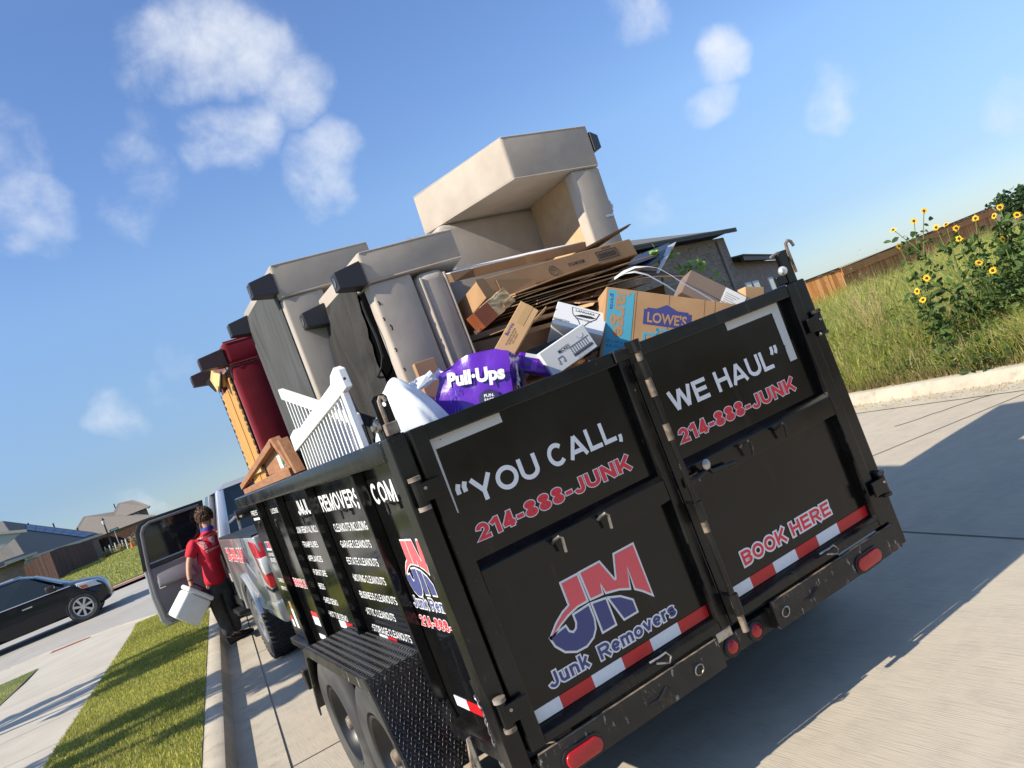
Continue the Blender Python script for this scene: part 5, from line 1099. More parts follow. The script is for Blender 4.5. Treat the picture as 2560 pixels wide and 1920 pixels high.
blades('lawn_grass', 80000, s_verge, lambda P: .022+.03*rng.random(len(P)), .0055, lawncol, 'short mown grass of the verge along the left kerb', 'grass', lean=.9)
def s_in(n):
    y = -2+16.8*rng.random(n); x = -2.36+.105*y-3.2-4*rng.random(n)**1.3; return np.stack([x, y, .14+.024*np.maximum(y-14, 0)], 1)
blades('lawn_grass', 14000, s_in, lambda P: .03+.03*rng.random(len(P)), .008, lawncol, 'mown grass left of the sidewalk', 'grass', lean=.8)
def s_far(n):
    y = 29.8+34*rng.random(n)**1.2; x = -2.36+.105*y-1.9-11*rng.random(n); return np.stack([x, y, .11+.024*np.clip(y-14, 0, 46)], 1)
blades('lawn_grass', 26000, s_far, lambda P: .05+.05*rng.random(len(P)), .03, lawncol, 'mown grass of the far corner lawn below the brown fence', 'grass', lean=.8)
# tall weeds of the right field
def s_field(n, r0=7.2, r1=34, a0=40, a1=66, pw=1.5):
    out_ = []
    while sum(map(len, out_)) < n:
        m_ = n*2; az = np.radians(rng.uniform(a0, a1, m_)); r_ = r0+(r1-r0)*rng.random(m_)**pw; x = CAM.x+r_*np.sin(az); y = CAM.y+r_*np.cos(az)
        k = x > 5.78+.135*y+.22; out_.append(np.stack([x[k], y[k], np.full(k.sum(), .125)], 1))
    return np.concatenate(out_)[:n]
def edge_d(P): return P[:, 0]-(5.78+.135*P[:, 1]+.2)
def h_field(P):
    d = edge_d(P); g_ = np.clip(.25+d*.55, 0, 1); return (.20+.70*g_)*(.55+.75*rng.random(len(P)))*(1+.30*patchy(P, 1.1))
wc = lambda P, n: pal([(.30, .37, .065), (.44, .46, .11), (.62, .53, .24), (.18, .25, .045), (.48, .36, .18)], [5.5, 4.8, 3.0, 2.0, .9], n)*(1+.24*patchy(P, 1.3, 2))[:, None]
blades('tall_weeds', 170000, lambda n: s_field(n, pw=1.8), h_field, .010, wc, 'tangle of tall green and straw weeds covering the right field', 'weeds', lean=.95)
def h_tall(P): return .35+.65*rng.random(len(P))**1.4*np.clip(edge_d(P), .3, 1.2)
blades('seed_stalks', 9000, lambda n: s_field(n, 8.6, 30, 42, 66, 1.6), h_tall, .007, lambda P, n: pal([(.50, .42, .22), (.42, .30, .17), (.32, .32, .10)], [4, 2, 2], n), 'thin dry seed stalks standing over the weeds', 'weeds', lean=.35)
def s_edge(n):
    y = rng.uniform(-3, 9, n); return np.stack([5.78+.135*y+.10+.22*rng.random(n), y, np.full(n, .14)], 1)
blades('kerb_weeds', 9000, s_edge, lambda P: .05+.16*rng.random(len(P)), .008, lambda P, n: pal([(.33, .25, .13), (.24, .24, .06), (.16, .18, .04)], [4, 2, 2], n), 'low dry weeds creeping over the right kerb', 'weeds', lean=1.1)
def s_lit(n):
    y = rng.uniform(-1, 8, n); return np.stack([5.78+.135*y-.02-.35*rng.random(n)**2, y, np.full(n, .012)], 1)
blades('grass_clippings', 1500, s_lit, lambda P: .006+.02*rng.random(len(P)), .012, lambda P, n: pal([(.55, .42, .16), (.42, .32, .13)], [1, 1], n), 'dry grass clippings lying along the foot of the right kerb', 'clippings', lean=2.5)

def leaf_mesh(name, cs, size, cols, parent=None, flat=.5, m='leafmat'):
    """leaf-shaped faces at centres cs"""
    n = len(cs); vs = np.zeros((n, 6, 3)); a = rng.normal(size=(n, 3)); a[:, 2] *= flat; a /= np.linalg.norm(a, axis=1)[:, None]
    up_ = rng.normal(size=(n, 3)); b = np.cross(a, up_); b /= np.linalg.norm(b, axis=1)[:, None]; nn = np.cross(a, b); s_ = size*rng.uniform(.55, 1.3, n)[:, None]
    for i, (u, v, w_) in enumerate(((-1, 0, 0), (-.3, .55, .12), (.45, .42, .1), (1, 0, -.15), (.45, -.42, .1), (-.3, -.55, .12))): vs[:, i] = cs+a*s_*u+b*s_*v+nn*s_*w_
    me = bpy.data.meshes.new(name); f = (np.arange(n)*6)[:, None]+np.array([0, 1, 2, 3]); g_ = (np.arange(n)*6)[:, None]+np.array([0, 3, 4, 5])
    me.from_pydata(vs.reshape(-1, 3).tolist(), [], np.concatenate([f, g_]).tolist())
    ca = me.color_attributes.new('Col', 'FLOAT_COLOR', 'POINT'); cc = np.ones((n, 6, 4)); cc[:, :, :3] = pal(cols, [1]*len(cols), n, .3)[:, None, :]; ca.data.foreach_set('color', cc.reshape(-1))
    me.materials.append(M[m]); o = bpy.data.objects.new(name, me); col.objects.link(o); o.parent = parent; return o
GRN = [(.065, .115, .03), (.085, .15, .035), (.11, .17, .05), (.055, .09, .03)]
# sunflower plants: (x, y) base, height, flower heads (dx, dz)
FSZ = [1.0]
def sunflower(x, y, h, heads, label, lush=60):
    t_ = thing('sunflower', label, 'sunflower', (x, y, .12), 'wild sunflowers in the right field', local=True)
    st = MB()
    for dx, dy, dz in heads: st.tube([(0, 0, 0), (dx*.2, dy*.2, dz*.55), (dx*.7, dy*.7, dz*.85), (dx, dy, dz)], [.011, .009, .006, .005], 5)
    st.build('stem', 'stem', t_)
    q = []
    for dx, dy, dz in heads:
        k = int(lush/len(heads)); tt = rng.uniform(.2, .93, k); q.append(np.stack([dx*tt**1.5+rng.normal(0, .07, k), dy*tt**1.5+rng.normal(0, .07, k), dz*tt+rng.normal(0, .03, k)], 1))
    leaf_mesh('leaves', np.concatenate(q), .05, GRN, t_, .6)
    for dx, dy, dz in heads:
        c = V(dx, dy, dz); d = (V(CAM.x-x, CAM.y-y, .6)+V(random.uniform(-9, 9), random.uniform(-9, 9), random.uniform(-2, 7))).normalized(); u = d.orthogonal().normalized(); w_ = d.cross(u)
        fh = MB().lathe(c, d, [(0, .010), (.013, .010), (.017, .004), (.016, -.006), (0, -.012)], 12).build('flower_head', 'disc', t_, smooth=True); pe = MB()
        for k in range(14):
            a = 2*math.pi*k/14; q_ = (u*math.cos(a)+w_*math.sin(a)); s_ = q_.cross(d); l_ = random.uniform(.018, .036)*random.choice((.7, 1, 1))
            pe.add([c+q_*.018-s_*.005, c+q_*.03-s_*.0085+d*.004, c+q_*(.018+l_)-d*.002, c+q_*.03+s_*.0085+d*.004, c+q_*.018+s_*.005], [(0, 1, 2, 3, 4)])
        pe.build('petals', 'petal', fh)
    return t_

def dxyz(bx, by, pts): return [(x-bx, y-by, z-.12) for x, y, z in pts]
SF = [((7.25, 3.05), [(7.28, 3.0, 1.54), (7.07, 2.76, 1.21), (6.87, 3.28, 1.24)], 'sunflower with the largest bloom standing before the fence', 70),
      ((7.8, 3.25), [(8.0, 3.16, 1.69), (7.97, 3.41, 1.66)], 'sunflower with two blooms level with the fence top', 60),
      ((7.55, 3.35), [(7.5, 3.22, 1.75), (7.61, 3.42, 1.76), (7.44, 3.85, 1.93)], 'slender sunflower whose blooms rise above the fence top', 60),
      ((7.3, 3.7), [(7.27, 3.74, 1.71), (7.67, 3.7, 1.94), (7.66, 3.52, 2.01)], 'tallest bare-stemmed sunflower, its leftmost bloom against the fence', 55),
      ((7.35, 2.6), [(7.40, 2.61, 1.36), (7.04, 2.63, 1.08)], 'bushy sunflower with a bloom low on its right side', 120),
      ((6.75, 3.25), [(6.70, 3.34, 1.14), (6.63, 3.26, 1.03)], 'short sunflower with two half-hidden blooms nearest the kerb', 50),
      ((7.9, 2.85), [(7.84, 2.85, 1.64), (8.05, 2.87, 1.71)], 'sunflower at the right edge with upturned blooms', 130),
      ((7.6, 2.35), [(7.59, 2.47, 1.56), (7.75, 2.15, 1.75)], 'leafy sunflower furthest right, cut by the picture edge', 150)]
q = s_field(16000, 7.4, 26, 42, 66, 1.9); q[:, 2] += np.minimum(.12+.75*rng.random(len(q)), .15+.7*np.clip(edge_d(q), 0, 1.2))*rng.random(len(q))**.6
tag(leaf_mesh('undergrowth', q, .026, [(.13, .20, .045), (.20, .27, .07), (.28, .32, .10), (.09, .15, .035)]), 'small leafy undergrowth mixed through the right field weeds', 'weeds', kind='stuff')
for (bx, by), hs, lab, lush in SF: sunflower(bx, by, 0, dxyz(bx, by, hs), lab, int(lush*2.4))
def bush(name, label, c, r_, n, size, cols, group=None, flat=.6, cat='weed', stems=6):
    t_ = thing(name, label, cat, (c[0], c[1], .12), group, local=True)
    q = rng.normal(size=(n, 3)); q /= np.linalg.norm(q, axis=1)[:, None]; q *= (rng.random((n, 1))**.45); q[:, 2] = np.abs(q[:, 2])
    q *= np.array(r_)*(1+.25*np.sin(q[:, :1]*7+q[:, 1:2]*5)); leaf_mesh('leaves', q, size, cols, t_, flat)
    s_ = MB()
    for k in range(stems): a = 2*math.pi*k/stems; s_.tube([(0, 0, 0), (r_[0]*.35*math.cos(a), r_[1]*.35*math.sin(a), r_[2]*.5), (r_[0]*.6*math.cos(a), r_[1]*.6*math.sin(a), r_[2]*.85)], .005, 4)
    s_.build('stem', 'stem', t_); return t_
for c, r_, n, lab in (((6.55, 2.55), (.42, .55, .34), 520, 'dark green broadleaf clump over the kerb, largest of the low clumps'), ((6.75, 3.75), (.30, .35, .22), 240, 'small broadleaf clump at the kerb nearest the trailer'), ((6.62, 3.15), (.26, .25, .18), 180, 'low creeping broadleaf patch between the two kerb clumps'),
                      ((7.9, 2.35), (.75, .6, 1.35), 1800, 'dense dark leafy mass under the sunflowers at the right edge'), ((8.2, 3.0), (.6, .55, 1.15), 1100, 'dark leafy thicket below the fence-top blooms'), ((8.9, 2.2), (1.0, .8, 1.6), 1800, 'tall leafy thicket at the far right edge'), ((8.3, 4.6), (.5, .5, .75), 300, 'grey-green clump in front of the dark fence')):
    bush('broadleaf_weed', lab, c, r_, n, .045, GRN, 'broadleaf weeds in the right field')
def dry_plant(c, h, lab):
    t_ = thing('dry_weed', lab, 'weed', (c[0], c[1], .12), 'dry branching weeds', local=True); s_ = MB(); random.seed(int(c[0]*100))
    for k in range(26):
        a = random.uniform(0, 6.28); r_ = random.uniform(.1, .35); z0 = random.uniform(.25, .6)*h; s_.tube([(0, 0, z0*.4), (r_*.4*math.cos(a), r_*.4*math.sin(a), z0), (r_*math.cos(a), r_*math.sin(a), z0+random.uniform(.2, .45)*h)], .003, 4)
    s_.build('twigs', mat('straw', (.42, .31, .15), .9), t_); q = rng.normal(size=(260, 3))*np.array([.2, .2, .18*h])+np.array([0, 0, .75*h]); leaf_mesh('seed_heads', q, .014, [(.42, .33, .16), (.36, .26, .13)], t_)['kind'] = 'stuff'
dry_plant((8.2, 5.2), 1.35, 'feathery straw-coloured weed against the dark fence section'); dry_plant((9.5, 6.2), 1.3, 'feathery straw-coloured weed beside the fence corner')
# ------------------------------------------------------------------ fences
def fence(name, label, a, b, h, z0, pw, m, posts=0, cap=None, rails=None, group=None):
    a, b = V(a[0], a[1], 0), V(b[0], b[1], 0); L_ = (b-a).length; d = (b-a).normalized(); nrm = V(-d.y, d.x, 0); n = int(L_/(pw+.014))
    t_ = thing(name, label, 'fence', (a.x, a.y, 0), group)
    zz = (lambda p: zf(p.y)+z0)
    me = None; nmax = 300; rest = MB()
    for i in range(n):
        p = a+d*(i+.5)*(L_/n); jz = random.uniform(-.012, .012); 
        mbx = MB().obox(p+V(0, 0, zz(p)+h/2+jz)+nrm*random.uniform(-.012, .012), pw, .018, h, Matrix((d, nrm, V(0, 0, 1))).transposed())
        if i < nmax: mbx.build('picket', m+random.choice(['', '_b', '_c']) if m == 'cedar' else m, t_)
        else: rest.add(mbx.v, mbx.f)
    if rest.v: rest.build('picket', m, t_)['kind'] = 'stuff'
    for k, hh in enumerate(rails or ()):
        MB().obox((a+b)/2+V(0, 0, (zz(a)+zz(b))/2+hh)+nrm*.03, L_, .04, .09, Matrix((d, nrm, V(0, 0, 1)+d*((zz(b)-zz(a))/L_)).normalized() if False else (d, nrm, V(0, 0, 1))).transposed()).build('rail', m, t_)
    if cap: MB().hexa([a+nrm*-.05+V(0, 0, zz(a)+h), b+nrm*-.05+V(0, 0, zz(b)+h), b+nrm*.07+V(0, 0, zz(b)+h), a+nrm*.07+V(0, 0, zz(a)+h), a+nrm*-.05+V(0, 0, zz(a)+h+.04), b+nrm*-.05+V(0, 0, zz(b)+h+.04), b+nrm*.07+V(0, 0, zz(b)+h+.04), a+nrm*.07+V(0, 0, zz(a)+h+.04)]).build('cap_board', cap, t_)
    for k in range(posts):
        p = a+d*L_*(k+.5)/posts; MB().cyl(p-nrm*.05+V(0, 0, zz(p)), p-nrm*.05+V(0, 0, zz(p)+h+.02), .03, 8).build('post', 'galv', t_)
    return t_
fence('cedar_fence', 'sunlit orange cedar picket fence section behind the right rear post', (15.3, 16.3), (19.87, 14.77), 1.66, 0, .14, 'cedar', 0, 'cedar_dark')
f2 = fence('cedar_fence', 'long shaded cedar fence section receding behind the sunflowers', (19.9, 14.76), (37.5, 19.6), 1.62, 0, .14, 'cedar', 0, 'cedar_dark', rails=(1.5,))
MB().prism([(19.88, 14.70, 1.42), (37.5, 19.54, 1.40), (37.5, 19.54, 1.62), (19.88, 14.70, 1.66)], (0, -.02, 0)).build('trim_board', 'cedar', f2)
fence('stained_fence', 'dark brown fence return facing the street beside the brick house', (-9.5, 80.0), (-5.68, 55.2), 1.83, .1, .14, 'cedar_dark', 0)
fence('stained_fence', 'dark brown fence run along the far lawn', (-5.65, 55.2), (-3.86, 79.3), 1.83, .1, .14, 'cedar_dark', 0)
fence('stained_fence', 'dark brown fence behind the white stakes', (-3.6, 92), (3.5, 88), 1.83, .1, .14, 'cedar_dark', 0)

# ------------------------------------------------------------------ houses
def uvbox(o):
    me = o.data; uv = me.uv_layers.new(name='UVMap')
    for p in me.polygons:
        n = p.normal; tg = V(-n.y, n.x, 0); tg = tg.normalized() if tg.length > .1 else V(1, 0, 0)
        for li in p.loop_indices:
            c = me.vertices[me.loops[li].vertex_index].co
            uv.data[li].uv = (c.dot(tg), c.z) if abs(n.z) < .9 else (c.x, c.y)
    return o
def roof_slab(parent, q, th, m, name='roof'):
    n = (Vector(q[1])-Vector(q[0])).cross(Vector(q[2])-Vector(q[0])).normalized(); n = n if n.z > 0 else -n
    return MB().prism([Vector(p) for p in q], n*th).build(name, m, parent)
def window(parent, a, b, z0, z1, nrm, panes=2, frame='winframe'):
    a, b = Vector((a[0], a[1], 0)), Vector((b[0], b[1], 0)); n = Vector(nrm); d = b-a
    f = MB().prism([a+V(0, 0, z0)-n*.02, b+V(0, 0, z0)-n*.02, b+V(0, 0, z1)-n*.02, a+V(0, 0, z1)-n*.02], n*.06).build('window', frame, parent)
    for i in range(panes):
        p = a+d*((i+.06)/panes); q = a+d*((i+.94)/panes); e_ = (z1-z0)*.06
        MB().prism([p+V(0, 0, z0+e_)+n*.045, q+V(0, 0, z0+e_)+n*.045, q+V(0, 0, z1-e_)+n*.045, p+V(0, 0, z1-e_)+n*.045], n*.005).build('pane', 'winglass', f)
    return f
# right: dark brick house behind the trailer
h1 = thing('brick_house', 'dark brick two-part house with grey shingle roof beyond the trailer', 'house', (16, 19, 0))
A, B = V(8.2, 13.70, 0), V(20.05, 19.08, 0); dn = (B-A).normalized(); bk = V(-dn.y, dn.x, 0); C_ = V(33.8, 29.3, 0)
uvbox(MB().hexa([A, B, B+bk*9, A+bk*9, A+V(0, 0, 4.26), B+V(0, 0, 4.30), B+bk*9+V(0, 0, 4.30), A+bk*9+V(0, 0, 4.26)]).build('wall', 'brick_dark', h1))
e0, e1 = A-bk*.45-dn*.4, B-bk*.45+dn*.35
MB().hexa([e0+V(0, 0, 4.27), e1+V(0, 0, 4.33), e1+bk*.06+V(0, 0, 4.33), e0+bk*.06+V(0, 0, 4.27), e0+V(0, 0, 4.36), e1+V(0, 0, 4.42), e1+bk*.06+V(0, 0, 4.42), e0+bk*.06+V(0, 0, 4.36)]).build('fascia', 'fascia_dark', h1)
rg0, rg1 = A+bk*4.6+V(0, 0, 6.3), B+bk*4.6+V(0, 0, 5.05)
roof_slab(h1, [e0+V(0, 0, 4.37), e1+V(0, 0, 4.43), rg1, rg0], .05, 'shingle'); roof_slab(h1, [A+bk*9.4+V(0, 0, 4.37), B+bk*9.4+dn*.3+V(0, 0, 4.43), rg1+V(0, 0, .01), rg0+V(0, 0, .01)], .05, 'shingle'); 
roof_slab(h1, [e1+V(0, 0, 4.43), B+bk*9.4+dn*.3+V(0, 0, 4.43), rg1], .05, 'shingle')
d2 = (C_-B).normalized(); b2_ = V(-d2.y, d2.x, 0)
uvbox(MB().hexa([B+b2_*.0, C_, C_+b2_*7, B+b2_*7, B+V(0, 0, 3.30), C_+V(0, 0, 3.30), C_+b2_*7+V(0, 0, 3.3), B+b2_*7+V(0, 0, 3.3)]).build('wall', 'brick_dark', h1))
MB().hexa([B-b2_*.4+V(0, 0, 3.22), C_-b2_*.4+V(0, 0, 3.22), C_-b2_*.3+V(0, 0, 3.22), B-b2_*.3+V(0, 0, 3.22), B-b2_*.4+V(0, 0, 3.42), C_-b2_*.4+V(0, 0, 3.42), C_-b2_*.3+V(0, 0, 3.42), B-b2_*.3+V(0, 0, 3.42)]).build('fascia', 'fascia_dark', h1)
roof_slab(h1, [B-b2_*.45+V(0, 0, 3.40), C_-b2_*.45+V(0, 0, 3.40), C_+b2_*3.5+V(0, 0, 4.0), B+b2_*3.5+V(0, 0, 4.0)], .05, 'shingle', 'lower_roof')
for k, (u0, u1) in enumerate(((.6, 2.2), (2.6, 4.6), (8, 10))): window(h1, B+d2*u0, B+d2*u1, .95, 2.45, -b2_, 1)
for k, (u0, u1) in enumerate(((7.2, 8.6),)): window(h1, A+dn*u0, A+dn*u1, .9, 2.3, -bk, 2)
MB().cyl(B-dn*.9-bk*.06+V(0, 0, 0), B-dn*.9-bk*.06+V(0, 0, 4.2), .05, 8).build('downpipe', 'brick_dark', h1)
MB().cyl(A+dn*9+bk*2.4+V(0, 0, 5.1), A+dn*9+bk*2.4+V(0, 0, 5.75), .05, 8).build('vent_pipe', 'galv', h1)
# left: brick house with solar panels
g0 = zf(84)+.1
h2 = thing('solar_house', 'tan brick house with solar panels and cream fascia behind the brown fence', 'house', (-9, 86, g0))
uvbox(MB().hexa([(-16, 81.5, g0), (-9.4, 80.9, g0), (-3.6, 90.5, g0), (-16, 96, g0), (-16, 81.5, g0+2.6), (-9.4, 80.9, g0+2.6), (-3.6, 90.5, g0+2.45), (-16, 96, g0+2.6)]).build('wall', 'brick_tan', h2))
pk_ = V(-10.3, 86.5, 7.75); ev0, ev1, ev2 = V(-9.0, 80.4, 3.55), V(-3.2, 90.6, 3.45), V(-16.5, 81, 3.7)
roof_slab(h2, [ev0, ev1, pk_], .06, 'shingle'); roof_slab(h2, [ev1, V(-3.9, 93, 4.0), pk_], .06, 'shingle'); roof_slab(h2, [ev2, ev0, pk_, V(-16.5, 86.5, 8.2)], .06, 'shingle'); roof_slab(h2, [pk_, V(-3.9, 93, 4.0), V(-8, 100, 3.6), V(-16, 100, 4)], .06, 'shingle')
dd = (ev1-ev0).normalized(); MB().obox((ev0+ev1)/2+V(0, 0, -.02), (ev1-ev0).length+.6, .10, .24, Matrix((dd, V(-dd.y, dd.x, 0).normalized(), V(0, 0, 1))).transposed()).build('fascia', 'fascia', h2)
MB().prism([(-16.2, 80.7, 5.0), (-11.0, 80.4, 5.0), (-8.6, 80.3, 5.9), (-10.8, 80.5, 6.5), (-16.2, 80.7, 8.4)], (0, .3, 0)).build('gable', 'siding', h2)
MB().prism([(-11.8, 80.2, 4.85), (-11.8, 80.2, 5.05), (-10.6, 80.1, 5.05), (-10.6, 80.1, 4.85)], (0, .4, 0)).build('gable_return', 'fascia', h2)
MB().hexa([(-16.4, 80.5, 8.25), (-8.3, 80.1, 5.75), (-8.3, 80.5, 5.75), (-16.4, 80.9, 8.25), (-16.4, 80.5, 8.5), (-8.3, 80.1, 6.0), (-8.3, 80.5, 6.0), (-16.4, 80.9, 8.5)]).build('barge_board', 'fascia', h2)
MB().hexa([(-10.6, 79.6, 3.65), (-8.2, 80.4, 3.65), (-8.2, 81, 3.65), (-10.6, 80.6, 3.65), (-10.6, 79.6, 3.95), (-8.2, 80.4, 3.85), (-8.2, 81, 3.85), (-10.6, 80.6, 3.95)]).build('porch_fascia', 'fascia', h2)
window(h2, (-9.35, 80.75), (-8.6, 81.8), 2.55, 3.45, V(.8, -.6, 0), 3)
Nf = (ev1-ev0).cross(pk_-ev0).normalized(); Nf = Nf if Nf.z > 0 else -Nf
def on_roof(u, v): p = ev0.lerp(ev1, u); q = pk_.lerp(V(-3.9, 93, 4.0), u); return p.lerp(q, v)
for i in range(7):
    for j in range(2):
        u0, u1, v0, v1 = .22+i*.105, .22+(i+.95)*.105, .04+j*.085, .04+(j+.95)*.085
        pr_ = lambda u, v: pk_+(ev1-pk_)*u*(1-v)+(ev0-pk_)*v
        MB().prism([pr_(u0, v0)+Nf*.10, pr_(u1, v0)+Nf*.10, pr_(u1, v1)+Nf*.10, pr_(u0, v1)+Nf*.10], Nf*.05).build('solar_panel', 'solar', h2)
for u, v in ((.25, .85), (.55, .97), (.62, .5), (.80, .72)): p = on_roof(u, v); MB().cyl(p, p+V(0, 0, .55), .07, 8).build('vent_pipe', 'trim', h2)
# left far: two-storey house with brown roof
g1_ = 1.2
h3 = thing('two_storey_house', 'brown-roofed two-storey brick house far behind the street lamp', 'house', (-2, 112, g1_))
uvbox(MB().box((-6.5, 106, g1_), (2.4, 120, 3.7)).build('wall', 'brick_grey', h3)); uvbox(MB().box((-1.6, 108.5, 3.6), (2.3, 116, 4.9)).build('upper_wall', 'brick_grey', h3))
roof_slab(h3, [(-7.5, 105, 3.55), (2.8, 105, 3.55), (-.4, 110, 5.2), (-4.5, 111, 6.6)], .05, 'shingle_brown'); roof_slab(h3, [(-7.5, 105, 3.55), (-4.5, 111, 6.6), (-7.5, 118, 3.6)], .05, 'shingle_brown')
roof_slab(h3, [(-4.5, 111, 6.6), (-.4, 110, 5.2), (0, 116, 5.8), (-4.5, 117, 6.6)], .05, 'shingle_brown')
roof_slab(h3, [(-2.1, 108, 4.75), (2.8, 108, 4.85), (1.3, 112, 6.5), (-.4, 112, 6.75)], .05, 'shingle_brown', 'upper_roof'); roof_slab(h3, [(-2.1, 108, 4.75), (-.4, 112, 6.75), (-2.1, 116, 4.8)], .05, 'shingle_brown', 'upper_roof'); roof_slab(h3, [(2.8, 108, 4.85), (2.8, 116, 4.85), (1.3, 112, 6.5)], .05, 'shingle_brown', 'upper_roof')
window(h3, (-.2, 108.5), (1.3, 108.5), 3.95, 4.75, V(0, -1, 0), 2); window(h3, (-3.6, 106), (-2.8, 106), 1.9, 3.1, V(0, -1, 0), 1); window(h3, (.2, 106), (1.0, 106), 2.2, 3.2, V(0, -1, 0), 1)
for x, z in ((-5.2, 6.0), (-.9, 6.9)): MB().cyl((x, 112, z-.6), (x, 112, z), .07, 8).build('vent_pipe', 'trim', h3)
# street lamp, sign, cone, stakes, dry shrubs
sl = thing('street_lamp', 'black street lamp with frosted lantern beside the brown-roofed house', 'street lamp', (-2.5, 77.3, zf(77)))
zb = zf(77); MB().lathe((-2.5, 77.3, zb), (0, 0, 1), [(.16, 0), (.16, .35), (.09, .5), (.06, 2.75), (.08, 2.8)], 12).build('post', 'lampblack', sl, smooth=True)
MB().lathe((-2.5, 77.3, zb), (0, 0, 1), [(.07, 2.8), (.15, 2.95), (.13, 3.2), (.02, 3.22)], 12).build('lantern', 'lampglass', sl, smooth=True); MB().lathe((-2.5, 77.3, zb), (0, 0, 1), [(.17, 3.2), (.10, 3.32), (.03, 3.42), (0, 3.45)], 12).build('lamp_cap', 'lampblack', sl)
ss = thing('street_sign', 'green street name sign on a thin pole right of the street lamp', 'street sign', (-1.95, 71.3, zf(71))); zb = zf(71)
MB().cyl((-1.95, 71.3, zb), (-1.95, 71.3, zb+2.0), .03, 8).build('pole', 'galv', ss); MB().box((-2.28, 71.27, zb+1.88), (-1.58, 71.30, zb+2.08)).build('blade', 'signgreen', ss)
MB().box((-2.18, 71.262, zb+1.95), (-1.68, 71.268, zb+2.01)).build('lettering_bar', 'vinyl_white', ss)
co = thing('traffic_cone', 'orange traffic cone on the far lawn by the open truck door', 'cone', (-1.2, 63.3, zf(63)+.1)); zb = zf(63)+.1
MB().lathe((-1.2, 63.3, zb), (0, 0, 1), [(.13, .03), (.035, .52), (0, .53)], 14).build('cone_body', 'cone', co, smooth=True); MB().box((-1.37, 63.13, zb), (-1.03, 63.47, zb+.03)).build('base', 'cone', co)
for i, (x, y, lab) in enumerate(((-3.1, 73.3, 'leftmost'), (-2.72, 72, 'second from left'), (-2.3, 71, 'third from left'), (-1.75, 69.5, 'fourth from left'), (-1.5, 68.3, 'fifth from left'), (-1.15, 67.3, 'rightmost'))):
    o = MB().cyl((x, y, zf(y)+.05), (x+.06, y, zf(y)+.95), .045, 8).build('marker_stake', 'pvc'); tag(o, 'white marker stake before the far fence, %s of the six' % lab, 'stake', 'white stakes before the far fence')
DRY = [(.36, .31, .17), (.30, .30, .12), (.42, .34, .17)]
for c, r_, lab in (((-3.0, 72, 0), (.45, .4, .55), 'straw-coloured shrub at the left end of the stakes'), ((-1.9, 69, 0), (.8, .5, .65), 'pale dry shrub row between the stakes'), ((-.9, 66, 0), (.5, .5, .9), 'taller pale shrub near the orange cone')):
    t_ = bush('dry_shrub', lab, c, r_, 420, .07, DRY, 'dry shrubs by the stakes', cat='shrub'); t_.location.z = zf(c[1])+.1
# trees: one beyond the fence, two street trees left of the picture that shade the verge
def tree(name, label, base, h, cr, n, size, cols, cz, group=None):
    t_ = thing(name, label, 'tree', base, group, local=True); tk = MB().tube([(0, 0, 0), (.05, .03, h*.3), (0, .06, h*.55), (.05, 0, h*.8)], [h*.028, h*.022, h*.016, h*.008], 8)
    cl = []
    for k in range(9):
        a = k*2.4; r_ = cr[0]*random.uniform(.35, .8); z = cz+cr[2]*random.uniform(-.6, .7); e_ = V(r_*math.cos(a), r_*math.sin(a), z); tk.tube([(0, .03, h*.35+.02*k*h), e_*.5+V(0, 0, h*.2), e_], [h*.012, h*.008, h*.003], 6); cl.append(e_)
    cl.append(V(0, 0, cz+cr[2]*.6)); tk.build('trunk', 'bark', t_, smooth=True); q = []
    for e_ in cl:
        k = n//len(cl); g_ = rng.normal(size=(k, 3)); g_ /= np.linalg.norm(g_, axis=1)[:, None]; g_ *= rng.random((k, 1))**.4; q.append(g_*np.array(cr)*random.uniform(.38, .6)+np.array(e_))
    leaf_mesh('crown', np.concatenate(q), size, cols, t_, .8); return t_
tree('oak_tree', 'dark green tree rising beyond the fence at the right edge', (49.0, 22.0, 0), 2.9, (3.0, 3.0, 1.2), 5200, .16, [(.045, .085, .035), (.06, .105, .04)], 1.55)
tree('street_tree', 'leafy street tree left of the picture shading the near verge', (-8.2, 5.5, .13), 5.8, (1.4, .55, 1.2), 2600, .09, [(.05, .10, .03), (.07, .13, .035)], 4.6, 'street trees shading the verge')
tree('street_tree', 'narrow street tree left of the picture shading the verge by the truck', (-8.0, 9.45, .13), 5.4, (1.2, .42, 1.0), 2300, .08, [(.05, .10, .03), (.07, .13, .035)], 4.3, 'street trees shading the verge')
for i, (x, y, h) in enumerate(((-26, -38, 8.5), (-14, -44, 9.5), (-2.5, -47, 8.8), (10, -44, 9.2), (22, -38, 8.5))):  # unseen tree row added behind the camera to darken the gate's reflections
    if i == 0: t0 = tree('added_tree', 'tall unseen tree added behind the viewpoint to darken the gate reflections', (x, y, .1), 9, (6.5, 4.0, 3.6), 5200, .4, [(.03, .06, .02), (.045, .08, .025)], 5.2, 'unseen trees added behind the viewpoint for the gate reflections')
    else: c = copy_tree(t0); c.location = (x, y, .1); c.rotation_euler = (0, 0, i*1.3); c.scale = (1, 1, h/9); c['label'] = ['', 'second added unseen tree behind the viewpoint from the lawn side', 'middle added unseen tree of the row behind the viewpoint', 'fourth added unseen tree behind the viewpoint from the lawn side', 'last added unseen tree behind the viewpoint on the field side'][i]

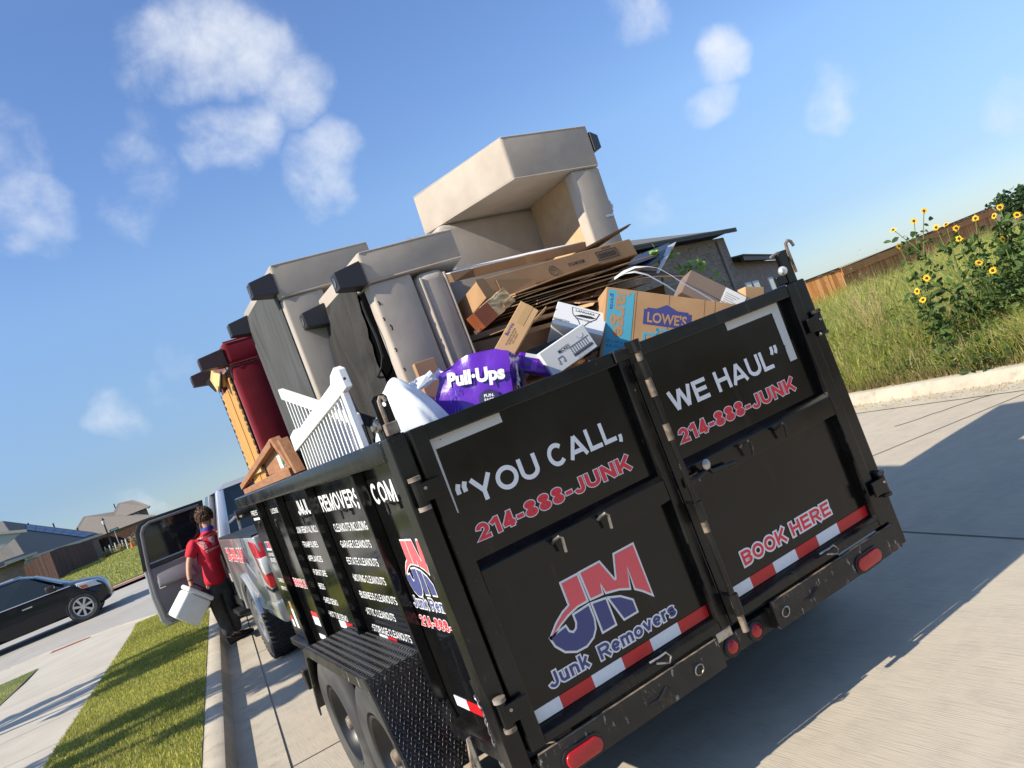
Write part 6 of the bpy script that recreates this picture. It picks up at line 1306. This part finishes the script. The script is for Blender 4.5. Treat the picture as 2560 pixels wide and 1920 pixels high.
# ================================================================== PICKUP TRUCK
tk = thing('pickup_truck', 'silver grey crew-cab pickup with its left rear door open, hitched to the trailer', 'pickup truck', (0, 8, 0))
def arch(cy, cz, r_, ya, yb, n=14): return [(cy+r_*math.cos(a), cz+r_*math.sin(a)) for a in [math.pi*k/n for k in range(n+1)]]
WY, WZ, WR = 6.58, .42, .42
for s in (-1, 1):
    x0 = s*.985
    # bed side with wheel arch and swept lower edge
    p = [(4.92, .66), (4.92, 1.375), (7.66, 1.375), (7.66, .58), (WY+.52, .58)] + [(WY+.50*math.cos(a), WZ+.50*math.sin(a)) for a in [math.pi*(.1+.8*k/14) for k in range(15)]] + [(WY-.52, .60), (5.35, .62)]
    bs = MB().prism([(x0, y, z) for y, z in p], (-s*.10, 0, 0)).build('bed_side', 'truck', tk, bevel=.018, seg=3, smooth=True, ang=50)
    MB().tube([(x0+s*.004, WY+.52*math.cos(a), WZ+.52*math.sin(a)) for a in [math.pi*(.08+.84*k/18) for k in range(19)]], .035, 8).build('arch_flare', 'truck', bs, smooth=True)
    MB().box((min(x0, x0-s*.12), 4.95, 1.372), (max(x0, x0-s*.12), 7.64, 1.392)).build('bed_cap', 'trim', bs)
    # tail lamp
    tl = MB().hexa([(x0-s*.14, 4.895, .90), (x0+s*.006, 4.90, .88), (x0+s*.008, 5.10, .93), (x0-s*.14, 5.10, .90), (x0-s*.12, 4.895, 1.30), (x0+s*.006, 4.93, 1.32), (x0+s*.008, 5.30, 1.34), (x0-s*.12, 5.2, 1.30)]).build('tail_lamp', 'lamp_red', tk, bevel=.014, seg=3, smooth=True)
    MB().hexa([(x0-s*.06, 4.885, 1.02), (x0+s*.011, 4.892, 1.01), (x0+s*.013, 5.07, 1.03), (x0-s*.06, 5.0, 1.02), (x0-s*.06, 4.885, 1.17), (x0+s*.011, 4.905, 1.17), (x0+s*.013, 5.14, 1.18), (x0-s*.06, 5.0, 1.17)]).build('reverse_lens', 'lens', tl, bevel=.01, seg=2, smooth=True)
    MB().hexa([(x0-s*.10, 4.89, .85), (x0+s*.002, 4.90, .84), (x0+s*.002, 5.2, .86), (x0-s*.1, 5.2, .86), (x0-s*.1, 4.89, .875), (x0+s*.002, 4.90, .872), (x0+s*.002, 5.2, .895), (x0-s*.1, 5.2, .895)]).build('lamp_trim', 'trim', tl)
    MB().hexa([(s*.62, 4.82, .52), (x0, 4.88, .55), (x0, 5.75, .57), (s*.62, 5.7, .52), (s*.62, 4.80, .74), (x0+s*.005, 4.86, .76), (x0+s*.005, 5.55, .74), (s*.62, 5.6, .74)]).build('bumper_corner', 'truck', tk, bevel=.03, seg=3, smooth=True)
    # cab lower panels
    for ya, yb in (((7.70, 7.90), (8.82, 9.95)) if s < 0 else ((7.70, 8.80), (8.82, 9.95))):
        MB().hexa([(x0-s*.08, ya, .56), (x0, ya, .56), (x0, yb, .56), (x0-s*.08, yb, .56), (x0-s*.08, ya, 1.37), (x0-s*.015, ya, 1.37), (x0-s*.015, yb, 1.37), (x0-s*.08, yb, 1.37)]).build('front_door' if yb > 9 else 'cab_corner', 'truck', tk, bevel=.02, seg=3, smooth=True)
    MB().box((min(x0, s*.6), 7.7, .50), (max(x0, s*.6), 9.95, .60)).build('sill', 'trim', tk); MB().box((min(s*1.06, s*.92), 7.8, .40), (max(s*1.06, s*.92), 9.8, .46)).build('side_step', 'trim', tk, bevel=.012)
    # pillars, roof edge
    def pillar(ya, yb, yc, yd, m='truck', nm='pillar', w_=.05): MB().hexa([(x0-s*.10-s*w_, ya, 1.36), (x0-s*.015, ya, 1.36), (x0-s*.015, yb, 1.36), (x0-s*.10-s*w_, yb, 1.36), (s*.76-s*w_, yc, 1.93), (s*.80, yc, 1.93), (s*.80, yd, 1.93), (s*.76-s*w_, yd, 1.93)]).build(nm, m, tk, bevel=.012, seg=2, smooth=True)
    pillar(7.70, 7.92, 7.82, 7.98, 'truck_white' if s < 0 else 'truck'); pillar(8.76, 8.90, 8.78, 8.90); pillar(9.95, 10.1, 9.30, 9.42)  # rear pillar coloured brighter on the left than on the right
    if s > 0:
        MB().quad((x0-s*.03, 7.92, 1.37), (x0-s*.03, 8.76, 1.37), (s*.80, 8.78, 1.92), (s*.80, 7.98, 1.92)).build('side_glass', 'glass', tk)
    MB().quad((x0-s*.03, 8.90, 1.37), (x0-s*.03, 9.95, 1.37), (s*.80, 9.30, 1.92), (s*.80, 8.90, 1.92)).build('side_glass', 'glass', tk)
    # hood side + front wheel arch
    p = [(9.97, .58), (9.97, 1.30), (11.85, 1.18), (12.0, .62), (11.55, .60)] + [(10.95+.52*math.cos(a), WZ+.52*math.sin(a)) for a in [math.pi*(.1+.8*k/12) for k in range(13)]] + [(10.4, .58)]
    MB().prism([(x0, y, z) for y, z in p], (-s*.12, 0, 0)).build('fender', 'truck', tk, bevel=.02, seg=3, smooth=True, ang=50)
    wheel(tk, (s*.87, WY, WZ), s, WR, .27, .235, 'alloy', 7, knobs=44, groove=False); wheel(tk, (s*.87, 10.95, WZ), s, WR, .27, .235, 'alloy', 7, knobs=44, groove=False)
    MB().box((min(s*1.0, s*1.24), 9.55, 1.38), (max(s*1.0, s*1.24), 9.68, 1.68)).build('wing_mirror', 'trim', tk, bevel=.03, seg=3, smooth=True)
MB().box((-.88, 4.905, .66), (.88, 4.97, 1.36)).build('tailgate', 'truck', tk, bevel=.015); MB().box((-.84, 4.80, .52), (.84, 4.90, .72)).build('rear_bumper', 'chrome', tk, bevel=.02, seg=3, smooth=True)
MB().box((-.88, 4.97, .72), (.88, 7.66, .76)).build('bed_floor', 'trim', tk); MB().box((-.95, 7.64, .6), (.95, 7.72, 1.38)).build('bed_front', 'truck', tk)
MB().hexa([(-.95, 7.72, 1.36), (.95, 7.72, 1.36), (.95, 9.95, 1.36), (-.95, 9.95, 1.36), (-.95, 7.72, 1.37), (.95, 7.72, 1.37), (.95, 9.95, 1.37), (-.95, 9.95, 1.37)]).build('belt_line', 'trim', tk) if False else None
MB().hexa([(-.82, 7.80, 1.92), (.82, 7.80, 1.92), (.80, 9.35, 1.92), (-.80, 9.35, 1.92), (-.70, 7.92, 1.985), (.70, 7.92, 1.985), (.68, 9.25, 1.985), (-.68, 9.25, 1.985)]).build('roof', 'truck', tk, bevel=.03, seg=3, smooth=True)
MB().hexa([(-.05, 8.05, 1.985), (.05, 8.05, 1.985), (.05, 8.25, 1.985), (-.05, 8.25, 1.985), (-.02, 8.05, 2.04), (.02, 8.05, 2.04), (.03, 8.2, 2.0), (-.03, 8.2, 2.0)]).build('roof_antenna', 'trim', tk, bevel=.008); MB().box((-.18, 7.79, 1.93), (.18, 7.83, 1.96)).build('brake_lamp', 'lamp_red', tk)
MB().quad((-.82, 7.73, 1.38), (.82, 7.73, 1.38), (.72, 7.83, 1.92), (-.72, 7.83, 1.92)).build('rear_glass', 'glass', tk); MB().quad((-.85, 10.02, 1.35), (.85, 10.02, 1.35), (.74, 9.36, 1.92), (-.74, 9.36, 1.92)).build('windscreen', 'glass', tk)
MB().hexa([(-.92, 9.97, 1.22), (.92, 9.97, 1.22), (.86, 11.9, 1.10), (-.86, 11.9, 1.10), (-.80, 9.97, 1.36), (.80, 9.97, 1.36), (.74, 11.85, 1.24), (-.74, 11.85, 1.24)]).build('bonnet', 'truck', tk, bevel=.03, seg=3, smooth=True); MB().box((-.85, 11.85, .62), (.85, 12.0, 1.18)).build('grille', 'chrome', tk, bevel=.03, seg=2)
MB().box((-.90, 7.74, .58), (.90, 9.95, .64)).build('cab_floor', 'trim', tk)
st_ = MB().box((-.84, 7.80, .78), (.78, 8.30, .98)).build('rear_seat', 'seatcloth', tk, bevel=.05, seg=3, smooth=True); MB().box((-.84, 7.76, .96), (.78, 7.92, 1.62)).build('seat_back', 'seatcloth', st_, bevel=.05, seg=3, smooth=True)
fs2 = MB().box((-.78, 8.75, .75), (-.22, 9.3, .95)).build('front_seat', 'seatcloth', tk, bevel=.05, seg=3, smooth=True); MB().box((-.78, 8.68, .92), (-.22, 8.84, 1.58)).build('seat_back', 'seatcloth', fs2, bevel=.05, seg=3, smooth=True); MB().box((-.60, 8.70, 1.56), (-.40, 8.80, 1.76)).build('head_rest', 'seatcloth', fs2, bevel=.03, seg=3, smooth=True)
# hitch
MB().box((-.06, 4.4, .44), (.06, 4.85, .52)).build('hitch', 'black_dirty', tk)
lettering(bs, ' ', 'vinyl_red', (0, 0, 0), U, Wv, 1, 1, FN) if False else None
lb = [o for o in tk.children if o.name.startswith('bed_side')][0]
block(lb, '214-888-JUNK', 'vinyl_red', (-.9865, 7.35, 1.11), (0, -1, 0), Wv, 1.55, .15, (-1, 0, 0), .2, 'vinyl_white', .07)
# open rear door: swings on the B pillar, inner face towards the trailer
dr_ = MB()
dy = 8.86
outer = [(-1.0, .56), (-1.0, 1.37), (-.86, 1.90), (-1.02, 1.935), (-1.60, 1.92), (-1.74, 1.87), (-1.83, 1.40), (-1.87, .95), (-1.845, .62), (-1.75, .53)]
door = MB().prism([(x, dy+.05, z) for x, z in [(-1.0, .53), (-1.0, 1.38), (-1.83, 1.38), (-1.87, .95), (-1.86, .62), (-1.80, .53)]], (0, .07, 0)).build('rear_door', 'truck', tk, bevel=.015, seg=2); door['label'] = 'open left rear door showing its grey inner panel'
def frame_loop(ou, inn, y0, th, m, nm):
    n = len(ou); mb = MB(); vs = [(x, y0, z) for x, z in ou]+[(x, y0, z) for x, z in inn]+[(x, y0+th, z) for x, z in ou]+[(x, y0+th, z) for x, z in inn]; fs = []
    for i in range(n):
        j = (i+1) % n; fs += [(i, j, n+j, n+i), (2*n+i, 3*n+i, 3*n+j, 2*n+j), (i, 2*n+i, 2*n+j, j), (n+i, n+j, 3*n+j, 3*n+i)]
    return mb.add(vs, fs).build(nm, m, door, bevel=.008, seg=2, smooth=True)
ou = [(-.99, 1.30), (-.88, 1.91), (-1.60, 1.935), (-1.72, 1.90), (-1.78, 1.82), (-1.85, 1.30)]; inn = [(-1.07, 1.36), (-.97, 1.86), (-1.58, 1.88), (-1.66, 1.85), (-1.70, 1.78), (-1.75, 1.36)]
frame_loop(ou, inn, dy+.03, .07, 'trim', 'window_frame')
ou2 = [(-1.005, .55), (-1.03, 1.36), (-.945, 1.875), (-1.585, 1.895), (-1.68, 1.86), (-1.73, 1.78), (-1.795, 1.36), (-1.825, .95), (-1.81, .64), (-1.74, .56)]; inn2 = [(-1.045, .60), (-1.075, 1.34), (-.985, 1.84), (-1.57, 1.86), (-1.645, 1.83), (-1.69, 1.77), (-1.755, 1.34), (-1.78, .95), (-1.765, .67), (-1.71, .60)]
frame_loop(ou2, inn2, dy+.012, .03, 'inner', 'inner_trim')
MB().add([(x, dy+.055, z) for x, z in [(-1.06, 1.35), (-.97, 1.86), (-1.6, 1.88), (-1.68, 1.82), (-1.77, 1.35)]], [(0, 1, 2, 3, 4)]).build('window_pane', 'glass', door)
MB().prism([(x, dy+.02, z) for x, z in [(-1.04, .66), (-1.06, 1.30), (-1.76, 1.30), (-1.79, .95), (-1.77, .70)]], (0, .05, 0)).build('door_card', 'inner', door, bevel=.01)
MB().hexa([(-1.25, dy-.03, 1.02), (-1.74, dy-.03, 1.05), (-1.74, dy+.03, 1.02), (-1.25, dy+.03, 1.0), (-1.30, dy-.02, 1.12), (-1.72, dy-.02, 1.12), (-1.72, dy+.03, 1.25), (-1.30, dy+.03, 1.25)]).build('armrest', 'seatcloth', door, bevel=.02, seg=3, smooth=True)
MB().box((-1.62, dy+.008, .74), (-1.15, dy+.022, .80)).build('map_pocket', 'trim', door); MB().box((-1.74, dy-.002, 1.02), (-1.66, dy+.01, 1.06)).build('pull_handle', 'chrome', door)

# ================================================================== DARK SUV on the cross street
ZC_ = zf(22.9)
sv = thing('suv', 'dark navy SUV with silver alloy wheel turning across the far street', 'car', (-3.24, 22.93, ZC_), local=True, rot=(0, 0, -3))
# stations along local x: (x, zlow, zbelt, ztop, halfw_low, halfw_belt, halfw_top)
ST = [(-4.0, .45, .98, 1.10, .62, .72, .55), (-3.8, .30, 1.02, 1.45, .86, .90, .55), (-3.0, .25, 1.04, 1.66, .92, .95, .60), (-2.0, .24, 1.03, 1.70, .93, .96, .62), (-1.2, .24, 1.01, 1.66, .93, .96, .60), (-.85, .24, 1.0, 1.52, .93, .96, .60),
      (-.35, .24, .99, 1.16, .93, .95, .66), (-.15, .24, .98, 1.06, .93, .94, .70), (.2, .25, .94, 1.01, .92, .92, .70), (.5, .27, .86, .92, .87, .86, .66), (.64, .30, .72, .80, .76, .76, .60), (.70, .34, .58, .66, .62, .64, .5)]
vs = []; fs = []
for x, zl, zb, zt, wl_, wb_, wt_ in ST:
    h_ = [(0, zl), (wl_*.9, zl), (wl_, zl+.1), (wb_+.01, (zl+zb)/2), (wb_, zb-.03), (wb_-.03, zb), ((wb_+wt_)/2-.03, (zb+zt)/2), (wt_, zt-.035), (wt_-.1, zt), (0, zt+.015)]
    vs += [(x, -a, b) for a, b in h_] + [(x, a, b) for a, b in reversed(h_[1:-1])]
k = 18
for i in range(len(ST)-1):
    for j in range(k): a = i*k+j; b = i*k+(j+1) % k; fs.append((a, b, b+k, a+k))
fs += [tuple(range(k)), tuple(range((len(ST)-1)*k, len(ST)*k))]
MB().add(vs, fs).build('body', 'car', sv, smooth=True, ang=35)
def sidepane(x0, x1, xt0, xt1, nm, m='glass'):
    for s in (-1, 1): MB().add([(x0, s*.955, 1.03), (x1, s*.955, 1.02), (xt1, s*.68, 1.50 if xt1 > -1.0 else 1.60), (xt0, s*.645, 1.60)], [(0, 1, 2, 3)]).build(nm, m, sv)
sidepane(-1.75, -.30, -1.72, -1.05, 'front_window'); sidepane(-2.85, -1.85, -2.8, -1.82, 'rear_window')
for s in (-1, 1):
    MB().tube([(-3.7, s*.962, 1.03), (-1.8, s*.972, 1.022), (-.12, s*.955, .995)], .014, 6).build('chrome_strip', 'chrome', sv); MB().tube([(-2.9, s*.60, 1.715), (-1.3, s*.60, 1.70)], .02, 6).build('roof_rail', 'chrome', sv)
    for x in (-1.30, -2.45): MB().box((x, min(s*.962, s*.985), .84), (x+.24, max(s*.962, s*.985), .875)).build('door_handle', 'chrome', sv, bevel=.008)
    wm = MB().box((-.66, min(s*.96, s*1.14), 1.02), (-.44, max(s*.96, s*1.14), 1.19)).build('wing_mirror', 'trim', sv, bevel=.04, seg=3, smooth=True); MB().box((-.63, min(s*1.0, s*1.13), 1.10), (-.43, max(s*1.0, s*1.13), 1.14)).build('mirror_trim', 'chrome', wm)
    MB().hexa([(.08, s*.78, .80), (.12, s*.965, .80), (.56, s*.87, .74), (.66, s*.60, .70), (.02, s*.78, 1.0), (-.02, s*.955, .99), (.42, s*.90, .92), (.52, s*.62, .90)]).build('head_lamp', 'lens', sv, bevel=.02, seg=2, smooth=True)
    MB().hexa([(.10, s*.90, .81), (.12, s*.975, .81), (.28, s*.935, .80), (.26, s*.86, .80), (.08, s*.90, .90), (.08, s*.97, .90), (.24, s*.935, .88), (.23, s*.86, .88)]).build('turn_signal', 'amber', sv)
    MB().lathe((.575, s*.66, .45), (1, s*.35, 0), [(.06, 0), (.06, .03), (0, .035)], 14).build('fog_lamp', 'lens', sv)
    for x in (0, -2.95):
        MB().lathe((x, s*.90, .36), (0, s, 0), [(.405, -.25), (.405, .050), (.385, .056), (.36, .05)], 30).build('wheel_arch', 'car' if False else 'trim', sv, smooth=True)
MB().add([(-.27, -.78, 1.10), (-.27, .78, 1.10), (-.95, .58, 1.57), (-.95, -.58, 1.57)], [(0, 1, 2, 3)]).build('windscreen', 'glass', sv)
def swheel(x, s):
    c = V(x, s*.86, .355); ax = (0, s, 0); rr = .245; wd = .23; r_ = .355
    wh = MB().lathe(c, ax, [(rr, -.07), (rr+.02, -.11), (r_*.93, -.115), (r_, -.08), (r_, .08), (r_*.93, .115), (rr+.02, .11), (rr, .07)], 36).build('wheel', 'rubber', sv, smooth=True)
    MB().lathe(c, ax, [(rr+.004, .105), (rr-.02, .10), (rr-.025, 0), (rr-.03, -.08)], 32).build('rim', 'alloy', wh, smooth=True); MB().lathe(c, ax, [(rr-.03, .0), (0, .0)], 24).build('brake_disc', 'trim', wh)
    sp = MB(); yy = Vector(ax)
    for i in range(7):
        a = 2*math.pi*i/7+.2; q = V(math.cos(a), 0, math.sin(a)); t2 = V(-math.sin(a), 0, math.cos(a)); sp.hexa([c+q*.03-t2*.028+yy*.07, c+q*.03+t2*.028+yy*.07, c+q*(rr-.01)+t2*.042+yy*.08, c+q*(rr-.01)-t2*.042+yy*.08, c+q*.03-t2*.02+yy*.105, c+q*.03+t2*.02+yy*.105, c+q*(rr-.01)+t2*.032+yy*.105, c+q*(rr-.01)-t2*.032+yy*.105])
    sp.lathe(c, ax, [(.06, .07), (.055, .11), (0, .112)], 14); sp.build('spokes', 'alloy', wh)
for x in (0, -2.95):
    for s in (-1, 1): swheel(x, s)

# ================================================================== PERSON
pe = thing('person', 'person in red shirt and charcoal trousers seen from behind at the open truck door', 'person', (-1.12, 8.65, 0))
PO = pe.location.copy()
def skin(name, m, verts, edges, parent, rootv=0, sub=2):
    """verts: [(x,y,z,rx,ry)] world"""
    me = bpy.data.meshes.new(name); me.from_pydata([Vector(v[:3])-PO for v in verts], edges, [])
    o = bpy.data.objects.new(name, me); col.objects.link(o); o.parent = parent
    me.skin_vertices or bpy.context.view_layer.update()
    md = o.modifiers.new('skin', 'SKIN'); md.use_smooth_shade = True; md.branch_smoothing = .6
    if not me.skin_vertices:
        bm = bmesh.new(); bm.from_mesh(me); bm.verts.layers.skin.verify(); bm.to_mesh(me); bm.free()
    for i, v in enumerate(verts): sv_ = me.skin_vertices[0].data[i]; sv_.radius = (v[3], v[4]); sv_.use_root = (i == rootv)
    sd_ = o.modifiers.new('sub', 'SUBSURF'); sd_.levels = sub; sd_.render_levels = sub
    me.materials.append(M[m]); return o
bv = [(-1.10, 8.55, .93, .10, .09), (-1.07, 8.53, 1.14, .09, .08), (-1.03, 8.51, 1.36, .09, .075), (-.985, 8.51, 1.49, .06, .06), (-.975, 8.52, 1.56, .052, .055), (-.965, 8.53, 1.62, .065, .075), (-.962, 8.535, 1.69, .078, .095), (-.962, 8.535, 1.755, .058, .07),
      (-1.205, 8.50, 1.42, .045, .045), (-1.335, 8.44, 1.21, .042, .042), (-1.385, 8.39, 1.08, .038, .036), (-1.405, 8.36, .985, .026, .026), (-1.415, 8.345, .925, .036, .020),
      (-.845, 8.57, 1.42, .045, .045), (-.80, 8.80, 1.28, .042, .042), (-.80, 9.02, 1.22, .028, .028), (-.80, 9.10, 1.22, .034, .02),
      (-1.185, 8.56, .86, .09, .09), (-1.19, 8.63, .49, .06, .06), (-1.16, 8.73, .10, .04, .04), (-1.015, 8.57, .86, .09, .09), (-1.035, 8.68, .49, .06, .06), (-1.05, 8.82, .10, .04, .04)]
be = [(0, 1), (1, 2), (2, 3), (3, 4), (4, 5), (5, 6), (6, 7), (2, 8), (8, 9), (9, 10), (10, 11), (11, 12), (2, 13), (13, 14), (14, 15), (15, 16), (0, 17), (17, 18), (18, 19), (0, 20), (20, 21), (21, 22)]
body = skin('body', 'skin', bv, be, pe)
for hx, hy, hz, dxx, dyy in ((-1.415, 8.345, .925, 1, 0), (-.80, 9.10, 1.22, 1, 0)):
    fv = []; fe = []
    for k in range(4):
        o_ = .020*(k-1.5); l_ = (.034, .040, .037, .028)[k]; i = len(fv)
        if hz < 1: fv += [(hx+.01, hy+o_, hz-.005, .009, .009), (hx-.004, hy+o_, hz-.005-l_, .0085, .0085), (hx+.016, hy+o_, hz-.02-l_*1.3, .008, .008)]
        else: fv += [(hx+o_, hy+.005, hz, .009, .009), (hx+o_, hy+.005+l_, hz-.005, .0085, .0085), (hx+o_, hy+.01+l_*1.5, hz-.03, .008, .008)]
        fe += [(i, i+1), (i+1, i+2)]
    i = len(fv); fv += [(hx+.012, hy+.025, hz+.02, .010, .010), (hx+.035, hy+.035, hz-.005, .009, .009), (hx+.042, hy+.03, hz-.03, .008, .008)]; fe += [(i, i+1), (i+1, i+2)]
    skin('fingers', 'skin', fv, fe, body, sub=1)
shirt = [(-1.11, 8.55, .79, .19, .155), (-1.10, 8.55, .93, .178, .14), (-1.085, 8.54, 1.06, .165, .13), (-1.06, 8.525, 1.22, .17, .13), (-1.03, 8.51, 1.38, .185, .13), (-1.0, 8.51, 1.46, .145, .10), (-.985, 8.512, 1.515, .085, .08),
         (-1.19, 8.505, 1.425, .082, .085), (-1.265, 8.475, 1.32, .075, .08), (-1.31, 8.455, 1.245, .075, .08), (-.86, 8.565, 1.43, .08, .085), (-.825, 8.66, 1.36, .072, .078), (-.81, 8.73, 1.315, .07, .075)]
so = skin('shirt', 'shirt', shirt, [(0, 1), (1, 2), (2, 3), (3, 4), (4, 5), (5, 6), (4, 7), (7, 8), (8, 9), (4, 10), (10, 11), (11, 12)], pe, 3)
trs = [(-1.10, 8.555, .97, .15, .12), (-1.10, 8.56, .80, .15, .12), (-1.19, 8.57, .72, .098, .105), (-1.195, 8.62, .48, .078, .085), (-1.175, 8.69, .22, .072, .078), (-1.165, 8.72, .11, .070, .076), (-1.01, 8.58, .72, .098, .105), (-1.035, 8.67, .48, .078, .085), (-1.05, 8.77, .22, .070, .076), (-1.055, 8.81, .11, .068, .074)]
skin('trousers', 'trousers', trs, [(0, 1), (1, 2), (2, 3), (3, 4), (4, 5), (1, 6), (6, 7), (7, 8), (8, 9)], pe)
for ax_, ay_ in ((-1.16, 8.735), (-1.05, 8.825)):
    skin('shoe', 'shoe', [(ax_-.05, ay_, .05, .046, .048), (ax_, ay_, .06, .05, .055), (ax_+.08, ay_+.03, .045, .048, .042), (ax_+.16, ay_+.05, .038, .045, .034), (ax_+.20, ay_+.055, .032, .03, .025)], [(0, 1), (1, 2), (2, 3), (3, 4)], pe, 1)
MB().lathe((-.985, 8.512, 1.50), (.05, .05, 1), [(.076, 0), (.080, .02), (.068, .05), (.062, .05)], 18).build('collar', 'collar', pe, smooth=True)
hr = MB(); random.seed(5)
hc = V(-.966, 8.525, 1.705)
for _ in range(520):
    d = V(random.gauss(0, 1), random.gauss(0, 1), random.gauss(0, 1)).normalized()
    if d.z < -.55 or (d.y > .45 and d.z < .25): continue
    p = hc+V(d.x*.098, d.y*.112, d.z*.108); r_ = random.uniform(.008, .016); u = d.orthogonal().normalized(); w_ = d.cross(u); ph = random.uniform(0, 6)
    hr.tube([p+(u*math.cos(ph+a)+w_*math.sin(ph+a))*r_+d*(a*.004) for a in (0, 1.2, 2.4, 3.6, 4.8)], [.007, .007, .006, .005, .003], 5)
hr.build('hair', 'hair', pe, smooth=True)['kind'] = 'stuff'
MB().lathe(hc, (0, 0, 1), [(.0, .105), (.06, .09), (.092, .04), (.098, -.01), (.085, -.055), (.05, -.085)], 18).build('hair_base', 'hair', pe, smooth=True)
for s in (-1, 1): MB().lathe((-.962+s*.082, 8.545, 1.665), (s, .2, 0), [(.012, 0), (.026, .008), (.022, .016), (0, .012)], 10).build('ear', 'skin', body, smooth=True)
MB().hexa([(-.975, 8.625, 1.63), (-.945, 8.625, 1.63), (-.945, 8.62, 1.64), (-.975, 8.62, 1.64), (-.965, 8.62, 1.68), (-.955, 8.62, 1.68), (-.955, 8.615, 1.68), (-.965, 8.615, 1.68)]).build('nose', 'skin', body)
for s in (-1, 1): MB().lathe((-.96+s*.032, 8.612, 1.685), (0, 1, 0), [(.011, -.004), (.009, .004), (0, .006)], 8).build('eye', 'trim', body)
MB().box((-.985, 8.612, 1.605), (-.937, 8.618, 1.612)).build('mouth', 'pinklabel', body)
# printed lines on the back of the shirt, pressed onto the cloth by shrinkwrap
def back_print(z0, z1, x0, x1, nm='shirt_print'):
    n = 8; vs = []; fs = []
    for i in range(n+1):
        for z, sh in ((z0, 0), (z1, (z1-z0)*.22)): vs.append((x0+(x1-x0)*i/n+sh, 8.30, z+(x1-x0)*i/n*.10))
    for i in range(n): a = 2*i; fs.append((a, a+2, a+3, a+1))
    o = MB().add(vs, fs).build(nm, 'shirt_print', so); md = o.modifiers.new('wrap', 'SHRINKWRAP'); md.target = so; md.wrap_method = 'PROJECT'; md.use_project_y = True; md.use_positive_direction = True; md.use_negative_direction = True; md.offset = .003
for k in range(6): back_print(1.435, 1.452, -1.16+.046*k, -1.122+.046*k)
for k in range(7): back_print(1.395-.016*k, 1.403-.016*k, -1.165+.006*k, -1.085+.002*k); back_print(1.405-.016*k, 1.413-.016*k, -1.03+.004*k, -.945-.004*k)
for k in range(5): back_print(1.262, 1.275, -1.115+.04*k, -1.085+.04*k)
back_print(1.245, 1.25, -1.11, -.93)
MB().lathe((-1.40, 8.368, 1.0), (.1, .15, .5), [(.031, -.008), (.033, 0), (.031, .01)], 16).build('wrist_band', 'trim', pe, smooth=True)
# white cooler held by the left hand
ck = thing('cooler', 'white plastic cooler held tilted by the person in red', 'cooler', (-1.432, 8.278, .94), rot=(10.5, 45.6, 16))
MB().box((0, 0, -.40), (.34, .34, -.062)).build('tub', 'foam', ck, bevel=.035, seg=4, smooth=True, ang=60); MB().box((-.006, -.006, -.058), (.346, .346, 0)).build('lid', 'foam', ck, bevel=.024, seg=4, smooth=True, ang=60)
MB().box((.14, .06, .0), (.30, .24, .003)).build('lid_label', 'pinklabel', ck)
MB().tube([(.02, .17, .0), (.03, .17, .04), (.10, .17, .055), (.20, .17, .05), (.30, .17, .04), (.33, .17, .0)], .011, 8).build('carry_handle', 'trim', ck, smooth=True)
